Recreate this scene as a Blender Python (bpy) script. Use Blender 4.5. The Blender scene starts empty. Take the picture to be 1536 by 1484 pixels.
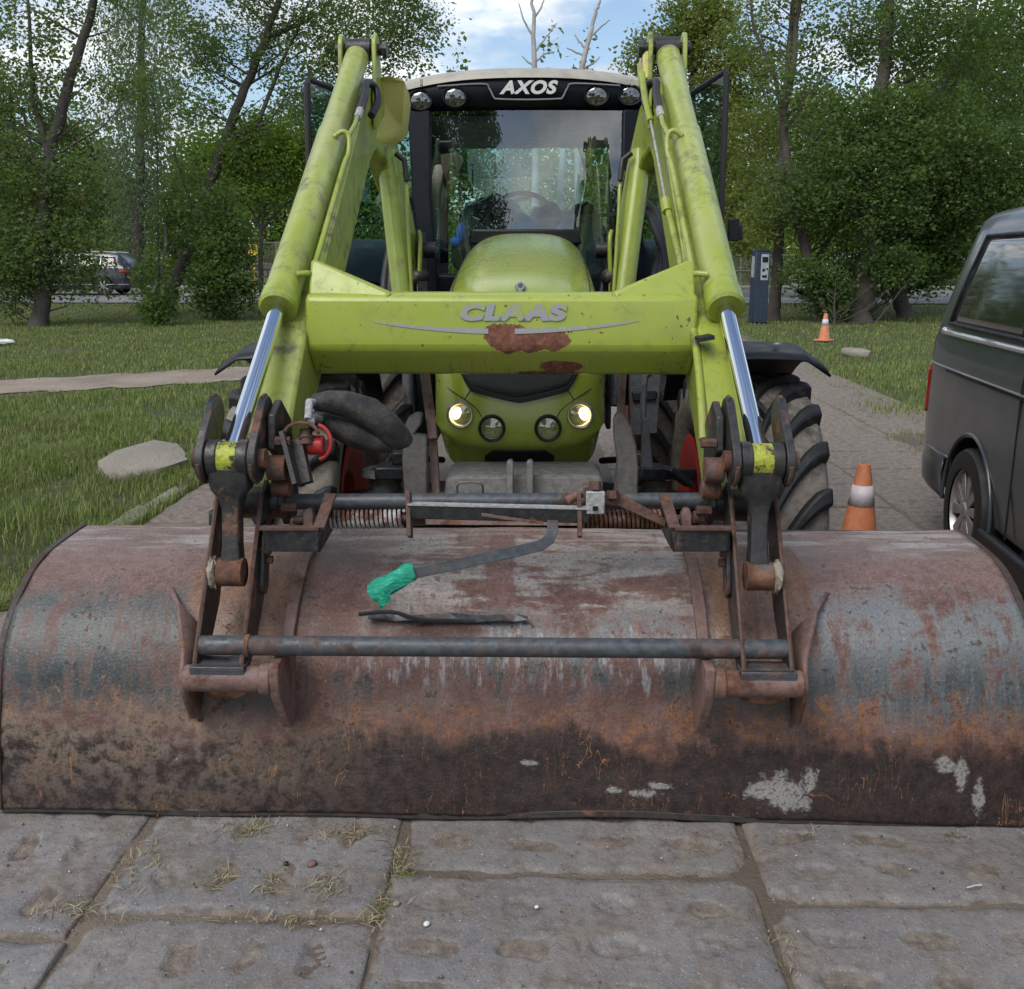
import bpy, bmesh, math, random
import numpy as np
from mathutils import Vector, Matrix

random.seed(7)
RNG = np.random.default_rng(7)
R = math.radians
scene = bpy.context.scene
COL = scene.collection

# ------------------------------------------------------------------ camera
F, CX, CY = 1500.0, 768.0, 742.0
PITCH, YAW = R(13.4), R(1.4)
CAM = Vector((0.06, 0.0, 1.60))
FWD = Vector((-math.sin(YAW)*math.cos(PITCH), math.cos(YAW)*math.cos(PITCH), -math.sin(PITCH)))
RGT = Vector((math.cos(YAW), math.sin(YAW), 0))
UPV = RGT.cross(FWD)
cd = bpy.data.cameras.new('camera')
cd.sensor_width = 36; cd.sensor_fit = 'HORIZONTAL'; cd.lens = 36*F/1536
cd.clip_start = 0.05; cd.clip_end = 2000
cam = bpy.data.objects.new('camera', cd); COL.objects.link(cam)
cam.location = CAM; cam.rotation_euler = (math.pi/2-PITCH, 0, YAW)
scene.camera = cam

# ------------------------------------------------------------------ sky, sun, exposure
SUN_EL, SUN_AZ = R(52), R(215)      # azimuth clockwise from +Y
w = bpy.data.worlds.new('World'); scene.world = w; w.use_nodes = True
nt = w.node_tree; nt.nodes.clear()
def wn(t, **k):
    n = nt.nodes.new(t)
    for a, b in k.items(): setattr(n, a, b)
    return n
out = wn('ShaderNodeOutputWorld'); bg = wn('ShaderNodeBackground')
sky = wn('ShaderNodeTexSky', sky_type='NISHITA', sun_disc=False, sun_elevation=SUN_EL, sun_rotation=SUN_AZ)
sky.air_density = 1.0; sky.dust_density = 1.2; sky.ozone_density = 1.2
geo = wn('ShaderNodeTexCoord'); sep = wn('ShaderNodeSeparateXYZ'); nt.links.new(geo.outputs['Generated'], sep.inputs[0])
addz = wn('ShaderNodeMath', operation='ADD'); nt.links.new(sep.outputs[2], addz.inputs[0]); addz.inputs[1].default_value = .22
mxz = wn('ShaderNodeMath', operation='MAXIMUM'); nt.links.new(addz.outputs[0], mxz.inputs[0]); mxz.inputs[1].default_value = .1
dv = wn('ShaderNodeVectorMath', operation='DIVIDE'); nt.links.new(geo.outputs['Generated'], dv.inputs[0])
cmb = wn('ShaderNodeCombineXYZ')
for i in range(3): nt.links.new(mxz.outputs[0], cmb.inputs[i])
nt.links.new(cmb.outputs[0], dv.inputs[1])
no = wn('ShaderNodeTexNoise'); no.inputs['Scale'].default_value = 1.7; no.inputs['Detail'].default_value = 9; no.inputs['Roughness'].default_value = .58
nt.links.new(dv.outputs[0], no.inputs['Vector'])
rmp = wn('ShaderNodeMapRange', interpolation_type='SMOOTHSTEP'); nt.links.new(no.outputs[0], rmp.inputs[0])
rmp.inputs[1].default_value = .42; rmp.inputs[2].default_value = .60
no2 = wn('ShaderNodeTexNoise'); no2.inputs['Scale'].default_value = 3.1; no2.inputs['Detail'].default_value = 6
nt.links.new(dv.outputs[0], no2.inputs['Vector'])
cr = wn('ShaderNodeValToRGB'); nt.links.new(no2.outputs[0], cr.inputs[0])
cr.color_ramp.elements[0].position = .3; cr.color_ramp.elements[0].color = (3.6, 4.0, 4.5, 1)
cr.color_ramp.elements[1].position = .68; cr.color_ramp.elements[1].color = (8.6, 8.8, 9.0, 1)
mx = wn('ShaderNodeMix', data_type='RGBA')
nt.links.new(rmp.outputs[0], mx.inputs[0]); nt.links.new(sky.outputs[0], mx.inputs[6]); nt.links.new(cr.outputs[0], mx.inputs[7])
nt.links.new(mx.outputs[2], bg.inputs[0]); bg.inputs[1].default_value = .1
nt.links.new(bg.outputs[0], out.inputs[0])
sd = bpy.data.lights.new('sun', 'SUN'); sd.energy = 1.3; sd.angle = R(38); sd.color = (1, .96, .9)
sun = bpy.data.objects.new('sun', sd); COL.objects.link(sun)
sdir = Vector((math.sin(SUN_AZ)*math.cos(SUN_EL), math.cos(SUN_AZ)*math.cos(SUN_EL), math.sin(SUN_EL)))
sun.rotation_euler = sdir.to_track_quat('Z', 'Y').to_euler(); sun.location = (0, 0, 30)
scene.view_settings.view_transform = 'Standard'; scene.view_settings.look = 'None'
scene.view_settings.exposure = 0.72; scene.view_settings.gamma = 1
cy = scene.cycles; cy.max_bounces = 7; cy.diffuse_bounces = 3; cy.glossy_bounces = 3; cy.transmission_bounces = 4; cy.transparent_max_bounces = 10; cy.caustics_reflective = False; cy.caustics_refractive = False; cy.use_denoising = True
scene.render.resolution_x = 1024; scene.render.resolution_y = 989

# ------------------------------------------------------------------ helpers
def V(*a): return Vector(a)
def P(px, py, zc):                                  # photo point at a chosen depth -> world
    return CAM + FWD*zc + RGT*((px-CX)/F*zc) - UPV*((py-CY)/F*zc)
def PY(px, py, Y):                                  # photo point in the plane y = Y
    d = FWD + RGT*((px-CX)/F) - UPV*((py-CY)/F)
    return CAM + d*((Y-CAM.y)/d.y)
def sst(x, a, b):
    t = min(1, max(0, (x-a)/(b-a))); return t*t*(3-2*t)
def gz(y): return .11*(1-sst(y, 2.6, 4.6)) + .25*sst(y, 26, 34)
def gzn(y):
    t = np.clip((y-2.6)/2, 0, 1); a = .11*(1-t*t*(3-2*t))
    t = np.clip((y-26)/8, 0, 1); return a + .25*t*t*(3-2*t)
def PG(px, py):                                     # photo point on the ground
    d = FWD + RGT*((px-CX)/F) - UPV*((py-CY)/F)
    z = 0.0
    for _ in range(6):
        p = CAM + d*((z-CAM.z)/d.z); z = gz(p.y)
    return p

ORG = Vector((0, 0, 0))
class MB:
    def __init__(s): s.v = []; s.f = []; s.uv = None
    def add(s, vs, fs):
        b = len(s.v); s.v += [Vector(p) for p in vs]; s.f += [tuple(i+b for i in f) for f in fs]; return s
    def box(s, c, size, M=None):
        c = Vector(c); h = Vector(size)*.5
        vs = []
        for x in (-1, 1):
            for y in (-1, 1):
                for z in (-1, 1):
                    p = Vector((x*h.x, y*h.y, z*h.z)); vs.append(c + (M @ p if M else p))
        return s.add(vs, [(0,1,3,2),(4,6,7,5),(0,4,5,1),(2,3,7,6),(0,2,6,4),(1,5,7,3)])
    def bar(s, p0, p1, wd, ht, up=(0, 0, 1)):       # rectangular bar: wd sideways, ht along up
        p0, p1 = Vector(p0), Vector(p1); d = (p1-p0); L = d.length; d.normalize()
        sd_ = d.cross(Vector(up)); 
        if sd_.length < 1e-4: sd_ = d.cross(Vector((1, 0, 0)))
        sd_.normalize(); u = sd_.cross(d)
        M = Matrix((sd_, d, u)).transposed()
        return s.box((p0+p1)/2, (wd, L, ht), M)
    def tube(s, pts, r, n=10, cap=True, sq=None):
        pts = [Vector(p) for p in pts]; m = len(pts)
        if 4 <= m <= 12 and not isinstance(r, (list, tuple)):
            q = []
            for i in range(m-1):
                a, b, c, d = pts[max(0, i-1)], pts[i], pts[i+1], pts[min(m-1, i+2)]
                for k in range(4):
                    t = k/4; q.append(.5*((2*b)+(c-a)*t+(2*a-5*b+4*c-d)*t*t+(3*b-a-3*c+d)*t**3))
            pts = q+[pts[-1]]; m = len(pts)
        rs = [r]*m if not isinstance(r, (list, tuple)) else r
        t0 = (pts[1]-pts[0]).normalized(); ref = Vector((0, 0, 1)) if abs(t0.z) < .9 else Vector((1, 0, 0))
        nrm = (ref - t0*ref.dot(t0)).normalized(); b = len(s.v)
        for i, p in enumerate(pts):
            a = pts[max(0, i-1)]; c = pts[min(m-1, i+1)]; t = (c-a).normalized()
            nrm = (nrm - t*nrm.dot(t)).normalized(); bn = t.cross(nrm)
            for k in range(n):
                q = 2*math.pi*k/n
                s.v.append(p + (nrm*math.cos(q)*(sq or 1) + bn*math.sin(q))*rs[i])
        for i in range(m-1):
            for k in range(n):
                s.f.append((b+i*n+k, b+i*n+(k+1) % n, b+(i+1)*n+(k+1) % n, b+(i+1)*n+k))
        if cap:
            s.f.append(tuple(b+k for k in range(n))[::-1]); s.f.append(tuple(b+(m-1)*n+k for k in range(n)))
        return s
    def cyl(s, p0, p1, r, r2=None, n=20): return s.tube([p0, p1], [r, r if r2 is None else r2], n)
    def prism(s, poly, ext):
        ext = Vector(ext); n = len(poly); vs = [Vector(p) for p in poly] + [Vector(p)+ext for p in poly]
        fs = [tuple(range(n))[::-1], tuple(range(n, 2*n))] + [(i, (i+1) % n, n+(i+1) % n, n+i) for i in range(n)]
        return s.add(vs, fs)
    def loft(s, secs, closed=True, cap=True):
        b = len(s.v); n = len(secs[0])
        for q in secs: s.v += [Vector(p) for p in q]
        for i in range(len(secs)-1):
            for k in range(n if closed else n-1):
                s.f.append((b+i*n+k, b+i*n+(k+1) % n, b+(i+1)*n+(k+1) % n, b+(i+1)*n+k))
        if cap and closed:
            s.f.append(tuple(b+k for k in range(n))[::-1]); s.f.append(tuple(b+(len(secs)-1)*n+k for k in range(n)))
        return s
    def lathe(s, prof, c, axis, n=32, closed=False):       # prof: (radius, along)
        c = Vector(c); ax = Vector(axis).normalized()
        ref = Vector((0, 0, 1)) if abs(ax.z) < .9 else Vector((1, 0, 0)); u = (ref-ax*ref.dot(ax)).normalized(); w_ = ax.cross(u)
        secs = []
        for k in range(n):
            q = 2*math.pi*k/n; d = u*math.cos(q)+w_*math.sin(q)
            secs.append([c+d*r+ax*a for r, a in prof])
        b = len(s.v); m = len(prof)
        for q in secs: s.v += q
        for i in range(n):
            j = (i+1) % n
            for k in range(m if closed else m-1):
                l = (k+1) % m
                s.f.append((b+i*m+k, b+i*m+l, b+j*m+l, b+j*m+k))
        return s
    def ball(s, c, rad, n=10, m=14):
        c = Vector(c); rad = Vector(rad) if not isinstance(rad, (int, float)) else Vector((rad,)*3)
        secs = []
        for i in range(n+1):
            th = math.pi*(i/n*.98+.01)
            secs.append([c+Vector((rad.x*math.sin(th)*math.cos(2*math.pi*k/m), rad.y*math.sin(th)*math.sin(2*math.pi*k/m), rad.z*math.cos(th))) for k in range(m)])
        return s.loft(secs)
    def sheet(s, grid):
        n = len(grid[0]); b = len(s.v)
        for r_ in grid: s.v += [Vector(p) for p in r_]
        for i in range(len(grid)-1):
            for k in range(n-1): s.f.append((b+i*n+k, b+i*n+k+1, b+(i+1)*n+k+1, b+(i+1)*n+k))
        return s
    def mesh(s, name, material, smooth=35, fix=True):
        me = bpy.data.meshes.new(name)
        me.from_pydata([tuple(p-ORG) for p in s.v], [], s.f)
        if fix:
            bm = bmesh.new(); bm.from_mesh(me); bmesh.ops.recalc_face_normals(bm, faces=bm.faces); bm.to_mesh(me); bm.free()
        if material: me.materials.append(material)
        if smooth:
            me.polygons.foreach_set('use_smooth', [True]*len(me.polygons))
            me.set_sharp_from_angle(angle=R(smooth))
        me.update(); return me
    def build(s, name, material, parent=None, smooth=35, bevel=0, solid=0, fix=True, label=None):
        o = bpy.data.objects.new(name, s.mesh(name, material, smooth, fix)); COL.objects.link(o)
        if parent: o.parent = parent
        if solid:
            m = o.modifiers.new('thickness', 'SOLIDIFY'); m.thickness = solid; m.offset = 0
        if bevel:
            m = o.modifiers.new('bevel', 'BEVEL'); m.width = bevel; m.segments = 2; m.limit_method = 'ANGLE'; m.angle_limit = R(35)
        if label: o['label'] = label
        return o
def tag(o, label, cat=None, group=None, kind=None):
    o['label'] = label
    if cat: o['category'] = cat
    if group: o['group'] = group
    if kind: o['kind'] = kind
    return o
def struct(o): o['kind'] = 'structure'; return o
def root(name, loc, label, cat, group=None):
    e = bpy.data.objects.new(name, None); COL.objects.link(e); e.location = loc; e.empty_display_size = .2
    return tag(e, label, cat, group)
def np_mesh(name, verts, faces, material, attr=None, smooth=False):
    me = bpy.data.meshes.new(name); nv, nf = len(verts), len(faces); k = faces.shape[1]
    me.vertices.add(nv); me.vertices.foreach_set('co', np.asarray(verts, np.float32).ravel())
    me.loops.add(nf*k); me.loops.foreach_set('vertex_index', faces.astype(np.int32).ravel())
    me.polygons.add(nf); me.polygons.foreach_set('loop_start', np.arange(0, nf*k, k, dtype=np.int32))
    me.polygons.foreach_set('loop_total', np.full(nf, k, np.int32))
    if smooth: me.polygons.foreach_set('use_smooth', np.ones(nf, bool))
    for an, vals in (attr or {}).items():
        a = me.attributes.new(an, 'FLOAT', 'POINT'); a.data.foreach_set('value', np.asarray(vals, np.float32))
    me.materials.append(material); me.update(calc_edges=True); me.validate(); return me
def link(name, me, parent=None):
    o = bpy.data.objects.new(name, me); COL.objects.link(o)
    if parent: o.parent = parent
    return o
def bool_cut(o, cutters):
    for mb, material in cutters:
        c = mb.build('cutter', material); m = o.modifiers.new('cut', 'BOOLEAN'); m.operation = 'DIFFERENCE'; m.object = c; m.solver = 'EXACT'
        try: m.material_mode = 'TRANSFER'
        except Exception: pass
        bpy.context.view_layer.update()
        dg = bpy.context.evaluated_depsgraph_get(); me = bpy.data.meshes.new_from_object(o.evaluated_get(dg), depsgraph=dg)
        o.modifiers.remove(m); o.data = me; bpy.data.objects.remove(c)
    o.data.set_sharp_from_angle(angle=R(35))
def text_mesh(name, body, size, material, parent, M, shear=0, depth=.002, offset=0, sx=1.0, space=1.0):
    c = bpy.data.curves.new(name, 'FONT'); c.body = body; c.size = size; c.shear = shear; c.extrude = depth; c.align_x = 'CENTER'; c.offset = offset; c.space_character = space
    t = bpy.data.objects.new('tmp', c); COL.objects.link(t); bpy.context.view_layer.update()
    me = bpy.data.meshes.new_from_object(t.evaluated_get(bpy.context.evaluated_depsgraph_get())); bpy.data.objects.remove(t)
    me.transform(M @ Matrix.Diagonal((sx, 1, 1, 1))); me.transform(Matrix.Translation(-ORG)); me.materials.clear(); me.materials.append(material); me.name = name
    return link(name, me, parent)

# ------------------------------------------------------------------ materials
class MT:
    def __init__(s, name):
        s.m = bpy.data.materials.new(name); s.m.use_nodes = True; s.t = s.m.node_tree; s.t.nodes.clear()
        s.o = s.t.nodes.new('ShaderNodeOutputMaterial'); s.b = s.t.nodes.new('ShaderNodeBsdfPrincipled'); s.link(s.b.outputs[0], s.o.inputs[0]); s._tc = None
    def link(s, a, b): s.t.links.new(a, b)
    def put(s, sock, x):
        if x is None: return
        if hasattr(x, 'is_output'): s.link(x, sock)
        elif isinstance(x, (tuple, list)): sock.default_value = (*x, 1) if len(x) == 3 and sock.type == 'RGBA' else x
        else: sock.default_value = x
    def n(s, t, **k):
        q = s.t.nodes.new(t)
        for a, b in k.items(): setattr(q, a, b)
        return q
    def tc(s, k='Object'):
        if not s._tc: s._tc = s.n('ShaderNodeTexCoord')
        return s._tc.outputs[k]
    def vmul(s, v, f):
        q = s.n('ShaderNodeVectorMath', operation='MULTIPLY'); s.put(q.inputs[0], v); q.inputs[1].default_value = f; return q.outputs[0]
    def vadd(s, v, f):
        q = s.n('ShaderNodeVectorMath', operation='ADD'); s.put(q.inputs[0], v); s.put(q.inputs[1], f); return q.outputs[0]
    def noise(s, v=None, sc=5, det=4, ro=.55, dist=0, col=False):
        q = s.n('ShaderNodeTexNoise'); s.put(q.inputs['Vector'], v if v is not None else s.tc()); q.inputs['Scale'].default_value = sc
        q.inputs['Detail'].default_value = det; q.inputs['Roughness'].default_value = ro; q.inputs['Distortion'].default_value = dist; return q.outputs[1 if col else 0]
    def voro(s, v, sc, feat='F1'):
        q = s.n('ShaderNodeTexVoronoi', feature=feat); s.put(q.inputs['Vector'], v); q.inputs['Scale'].default_value = sc; return q.outputs['Distance']
    def mth(s, op, a, b=0.0, clamp=False):
        q = s.n('ShaderNodeMath', operation=op, use_clamp=clamp); s.put(q.inputs[0], a); s.put(q.inputs[1], b); return q.outputs[0]
    def sm(s, x, a, b, lo=0, hi=1):
        q = s.n('ShaderNodeMapRange', interpolation_type='SMOOTHSTEP'); s.put(q.inputs[0], x)
        for i, k in enumerate((a, b, lo, hi)): q.inputs[i+1].default_value = k
        return q.outputs[0]
    def ramp(s, f, stops):
        q = s.n('ShaderNodeValToRGB'); s.put(q.inputs[0], f); e = q.color_ramp.elements
        while len(e) < len(stops): e.new(.5)
        for k, (p_, c_) in zip(e, stops): k.position = p_; k.color = (*c_, 1)
        return q.outputs[0]
    def mix(s, f, a, b, blend='MIX'):
        q = s.n('ShaderNodeMix', data_type='RGBA', blend_type=blend); s.put(q.inputs[0], f); s.put(q.inputs[6], a); s.put(q.inputs[7], b); return q.outputs[2]
    def fmix(s, f, a, b):
        q = s.n('ShaderNodeMix', data_type='FLOAT'); s.put(q.inputs[0], f); s.put(q.inputs[2], a); s.put(q.inputs[3], b); return q.outputs[0]
    def sep(s, v):
        q = s.n('ShaderNodeSeparateXYZ'); s.put(q.inputs[0], v); return q.outputs
    def comb(s, x, y, z):
        q = s.n('ShaderNodeCombineXYZ'); s.put(q.inputs[0], x); s.put(q.inputs[1], y); s.put(q.inputs[2], z); return q.outputs[0]
    def attr(s, n_):
        q = s.n('ShaderNodeAttribute', attribute_name=n_); return q.outputs['Fac']
    def bump(s, h, st=.3, d=.01):
        q = s.n('ShaderNodeBump'); s.put(q.inputs['Height'], h); q.inputs['Strength'].default_value = st; q.inputs['Distance'].default_value = d; s.link(q.outputs[0], s.b.inputs['Normal'])
    def fin(s, col=None, ro=None, metal=None, **k):
        s.put(s.b.inputs['Base Color'], col); s.put(s.b.inputs['Roughness'], ro); s.put(s.b.inputs['Metallic'], metal)
        for a, b in k.items(): s.put(s.b.inputs[a.replace('_', ' ')], b)
        return s.m

RUST = [(.25, (.035, .017, .012)), (.45, (.10, .042, .024)), (.6, (.19, .085, .045)), (.75, (.26, .15, .10))]
def m_paint(name, col, ro=.35, chips=.70, grime=.5, var=.15, coat=.25, csc=26, fade=None, bst=.2):
    m = MT(name); v = m.tc()
    n1 = m.noise(v, 2.2, 6); n2 = m.noise(v, 13, 6, .65)
    c = m.mix(m.sm(n1, .3, .7), [x*(1-var) for x in col], [min(1, x*(1+var)) for x in col])
    if fade: c = m.mix(m.sm(m.noise(v, 3.5, 5), .42, .66, 0, .7), c, fade)
    c = m.mix(m.sm(m.mth('MULTIPLY', n1, n2), .27, .42, 0, grime), c, (.06, .052, .04))
    st = m.noise(m.vmul(v, (16, 16, 2.0)), 2.0, 5)
    c = m.mix(m.sm(st, .55, .75, 0, grime*.45), c, (.075, .06, .04))
    gr = m.mth('MULTIPLY', m.sm(m.noise(v, 5.5, 8, .72), .50, .66), m.sm(m.noise(v, 48, 4, .7), .35, .6)); c = m.mix(m.mth('MULTIPLY', gr, grime*.75), c, (.10, .085, .055))
    ch = m.mth('MAXIMUM', m.sm(m.noise(v, csc, 3, .6), chips, chips+.015), m.sm(m.noise(v, csc*2.6, 2, .5), chips+.005, chips+.02))
    c = m.mix(ch, c, m.ramp(m.noise(v, 60, 3), RUST))
    m.bump(m.mth('SUBTRACT', m.mth('MULTIPLY', n2, .3), ch), bst, .003)
    return m.fin(c, m.fmix(ch, m.sm(n2, .3, .75, ro*.85, ro*1.5), .8), Coat_Weight=coat, Coat_Roughness=.15)
def m_steel(name, col, rust=.5, ro=.55, sc=7, tone=RUST, rr=.8):
    m = MT(name); v = m.tc(); n1 = m.noise(v, sc, 7, .65); n2 = m.noise(v, sc*6, 4, .6)
    msk = m.sm(m.mth('ADD', m.mth('MULTIPLY', n1, .75), m.mth('MULTIPLY', n2, .25)), rust-.05, rust+.05)
    base = m.mix(m.sm(n2, .3, .7), [x*.75 for x in col], [x*1.3 for x in col])
    c = m.mix(msk, base, m.ramp(m.noise(v, sc*2.3, 6, .7), tone))
    c = m.mix(m.sm(m.noise(v, sc*1.6, 6, .7), .62, .72, 0, .5), c, (.22, .18, .15))
    m.bump(m.mth('ADD', m.mth('MULTIPLY', msk, .4), n2), .35, .004)
    return m.fin(c, m.fmix(msk, m.sm(n2, .3, .7, ro*.8, ro*1.25), rr))
def m_plain(name, col, ro=.5, metal=0.0, var=.2, sc=12, bump=.1, bsc=90, **k):
    m = MT(name); n1 = m.noise(None, sc, 5, .6)
    c = m.mix(m.sm(n1, .3, .7), [x*(1-var) for x in col], [x*(1+var) for x in col])
    if bump: m.bump(m.noise(None, bsc, 3), bump, .003)
    return m.fin(c, m.sm(n1, .3, .7, ro*.85, min(1, ro*1.2)), metal, **k)
def m_emit(name, col, st):
    m = MT(name); return m.fin((.8, .75, .6), .2, 0, Emission_Color=col, Emission_Strength=st)
def m_glass(name, tint, base=.03, k=1.6, ro=0.0, dirt=.06):
    m = MT(name); t = m.n('ShaderNodeBsdfTransparent'); t.inputs[0].default_value = (*tint, 1)
    g = m.n('ShaderNodeBsdfGlossy'); g.inputs['Roughness'].default_value = ro; g.inputs[0].default_value = (1, 1, 1, 1)
    d = m.n('ShaderNodeBsdfDiffuse'); d.inputs[0].default_value = (.3, .32, .32, 1)
    gm_ = m.n('ShaderNodeNewGeometry'); dt = m.n('ShaderNodeVectorMath', operation='DOT_PRODUCT'); m.link(gm_.outputs['Normal'], dt.inputs[0]); m.link(gm_.outputs['Incoming'], dt.inputs[1])
    sch = m.mth('ADD', .04, m.mth('MULTIPLY', .96, m.mth('POWER', m.mth('SUBTRACT', 1.0, m.mth('ABSOLUTE', dt.outputs['Value']), True), 5.0)))
    a = m.n('ShaderNodeMixShader'); m.link(m.mth('ADD', m.mth('MULTIPLY', sch, k), base, True), a.inputs[0]); m.link(t.outputs[0], a.inputs[1]); m.link(g.outputs[0], a.inputs[2])
    b = m.n('ShaderNodeMixShader'); m.link(m.sm(m.noise(None, 5, 6, .65), .5, .8, dirt*.3, dirt*2), b.inputs[0]); m.link(a.outputs[0], b.inputs[1]); m.link(d.outputs[0], b.inputs[2])
    m.link(b.outputs[0], m.o.inputs[0]); m.t.nodes.remove(m.b); return m.m

GRN = (.275, .345, .04)
MATS = {}
MATS['green'] = m_paint('green_paint', GRN, .34, .735, .35, .12, .3, 30)
MATS['hood'] = m_paint('hood_paint', (.275, .34, .038), .25, .79, .12, .07, .5, 34, None, .05)
MATS['cover'] = m_paint('faded_cover', (.62, .55, .22), .5, .78, .3, .12, 0)
MATS['black'] = m_steel('black_steel', (.020, .021, .023), .60, .42, 9)
MATS['hitch'] = m_steel('worn_black_hitch', (.026, .025, .025), .585, .42, 8)
MATS['rust'] = m_steel('rusty_steel', (.11, .09, .085), .44, .6, 9)
MATS['rustedge'] = m_steel('rusty_brown', (.10, .058, .045), .5, .7, 16, [(.3, (.03, .018, .015)), (.48, (.085, .042, .03)), (.65, (.16, .08, .05)), (.8, (.22, .14, .11))])
MATS['mauve'] = m_steel('mauve_rust', (.17, .105, .09), .55, .6, 9)
MATS['pipe'] = m_steel('dark_pipe', (.06, .068, .076), .555, .4, 7, [(.3, (.03, .022, .02)), (.5, (.09, .055, .045)), (.7, (.17, .12, .10))])
MATS['greysteel'] = m_steel('grey_weathered_steel', (.17, .165, .155), .60, .6, 8, [(.3, (.05, .045, .04)), (.6, (.12, .09, .07)), (.8, (.25, .2, .16))])
MATS['guard'] = m_steel('dark_weathered_guard', (.085, .08, .074), .58, .55, 8, [(.3, (.04, .034, .03)), (.55, (.12, .08, .06)), (.8, (.27, .24, .2))])
MATS['driedmud'] = m_plain('dried_mud', (.30, .26, .20), .95, bump=.6, bsc=60)
MATS['galv'] = m_steel('galvanised_steel', (.33, .33, .33), .62, .42, 12)
MATS['chrome'] = MT('chrome_rod').fin((.82, .84, .86), .09, 1.0)
MATS['plastic'] = m_plain('black_plastic', (.010, .011, .014), .42, bump=.15, Specular_IOR_Level=.3)
MATS['cabframe'] = m_plain('cab_frame_black', (.005, .008, .013), .45, bump=.05, Specular_IOR_Level=.2)
MATS['roofgrey'] = m_plain('roof_grey', (.36, .34, .29), .45, var=.12)
MATS['letters'] = m_plain('silver_letters', (.62, .63, .62), .4, var=.05, bump=0)
MATS['silvertrim'] = m_plain('silver_trim', (.25, .26, .27), .35, .4, var=.05, bump=0)
MATS['hose'] = m_plain('hydraulic_hose', (.016, .016, .018), .5)
MATS['rubberdark'] = m_plain('dark_rubber', (.012, .012, .012), .6)
MATS['redpaint'] = m_paint('red_paint', (.42, .025, .02), .4, .72, .3, .15, .1)
MATS['rimred'] = m_plain('red_rim', (.42, .02, .018), .45)
MATS['glass'] = m_glass('windscreen_glass', (.66, .84, .82), .04, 2.6, 0.0, .008)
MATS['doorglass'] = m_glass('door_glass', (.36, .56, .52), .03, 1.3)
MATS['cartglass'] = m_glass('dark_car_glass', (.10, .12, .13), .03, 1.4, .05, .16)
MATS['lens'] = m_glass('lamp_lens', (.9, .92, .92), .12, 1.6, .05, .05)
MATS['reflector'] = MT('lamp_reflector').fin((.75, .75, .73), .22, 1.0)
MATS['lit'] = m_emit('lit_headlamp', (1, .60, .24), 1.3)
MATS['litcore'] = m_emit('lit_headlamp_core', (1, .82, .48), 2.6)
MATS['amber'] = m_plain('amber_lens', (.17, .075, .05), .15, bump=0)
MATS['white'] = m_plain('white_paint', (.7, .7, .68), .5)
# ------------------------------------------------------------------ the setting: ground, path, road, pavement
def smooth_noise(x, y, seed, f0=1.0, oct_=4):
    r = np.random.default_rng(seed); o = np.zeros_like(x); a = 1.0
    for k in range(oct_):
        for _ in range(4):
            th = r.uniform(0, 6.28); ph = r.uniform(0, 6.28); fr = f0*2**k*r.uniform(.8, 1.3)
            o += a*np.sin((x*np.cos(th)+y*np.sin(th))*fr*6.28+ph)*.25
        a *= .55
    return o
def m_ground():
    m = MT('soil_and_turf'); v = m.tc(); n1 = m.noise(v, .7, 6); n2 = m.noise(v, 9, 6, .7); n3 = m.noise(v, 60, 4, .7)
    c = m.mix(m.sm(n2, .35, .7), (.045, .06, .016), (.085, .10, .03))
    c = m.mix(m.sm(m.mth('ADD', n1, m.mth('MULTIPLY', n2, .5)), .78, .95, 0, .7), c, (.13, .105, .06))
    c = m.mix(m.sm(n3, .5, .8, 0, .4), c, (.03, .035, .012)); m.bump(m.mth('ADD', n2, n3), .8, .03); return m.fin(c, .9)
def m_dirt(name, a, b, d=(.06, .05, .04)):
    m = MT(name); v = m.tc(); n1 = m.noise(v, 1.3, 6); n2 = m.noise(v, 18, 7, .7); n3 = m.noise(v, 120, 3, .6)
    c = m.mix(m.sm(n1, .3, .7), a, b); c = m.mix(m.sm(n2, .52, .7, 0, .6), c, d); c = m.mix(m.sm(n3, .66, .74, 0, .6), c, [x*1.7 for x in b])
    m.bump(m.mth('ADD', n2, m.mth('MULTIPLY', n3, .5)), .7, .02); return m.fin(c, .92)
MATS['ground'] = m_ground()
MATS['dirt'] = m_dirt('trodden_earth', (.22, .175, .135), (.32, .26, .205))
MATS['jointdirt'] = m_dirt('joint_dirt', (.11, .088, .066), (.19, .155, .118))
MATS['asphalt'] = m_dirt('asphalt', (.14, .14, .14), (.2, .2, .2), (.1, .1, .1))
MATS['walk'] = m_dirt('footway', (.2, .19, .17), (.26, .24, .22))
MATS['stone'] = m_dirt('weathered_concrete', (.22, .2, .165), (.33, .30, .25), (.13, .12, .08))

def strip(name, left, right, mat, n=40, lift=0.0, nx=6):
    mb = MB(); g = []
    for i in range(n+1):
        t = i/n*(len(left)-1); k = min(int(t), len(left)-2); f = t-k
        a = Vector(left[k]).lerp(Vector(left[k+1]), f); b = Vector(right[k]).lerp(Vector(right[k+1]), f)
        wv = .10*math.sin(i*1.3)+.07*math.sin(i*2.9) if name == 'path' else 0; g.append([(q.x, q.y+wv*(1 if j in (0, nx) else 0), gz(q.y)+lift) for j, q in ((j, a.lerp(b, j/nx)) for j in range(nx+1))])
    return mb.sheet(g).build(name, mat, None, 60)
ys = np.concatenate([np.linspace(-40, 0, 9), np.linspace(1, 6, 26), np.linspace(7, 24, 12), np.linspace(25, 36, 12), np.array([45, 70, 120, 250, 500])])
xs = np.concatenate([np.array([-500, -200, -80, -40]), np.linspace(-20, 20, 11), np.array([40, 80, 200, 500])])
gm = MB().sheet([[(x, y, gz(y)-.03) for x in xs] for y in ys])
struct(gm.build('ground', MATS['ground'], None, 60))['label'] = 'soil and turf underneath the lawn'
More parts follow.
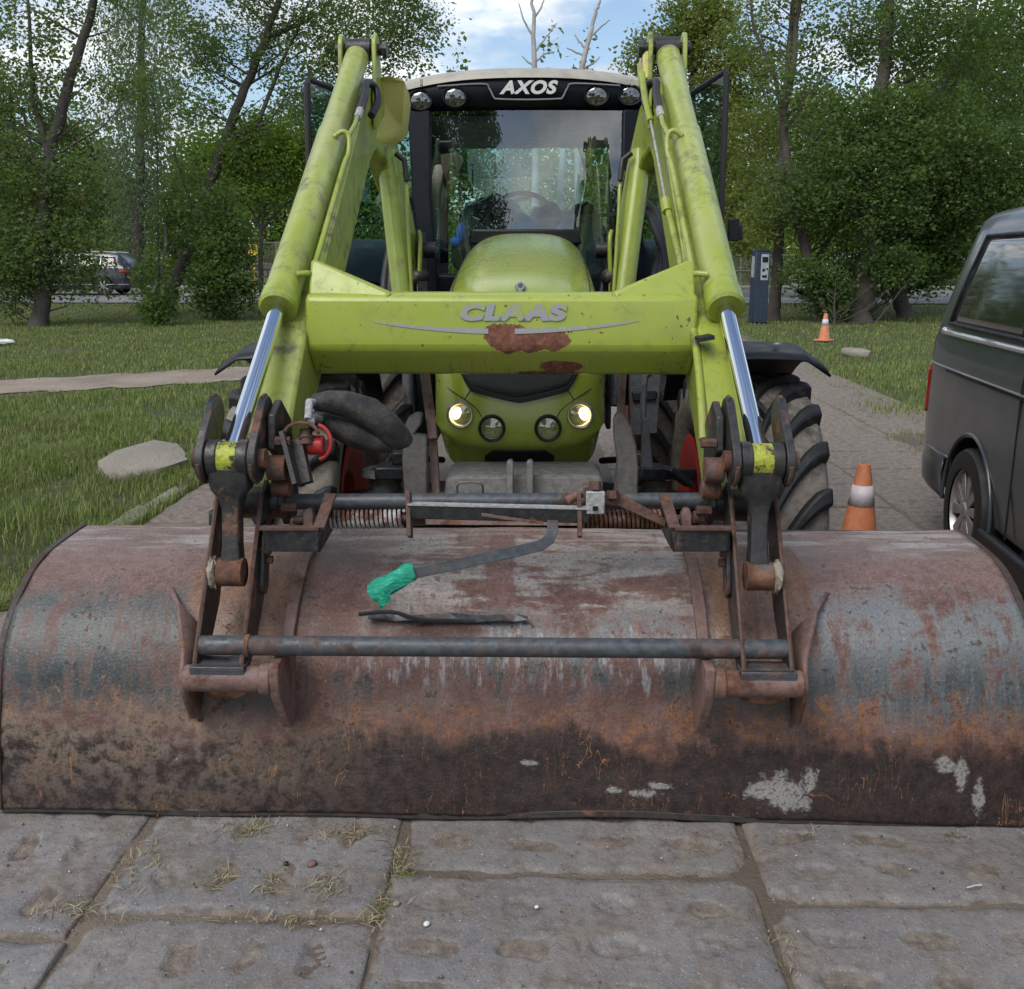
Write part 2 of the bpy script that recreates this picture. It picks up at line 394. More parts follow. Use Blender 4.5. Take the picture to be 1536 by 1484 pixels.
# trodden earth path across the left lawn
pl = [(-30, 8.0, 0), (-14, 10.3, 0), (-7.2, 11.55, 0), (-5.2, 12.5, 0), (-3.6, 13.5, 0), (-2.0, 14.0, 0)]
pr = [(-30, 10.4, 0), (-14, 12.3, 0), (-7.0, 13.3, 0), (-5.0, 14.6, 0), (-3.4, 15.5, 0), (-2.0, 16.4, 0)]
struct(strip('path', pl, pr, MATS['dirt'], 60, -.018))['label'] = 'trodden earth path crossing the lawn'
# road and far footway
rd = strip('road', [(-90, 31.5, 0), (90, 31.5, 0)], [(-90, 42, 0), (90, 42, 0)], MATS['asphalt'], 30, .0); struct(rd)['label'] = 'asphalt road behind the lawns'
fw = strip('footway', [(-90, 42.0, 0), (90, 42.0, 0)], [(-90, 44.5, 0), (90, 44.5, 0)], MATS['walk'], 30, .12); struct(fw)['label'] = 'pale footway on the far side of the road'
mb = MB(); mb.box((0, 41.97, .25+.06), (180, .12, .13)); k = mb.build('kerb', MATS['stone'], None); struct(k)['label'] = 'far kerb of the road'

# pavement base: earth between and below the perforated slabs
EDGE_R = [(1.2, 3.2), (3.6, 3.38), (9.2, 3.62), (15.5, 4.45), (22, 4.4), (31.5, 4.2)]
def edge_r(y):
    for (a, b), (c, d) in zip(EDGE_R, EDGE_R[1:]):
        if y <= c: return b+(d-b)*max(0, (y-a))/(c-a)
    return EDGE_R[-1][1]
ysl = [-6, 1.2, 2, 2.6, 3, 3.4, 3.8, 4.2, 4.6, 6, 9, 12, 16, 20, 25, 28, 31.5]
g = [[(-2.36+(edge_r(max(y, 1.2))+2.36)*j/8, y, gz(y)-.012) for j in range(9)] for y in ysl]
pavement = struct(MB().sheet(g).build('pavement', MATS['jointdirt'], None, 60)); pavement['label'] = 'earth bed of the perforated concrete slab pavement'

def m_slab(name='slab_concrete', far=0.0):
    m = MT(name); v = m.tc('Object'); d = m.attr('dirt')
    oi = m.n('ShaderNodeObjectInfo'); rnd = oi.outputs['Random']
    vv = m.vadd(v, m.comb(m.mth('MULTIPLY', rnd, 31.0), m.mth('MULTIPLY', rnd, 17.0), 0.0))
    n1 = m.noise(vv, 2.5, 7, .6); n2 = m.noise(vv, 30, 6, .72); n3 = m.noise(vv, 150, 3, .6); vo = m.voro(vv, 75)
    c = m.mix(m.sm(n1, .3, .7), (.16, .155, .157), (.25, .236, .225))
    c = m.mix(m.sm(rnd, 0, 1, 0+far*2.5, .3+far*2), c, (.19, .165, .145) if not far else (.235, .19, .145))
    c = m.mix(m.sm(n2, .45, .72, 0, .6), c, (.10, .095, .092))
    c = m.mix(m.sm(n3, .60, .68, 0, .7), c, (.38, .355, .33)); c = m.mix(m.sm(vo, .24, .1, 0, .6), c, (.075, .07, .07)); v2 = m.voro(m.vadd(vv, (3.1, 1.7, .3)), 38); c = m.mix(m.sm(v2, .17, .09, 0, .75), c, m.mix(m.sm(n1, .4, .6), (.12, .11, .10), (.34, .31, .28)))
    ds = m.sm(m.mth('ADD', m.noise(vv, 4.5, 7, .68), m.mth('MULTIPLY', n2, .35)), .60-far, .84-far, 0, .85)
    dd = m.mth('MAXIMUM', m.sm(m.mth('ADD', d, m.mth('MULTIPLY', m.mth('SUBTRACT', n2, .5), .9)), .35, .75), ds)
    dc = m.mix(m.sm(m.noise(vv, 22, 6, .7), .35, .68), (.125, .10, .08), (.245, .205, .168)); dc = m.mix(m.sm(n3, .6, .7, 0, .5), dc, (.33, .28, .22))
    c = m.mix(dd, c, dc)
    m.bump(m.mth('ADD', m.mth('ADD', n2, m.mth('MULTIPLY', n3, .4)), m.mth('MULTIPLY', m.noise(vv, 70, 4, .7), m.mth('ADD', dd, .3))), .55, .008)
    return m.fin(c, m.fmix(dd, .72, .95))
MATS['slab'] = m_slab(); MATS['slabfar'] = m_slab('weathered_slab_concrete', .2)
SL, SW = .888, .668
def slab_mesh(seed, res, mt='slab'):
    nx, ny = int(SW/res), int(SL/res); r = np.random.default_rng(seed)
    X, Yv = np.meshgrid(np.linspace(-SW/2, SW/2, nx), np.linspace(-SL/2, SL/2, ny))
    big = smooth_noise(X, Yv, seed+50, 1.2, 4); fine = smooth_noise(X, Yv, seed+90, 7, 3)
    Z = .002*big + .0012*fine; dirt = np.zeros_like(X)
    for i in range(4):
        for j in range(4):
            cx = (i-1.5)*.142+r.normal(0, .006); cy = (j-1.5)*.212+r.normal(0, .006); an = r.normal(0, .09)
            a, b = .030*r.uniform(.8, 1.15), .062*r.uniform(.8, 1.15)
            x = (X-cx)*np.cos(an)+(Yv-cy)*np.sin(an); y = -(X-cx)*np.sin(an)+(Yv-cy)*np.cos(an)
            q = np.sqrt((np.abs(x)/a)**2.4+(np.abs(y)/b)**2.6)**.83 + .30*smooth_noise(X, Yv, seed*31+i*4+j, 8, 4)
            h = np.clip((1.16-q)/.32, 0, 1); h = h*h*(3-2*h); dep = .010*r.uniform(.1, 1.1); full = r.uniform(.35, 1.0)
            Z -= h*dep*(1-.25*fine*0); Z += h*.003*smooth_noise(X, Yv, seed*7+i*9+j, 22, 2); dirt = np.maximum(dirt, h*full)
    e = np.minimum(SW/2-np.abs(X), SL/2-np.abs(Yv)) + .016*smooth_noise(X, Yv, seed+5, 3, 5)
    k = np.clip(1-e/.03, 0, 1); Z -= .011*k**1.6; dirt = np.maximum(dirt, k*.8); wr_ = np.clip((smooth_noise(X, Yv, seed+71, 2.4, 5)-.35)/.3, 0, 1); Z -= .003*wr_; dirt = np.maximum(dirt, .42*wr_)
    # chipped corner
    cxs, cys = r.choice([-1, 1])*SW/2, r.choice([-1, 1])*SL/2; dc = np.hypot(X-cxs, Yv-cys)+.03*smooth_noise(X, Yv, seed+3, 6, 3)
    k = np.clip((.06-dc)/.02, 0, 1); Z -= .016*k; dirt = np.maximum(dirt, k)
    verts = np.stack([X, Yv, Z], -1).reshape(-1, 3); idx = np.arange(nx*ny).reshape(ny, nx)
    faces = np.stack([idx[:-1, :-1], idx[:-1, 1:], idx[1:, 1:], idx[1:, :-1]], -1).reshape(-1, 4)
    # skirt
    ring = np.concatenate([idx[0, :], idx[1:, -1], idx[-1, -2::-1], idx[-2:0:-1, 0]])
    low = verts[ring].copy(); low[:, 2] = -.06; b = len(verts); n = len(ring); kk = np.arange(n)
    sk = np.stack([ring, b+kk, b+(kk+1) % n, ring[(kk+1) % n]], -1)
    return np_mesh('slab', np.concatenate([verts, low]), np.concatenate([faces, sk]), MATS[mt], {'dirt': np.concatenate([dirt.ravel(), np.ones(n)])}, True)
near = [slab_mesh(s, .0065) for s in range(1, 9)]
far = [slab_mesh(s, .02, 'slabfar') for s in range(20, 25)]
def put_slab(cx, cy, turned, mesh):
    o = link('slab', mesh, pavement); dz = (gz(cy+.2)-gz(cy-.2))/.4
    o.location = (cx, cy, gz(cy)+random.uniform(-.004, .005)); o.rotation_euler = (math.atan(dz)+random.gauss(0, .006), random.gauss(0, .005), (math.pi/2 if turned else 0)+random.choice([0, math.pi])+random.gauss(0, .008))
nn = 0
def col_slabs(x0, x1, turned, joint, ymin, ymax, skew=0):
    global nn
    L = (SW if turned else SL)+.02; y = joint-L*math.ceil((joint-ymin)/L)
    while y < ymax:
        cy = y+L/2; cx = (x0+x1)/2+random.gauss(0, .006)
        if cx+(SL if turned else SW)/2 < edge_r(cy)+.55:
            m = near[nn % 8] if cy < 3.6 else far[nn % 5]; nn += 1; put_slab(cx, cy, turned, m)
        y += L
col_slabs(-2.36, -1.68, False, 2.3, .8, 10)
col_slabs(-1.67, -.985, False, 1.93, .8, 8.5)
col_slabs(-.985, -.30, False, 2.02, .8, 4.2)
col_slabs(-.29, .60, True, 2.2, .8, 4.2)
for i, j in enumerate((2.10, 2.31, 2.18, 2.4)):
    col_slabs(.62+i*.905, 1.51+i*.905, True, j, .8, 23)

# kerb stones at the lawn edge, mostly overgrown
y = 3.0; i = 0
while y < 10.5:
    mb = MB(); L = .78; x = -2.45+random.gauss(0, .012)
    q = [(x-.05, y, gz(y)-.1), (x+.05, y, gz(y)-.1), (x+.05, y, gz(y)+.012+random.gauss(0, .012)), (x-.045, y, gz(y)+.02+random.gauss(0, .012))]
    q2 = [(a+random.gauss(0, .006), b+L, c-gz(y)+gz(y+L)) for a, b, c in q]
    mb.loft([q, q2]); o = mb.build('kerb_stone', MATS['stone'], pavement, 30, .012); y += L+random.uniform(.02, .06)

# lumps of broken concrete on the grass
def lump(name, label, c, size, rz, tilt, group=None, seed=1):
    r = random.Random(seed); e = MB(); n = 14; secs = []
    for k in range(5):
        t = k/4-.5; s_ = 1-.35*abs(t*2)**4; ring = []
        for i in range(n):
            a = 2*math.pi*i/n; cx_ = math.copysign(abs(math.cos(a))**.45, math.cos(a)); cy_ = math.copysign(abs(math.sin(a))**.45, math.sin(a))
            ring.append((t*size[0]+r.gauss(0, .008), cx_*size[1]/2*s_+r.gauss(0, .008), cy_*size[2]/2*s_+r.gauss(0, .006)))
        secs.append(ring)
    e.loft(secs); o = e.build(name, MATS['stone'], None, 50); o.location = c; o.rotation_euler = (tilt[0], tilt[1], rz)
    return tag(o, label, 'concrete block', group)
a = PG(207, 712)
lump('concrete_block', 'large broken grey concrete slab lying tilted in the lawn beside the earth path', (a.x, a.y+.12, .045), (.60, .46, .19), R(34), (R(17), R(-9)), None, 4)
a = PG(1284, 534)
lump('concrete_block', 'small concrete lump on the grass beyond the far cone', (a.x, a.y, .05), (.46, .2, .16), R(-35), (0, R(4)), None, 5)
# ------------------------------------------------------------------ tractor
TR = Vector((0, 4.6, 0)); ORG = TR
tractor = root('tractor', TR, 'lime green tractor with raised front loader arms and lit headlamps parked on the slab pavement', 'tractor')
T = tractor
def part(mb, name, mat, parent=T, **k): return mb.build(name, MATS[mat] if isinstance(mat, str) else mat, parent, **k)

# --- hood: swept superellipse shell along a bent profile
HP = [(5.32, 1.715, .30), (5.0, 1.70, .312), (4.5, 1.645, .315), (4.05, 1.575, .315), (3.78, 1.51, .312), (3.64, 1.455, .31), (3.56, 1.39, .31), (3.515, 1.28, .31), (3.49, 1.15, .31), (3.475, 1.02, .31), (3.485, .952, .308), (3.55, .90, .302), (3.63, .815, .290)]
def hood_section(i, n=26, D=.34, e=3.4):
    y, z, wd = HP[i]; a = HP[max(0, i-1)]; c = HP[min(len(HP)-1, i+1)]
    t = Vector((0, c[0]-a[0], c[1]-a[1])).normalized(); nr = Vector((0, t.z, -t.y))
    if nr.y > 0.2 or nr.z < -.9: nr = -nr
    if nr.z < 0 and nr.y > 0: nr = -nr
    D_ = D if i < 7 else .22
    ring = []
    for k in range(n+1):
        th = -math.pi/2+math.pi*k/n; s_, c_ = math.sin(th), math.cos(th)
        x = math.copysign(abs(s_)**(2/e), s_)*wd; dep = D_*(1-abs(c_)**(2/e))
        ring.append(V(x, y, z)-nr*dep)
    return ring
hood_rings = [hood_section(i) for i in range(len(HP))]
def smooth_rings(rings, sub=4):
    outr = []
    for i in range(len(rings)-1):
        p0 = rings[max(0, i-1)]; p1 = rings[i]; p2 = rings[i+1]; p3 = rings[min(len(rings)-1, i+2)]
        for k in range(sub):
            t = k/sub
            outr.append([.5*((2*b)+(c-a)*t+(2*a-5*b+4*c-d)*t*t+(3*b-a-3*c+d)*t**3) for a, b, c, d in zip(p0, p1, p2, p3)])
    outr.append(rings[-1]); return outr
hr = smooth_rings(hood_rings)
mb = MB(); mb.sheet(hr[:38]); part(mb, 'hood', 'hood', smooth=50)
mb = MB(); mb.sheet(hr[37:]); chin = part(mb, 'chin', 'hood', smooth=50)
def front_y(x, z):                                    # y of the front face of the hood
    best = None
    for i in range(5, len(HP)-1):
        z0, z1 = HP[i][1], HP[i+1][1]
        if z1 <= z <= z0:
            f = (z0-z)/(z0-z1); y = HP[i][0]+(HP[i+1][0]-HP[i][0])*f; wd = HP[i][2]+(HP[i+1][2]-HP[i][2])*f
            u = min(.999, abs(x)/wd); return y+.22*(1-(1-u**3.4)**(1/3.4))
    return 3.5
def front_decal(outline, mat, name, lift=.004, parent=T, n=22, thick=.006):
    # fill between lower and upper curve: outline(x)->(z0,z1), over x range
    x0, x1, fn = outline; top = []; mb = MB(); g = []
    for k in range(n+1):
        x = x0+(x1-x0)*k/n; z0, z1 = fn(x); g.append([V(x, front_y(x, z0+(z1-z0)*j/8)-lift, z0+(z1-z0)*j/8) for j in range(9)])
    return part(mb.sheet(g), name, mat, parent, smooth=50, solid=thick)
m = MT('grille_mesh'); v = m.tc(); x_, y_, z_ = m.sep(v)
bars = m.mth('SINE', m.mth('MULTIPLY', x_, 700.0)); holes = m.mth('SINE', m.mth('MULTIPLY', z_, 620.0))
hh = m.sm(m.mth('MULTIPLY', bars, holes), -.2, .5)
MATS['grille'] = m.fin(m.mix(hh, (.045, .05, .055), (.008, .009, .011)), .45); m.bump(m.mth('SUBTRACT', 1.0, hh), .6, .004)
front_decal((-.205, .205, lambda x: (1.115+.045*(abs(x)/.19)**1.2+(.05*max(0, abs(x)-.175)/.03), 1.40)), 'grille', 'grille', .004)
front_decal((-.207, .207, lambda x: (1.10+.045*(abs(x)/.19)**1.2+(.05*max(0, abs(x)-.175)/.03), 1.118+.045*(abs(x)/.19)**1.2+(.05*max(0, abs(x)-.175)/.03))), 'plastic', 'grille_surround', .005)
front_decal((-.125, .125, lambda x: (.86, .925-.03*max(0, abs(x)-.09)/.035)), 'plastic', 'chin_intake', .004)
# seams of the hood
for sx in (-1, 1):
    mb = MB(); mb.tube([V(sx*x, front_y(x, z)-.001, z) for x, z in [(.29, 1.168), (.24, 1.137), (.192, 1.11), (.149, 1.077), (.133, 1.051)]], .0018, 6); part(mb, 'panel_seam', 'plastic')
    mb = MB(); mb.tube([V(sx*x, front_y(x, z)-.001, z) for x, z in [(.192, 1.11), (.172, 1.142)]], .0018, 6); part(mb, 'panel_seam', 'plastic')
    # seam along the hood's shoulder
    k = 6 if sx < 0 else 20
    mb = MB(); mb.tube([r_[k]+V(0, 0, .0005) for r_ in hr[2:24]], .0028, 6); part(mb, 'panel_seam', 'plastic')
mb = MB(); mb.tube([r_+V(0, -.001, .001) for r_ in hr[20][5:22]], .004, 6); part(mb, 'panel_seam', 'plastic')
# emblem on the hood's front slope
e0 = hr[18][13]; mb = MB()
q = [e0+V(0, .06, .020), e0+V(.02, .0, .008), e0+V(0, -.06, -.016), e0+V(-.02, 0, .008)]; mb.prism(q, (0, -.004, .008)); em = part(mb, 'emblem', 'silvertrim', bevel=.001)
for dx in (-.005, .001, .007): mb = MB(); mb.bar(e0+V(dx, .02, .022), e0+V(dx-.002, -.018, .008), .0025, .003); part(mb, 'emblem_stripe', 'plastic', em)
# vent cowl between hood and windscreen
mb = MB(); mb.loft([[V(x, y, z) for x, z in ((-.29, 1.66), (-.27, 1.735), (.27, 1.735), (.29, 1.66))] for y in (5.30, 5.42)]); part(mb, 'cowl', 'plastic', bevel=.01)
# --- headlamps
def lamp(px, py, lit, rr=.0455):
    c = PY(px, py, 3.48); c.y = front_y(c.x, c.z)-.004
    mb = MB(); mb.lathe([(rr*.84, .012), (rr*.86, -.012), (rr*.98, -.016), (rr*1.06, -.008), (rr*1.08, .03)], c, (0, 1, 0), 32); bz = part(mb, 'headlamp', 'silvertrim' if lit else 'plastic', smooth=60)
    mb = MB(); mb.lathe([(rr*.85, -.004), (rr*.7, .02), (rr*.35, .04), (.001, .045)], c, (0, 1, 0), 28); part(mb, 'reflector', 'lit' if lit else 'reflector', bz, smooth=60)
    mb = MB(); mb.ball(c+V(0, .014, 0), (rr*(.66 if lit else .26), .012, rr*(.66 if lit else .3))); part(mb, 'bulb', 'litcore' if lit else 'plastic', bz, smooth=60)
    if not lit: mb = MB(); mb.box(c+V(0, .008, -.012), (.016, .008, .026)); part(mb, 'bulb_shield', 'silvertrim', bz, bevel=.002)
    mb = MB(); mb.lathe([(.001, -.011), (rr*.5, -.009), (rr*.86, -.003)], c, (0, 1, 0), 28); part(mb, 'lens', 'lens', bz, smooth=60)
lamp(690, 623, True); lamp(870, 624, True); lamp(738, 642, False); lamp(822, 642, False)
# --- front linkage frame, engine block, axle
def pxprism(pts, zc, depth, name, mat, parent=T, bevel=.004, dirv=(0, 1, 0), **k):
    mb = MB(); mb.prism([P(x, y, zc) for x, y in pts], Vector(dirv)*depth); return part(mb, name, mat, parent, bevel=bevel, **k)
pxprism([(668, 718), (680, 714), (898, 714), (905, 720), (903, 775), (664, 775)], 3.36, .25, 'front_frame', 'greysteel', bevel=.012)
for x in (765, 795): pxprism([(x-5, 694), (x+1, 691), (x+5, 694), (x+5, 745), (x-5, 745)], 3.30, .04, 'linkage_lug', 'greysteel')
mb = MB(); mb.tube([P(686, 740, 3.33), P(686, 728, 3.31), P(694, 724, 3.30), P(718, 724, 3.30), P(724, 730, 3.31), P(724, 740, 3.33)], .004, 8); part(mb, 'tow_handle', 'greysteel')
mb = MB(); mb.box((0, 4.55, .95), (.5, 1.6, .7)); part(mb, 'engine_block', 'plastic', bevel=.02)
mb = MB(); mb.loft([[V(x, 3.98+dy*s_, .58+dz*s_) for dy, dz in ((-.1, -.1), (.1, -.1), (.1, .1), (-.1, .1))] for x, s_ in ((-.72, .7), (-.3, 1.1), (0, 1.2), (.3, 1.1), (.72, .7))]); part(mb, 'front_axle', 'black', bevel=.015)
for sx in (-1, 1):
    mb = MB(); mb.cyl(V(sx*.15, 3.78, .66), V(sx*.45, 3.78, .66), .03); mb.cyl(V(sx*.4, 3.78, .66), V(sx*.56, 3.80, .66), .016); part(mb, 'steering_ram', 'pipe')
    mb = MB(); mb.lathe([(.001, .05), (.09, .05), (.1, .03), (.06, .02), (.06, -.03), (.09, -.04), (.001, -.04)], (sx*.53, 3.82, .74), (0, 0, 1), 24); part(mb, 'steering_knuckle', 'greysteel')
    mb = MB(); mb.box((sx*.48, 3.74, .80), (.14, .12, .05)); mb.box((sx*.46, 3.76, .85), (.06, .07, .05)); part(mb, 'knuckle_bracket', 'black', bevel=.008)
    mb = MB(); mb.tube([V(sx*.34, 4.2, .75), V(sx*.45, 3.9, .82), V(sx*.58, 3.8, .78)], .014, 8); part(mb, 'brake_hose', 'hose')
# guard plates and rusty struts either side of the hood
pxprism([(606, 642), (612, 627), (624, 620), (633, 622), (631, 638), (620, 652), (640, 655), (641, 748), (606, 748), (603, 690)], 3.28, .05, 'guard_plate', 'guard', bevel=.006)
pxprism([(921, 628), (926, 621), (936, 621), (947, 640), (955, 668), (958, 700), (957, 748), (924, 748), (926, 690), (921, 655)], 3.28, .05, 'guard_plate', 'guard', bevel=.006)
for a, b, w_ in (((637, 556), (650, 660), .03), ((650, 660), (655, 748), .026), ((935, 556), (930, 630), .024), ((931, 680), (924, 748), .02)):
    mb = MB(); mb.bar(P(*a, 3.42), P(*b, 3.36), w_, .03, (0, 1, 0)); part(mb, 'subframe_strut', 'mauve', bevel=.003)
mb = MB(); mb.tube([P(975, 560, 3.6), P(967, 572, 3.6), P(965, 630, 3.6), P(966, 650, 3.6)], .012, 8); part(mb, 'fender_stay', 'pipe')
pxprism([(964, 628), (972, 628), (981, 708), (960, 708)], 3.55, .015, 'stay_plate', 'pipe')
pxprism([(944, 560), (992, 560), (986, 650), (944, 655)], 4.3, .05, 'side_panel', 'pipe'); pxprism([(948, 589), (986, 587), (984, 600), (950, 602)], 4.28, .02, 'toolbox_lid', 'plastic')
mb = MB(); mb.box((-.45, 4.75, 1.0), (.10, .5, .5)); part(mb, 'side_panel', 'plastic', bevel=.02)
mb = MB(); mb.bar(P(958, 710, 3.5), P(1040, 712, 3.7), .03, .04); mb.bar(P(1000, 702, 3.5), P(1035, 728, 3.6), .05, .02); part(mb, 'axle_bracket', 'black', bevel=.004)

# --- wheels
def m_tyre(name, mud):
    m = MT(name); v = m.tc(); n1 = m.noise(v, 4, 6, .6); n2 = m.noise(v, 28, 6, .7)
    k = m.sm(m.mth('ADD', m.mth('MULTIPLY', n1, .7), m.mth('MULTIPLY', n2, .3)), mud, mud+.16, 0, .95)
    c = m.mix(k, (.014, .014, .015), m.mix(m.sm(n2, .3, .7), (.15, .13, .108), (.26, .23, .195))); m.bump(n2, .5, .006); return m.fin(c, m.fmix(k, .55, .95))
MATS['tyre'] = m_tyre('tyre_rubber', .345); MATS['lug'] = m_tyre('tyre_lug_rubber', .575)
def ag_wheel(name, c, Rr, W, nl, sx, inner=0.0):
    prof = [(Rr*.56, -W*.36), (Rr*.62, -W*.42), (Rr*.76, -W*.5), (Rr*.88, -W*.49), (Rr*.915, -W*.45), (Rr*.932, -W*.28), (Rr*.938, 0)]
    prof = prof+[(r_, -a) for r_, a in prof[-2::-1]]
    mb = MB(); mb.lathe(prof, (TR), (1, 0, 0), 64); o = part(mb, name, 'tyre', smooth=50); o.location = c-TR
    mb = MB(); mb.lathe([(Rr*.57, -W*.38), (Rr*.52, -W*.36), (Rr*.48, -W*.2), (Rr*.46, -W*.05), (Rr*.2, .04*sx), (.001, .05*sx)], TR, (1, 0, 0), 48)
    mb.lathe([(Rr*.57, -sx*W*.46), (Rr*.52, -sx*W*.47), (Rr*.30, -sx*W*.40), (Rr*.2, -sx*W*.2)], TR, (1, 0, 0), 48); mb.lathe([(Rr*.57, W*.38), (Rr*.52, W*.36), (Rr*.48, W*.2), (Rr*.46, -W*.05)], TR, (1, 0, 0), 48); part(mb, 'rim', 'rimred', o, smooth=40)
    mb = MB(); mb.lathe([(.001, .13), (.08, .13), (.1, .1), (.1, .02), (.14, .02)], TR, (sx, 0, 0), 24); part(mb, 'hub', 'black', o)
    meshes = []
    for side in (-1, 1):
        secs = []
        for k in range(9):
            t = k/8; x = side*(-.012 + t*(W*.5+.010)); ang = -(1-(1-t)**1.7)*.50*(W/.42)*(.57/Rr)
            top = Rr if t < .8 else Rr*(1-.03*(t-.8)/.2); bot = Rr*.92 if t < .75 else Rr*(.92-.11*(t-.75)/.25)
            wh = (.030+.012*t)/Rr
            def pt(r_, a): return TR+V(x, -r_*math.cos(a), r_*math.sin(a))
            secs.append([pt(bot, -ang-wh*1.25), pt(top, -ang-wh*.8), pt(top, -ang+wh*.8), pt(bot, -ang+wh*1.25)])
        mb = MB(); mb.loft(secs); meshes.append(mb.mesh('tread_lug', MATS['lug'], 40))
    for i in range(nl):
        for s_, me in enumerate(meshes):
            l = link('tread_lug', me, o); l.rotation_euler = (2*math.pi*(i+.5*s_)/nl, 0, 0)
            b = l.modifiers.new('bevel', 'BEVEL'); b.width = .011; b.segments = 2; b.limit_method = 'ANGLE'
    return o
for sx in (-1, 1):
    ag_wheel('front_wheel', V(sx*.89, 3.98, .575), .575, .45, 19, sx)
    ag_wheel('rear_wheel', V(sx*.89, 6.45, .80), .80, .48, 22, sx)
    # front fender
    g = []
    for k in range(13):
        a = R(70)+R(75)*k/12; rr = .68
        g.append([V(.875*sx+sx*(-.24+.52*j/6), 3.98-rr*math.cos(a)*.98, .575+(rr+.015*math.sin(j/6*3.14))*math.sin(a)-(.05 if j == 6 else 0)) for j in range(7)])
    mb = MB(); mb.sheet(g); f = part(mb, 'front_fender', 'plastic', smooth=60, solid=.008)
    for q in (.25, .75): mb = MB(); mb.lathe([(.001, .006), (.012, .004), (.014, 0)], V(.875*sx+sx*(-.2+.4*q), 3.86, .575+.70), (0, 0, 1), 12); part(mb, 'rivet', 'galv', f)
    # rear fender
    g = []
    for k in range(12):
        a = R(20)+R(130)*k/11; g.append([V(sx*(.60+.52*j/4), 6.45-.90*math.cos(a), .80+.90*math.sin(a)) for j in range(5)])
    mb = MB(); mb.sheet(g); part(mb, 'rear_fender', 'cabframe', smooth=60, solid=.01)
mb = MB(); mb.cyl(V(-.7, 6.45, .8), V(.7, 6.45, .8), .14); mb.box((0, 6.1, .85), (.45, 1.5, .6)); part(mb, 'rear_axle', 'black')

# --- cab
CB = 5.52
def arch(y, zt, half, zb, bulge):            # roof cross line
    return [V(-half+2*half*k/16, y-.05*math.cos((k/8-1)*1.3)*bulge, zt-.055*abs(k/8-1)**2.4) for k in range(17)]
def roofline(yy, half, z0, drop): return [V(half*(k/8-1), yy+.10*abs(k/8-1)**2.2, z0-drop*abs(k/8-1)**2.6) for k in range(17)]
mb = MB(); mb.sheet([roofline(5.44, .635, 2.485, .045), roofline(5.45, .64, 2.512, .04), roofline(5.53, .645, 2.545, .045), roofline(5.9, .65, 2.60, .05), roofline(6.8, .63, 2.60, .05), roofline(6.95, .61, 2.55, .05), roofline(6.97, .6, 2.40, .03)]); roof = part(mb, 'roof', 'roofgrey', smooth=50)
mb = MB(); mb.sheet([roofline(5.46, .64, 2.486, .045), roofline(5.445, .645, 2.44, .03), roofline(5.46, .64, 2.38, .01), roofline(5.52, .62, 2.325, .0), roofline(5.75, .60, 2.32, .0), roofline(6.9, .58, 2.36, .0)]); fas = part(mb, 'roof_fascia', 'cabframe', smooth=50)
for sx in (-1, 1):
    mb = MB(); mb.sheet([[V(sx*.64, 5.54, 2.45), V(sx*.645, 5.9, 2.55), V(sx*.62, 6.95, 2.53)], [V(sx*.63, 5.55, 2.35), V(sx*.64, 5.9, 2.34), V(sx*.6, 6.95, 2.36)]]); part(mb, 'roof_side', 'cabframe', smooth=50)
    mb = MB(); mb.box(PY(632 if sx < 0 else 948, 124, 5.43), (.012, .03, .03)); part(mb, 'roof_clip', 'roofgrey')
# fascia trim line and lettering
def fas_y(x): return 5.445+.10*abs(x/.645)**2.2
tl = [(-.47, 2.452), (-.235, 2.457), (-.20, 2.435), (-.175, 2.39), (-.15, 2.383), (0, 2.379), (.15, 2.383), (.175, 2.39), (.20, 2.435), (.235, 2.457), (.47, 2.452)]
mb = MB(); mb.tube([V(x+.01, fas_y(x)-.006, z) for x, z in tl], .0045, 6); part(mb, 'fascia_trim', 'silvertrim', fas)
Mt = Matrix.Translation(V(.008, 5.432, 2.408)) @ Matrix.Rotation(math.pi/2, 4, 'X')
text_mesh('lettering', 'AXOS', .084, MATS['letters'], fas, Mt, .28, .003, .0036, 1.16, 1.1)
def worklamp(px, py, amb=False, tilt=0):
    c = PY(px, py, 5.46); c.y = fas_y(c.x)+.012 if abs(c.x) < .64 else 5.55
    mb = MB(); mb.lathe([(.052, .03), (.054, -.02), (.062, -.026), (.069, -.01), (.073, .05)], c, (0, 1, 0), 32)
    for p in mb.v: p.z = c.z+(p.z-c.z)*.8
    o = part(mb, 'work_lamp', 'plastic', smooth=60)
    mb = MB(); mb.lathe([(.053, -.012), (.044, .01), (.02, .03), (.001, .034)], c, (0, 1, 0), 24)
    for p in mb.v: p.z = c.z+(p.z-c.z)*.8
    part(mb, 'reflector', 'amber' if amb else 'reflector', o, smooth=60)
    mb = MB(); mb.lathe([(.001, -.024), (.03, -.022), (.053, -.014)], c, (0, 1, 0), 24)
    for p in mb.v: p.z = c.z+(p.z-c.z)*.8
    part(mb, 'lens', 'lens', o, smooth=60)
worklamp(629, 148); worklamp(682, 145); worklamp(895, 143, True); worklamp(946, 141)
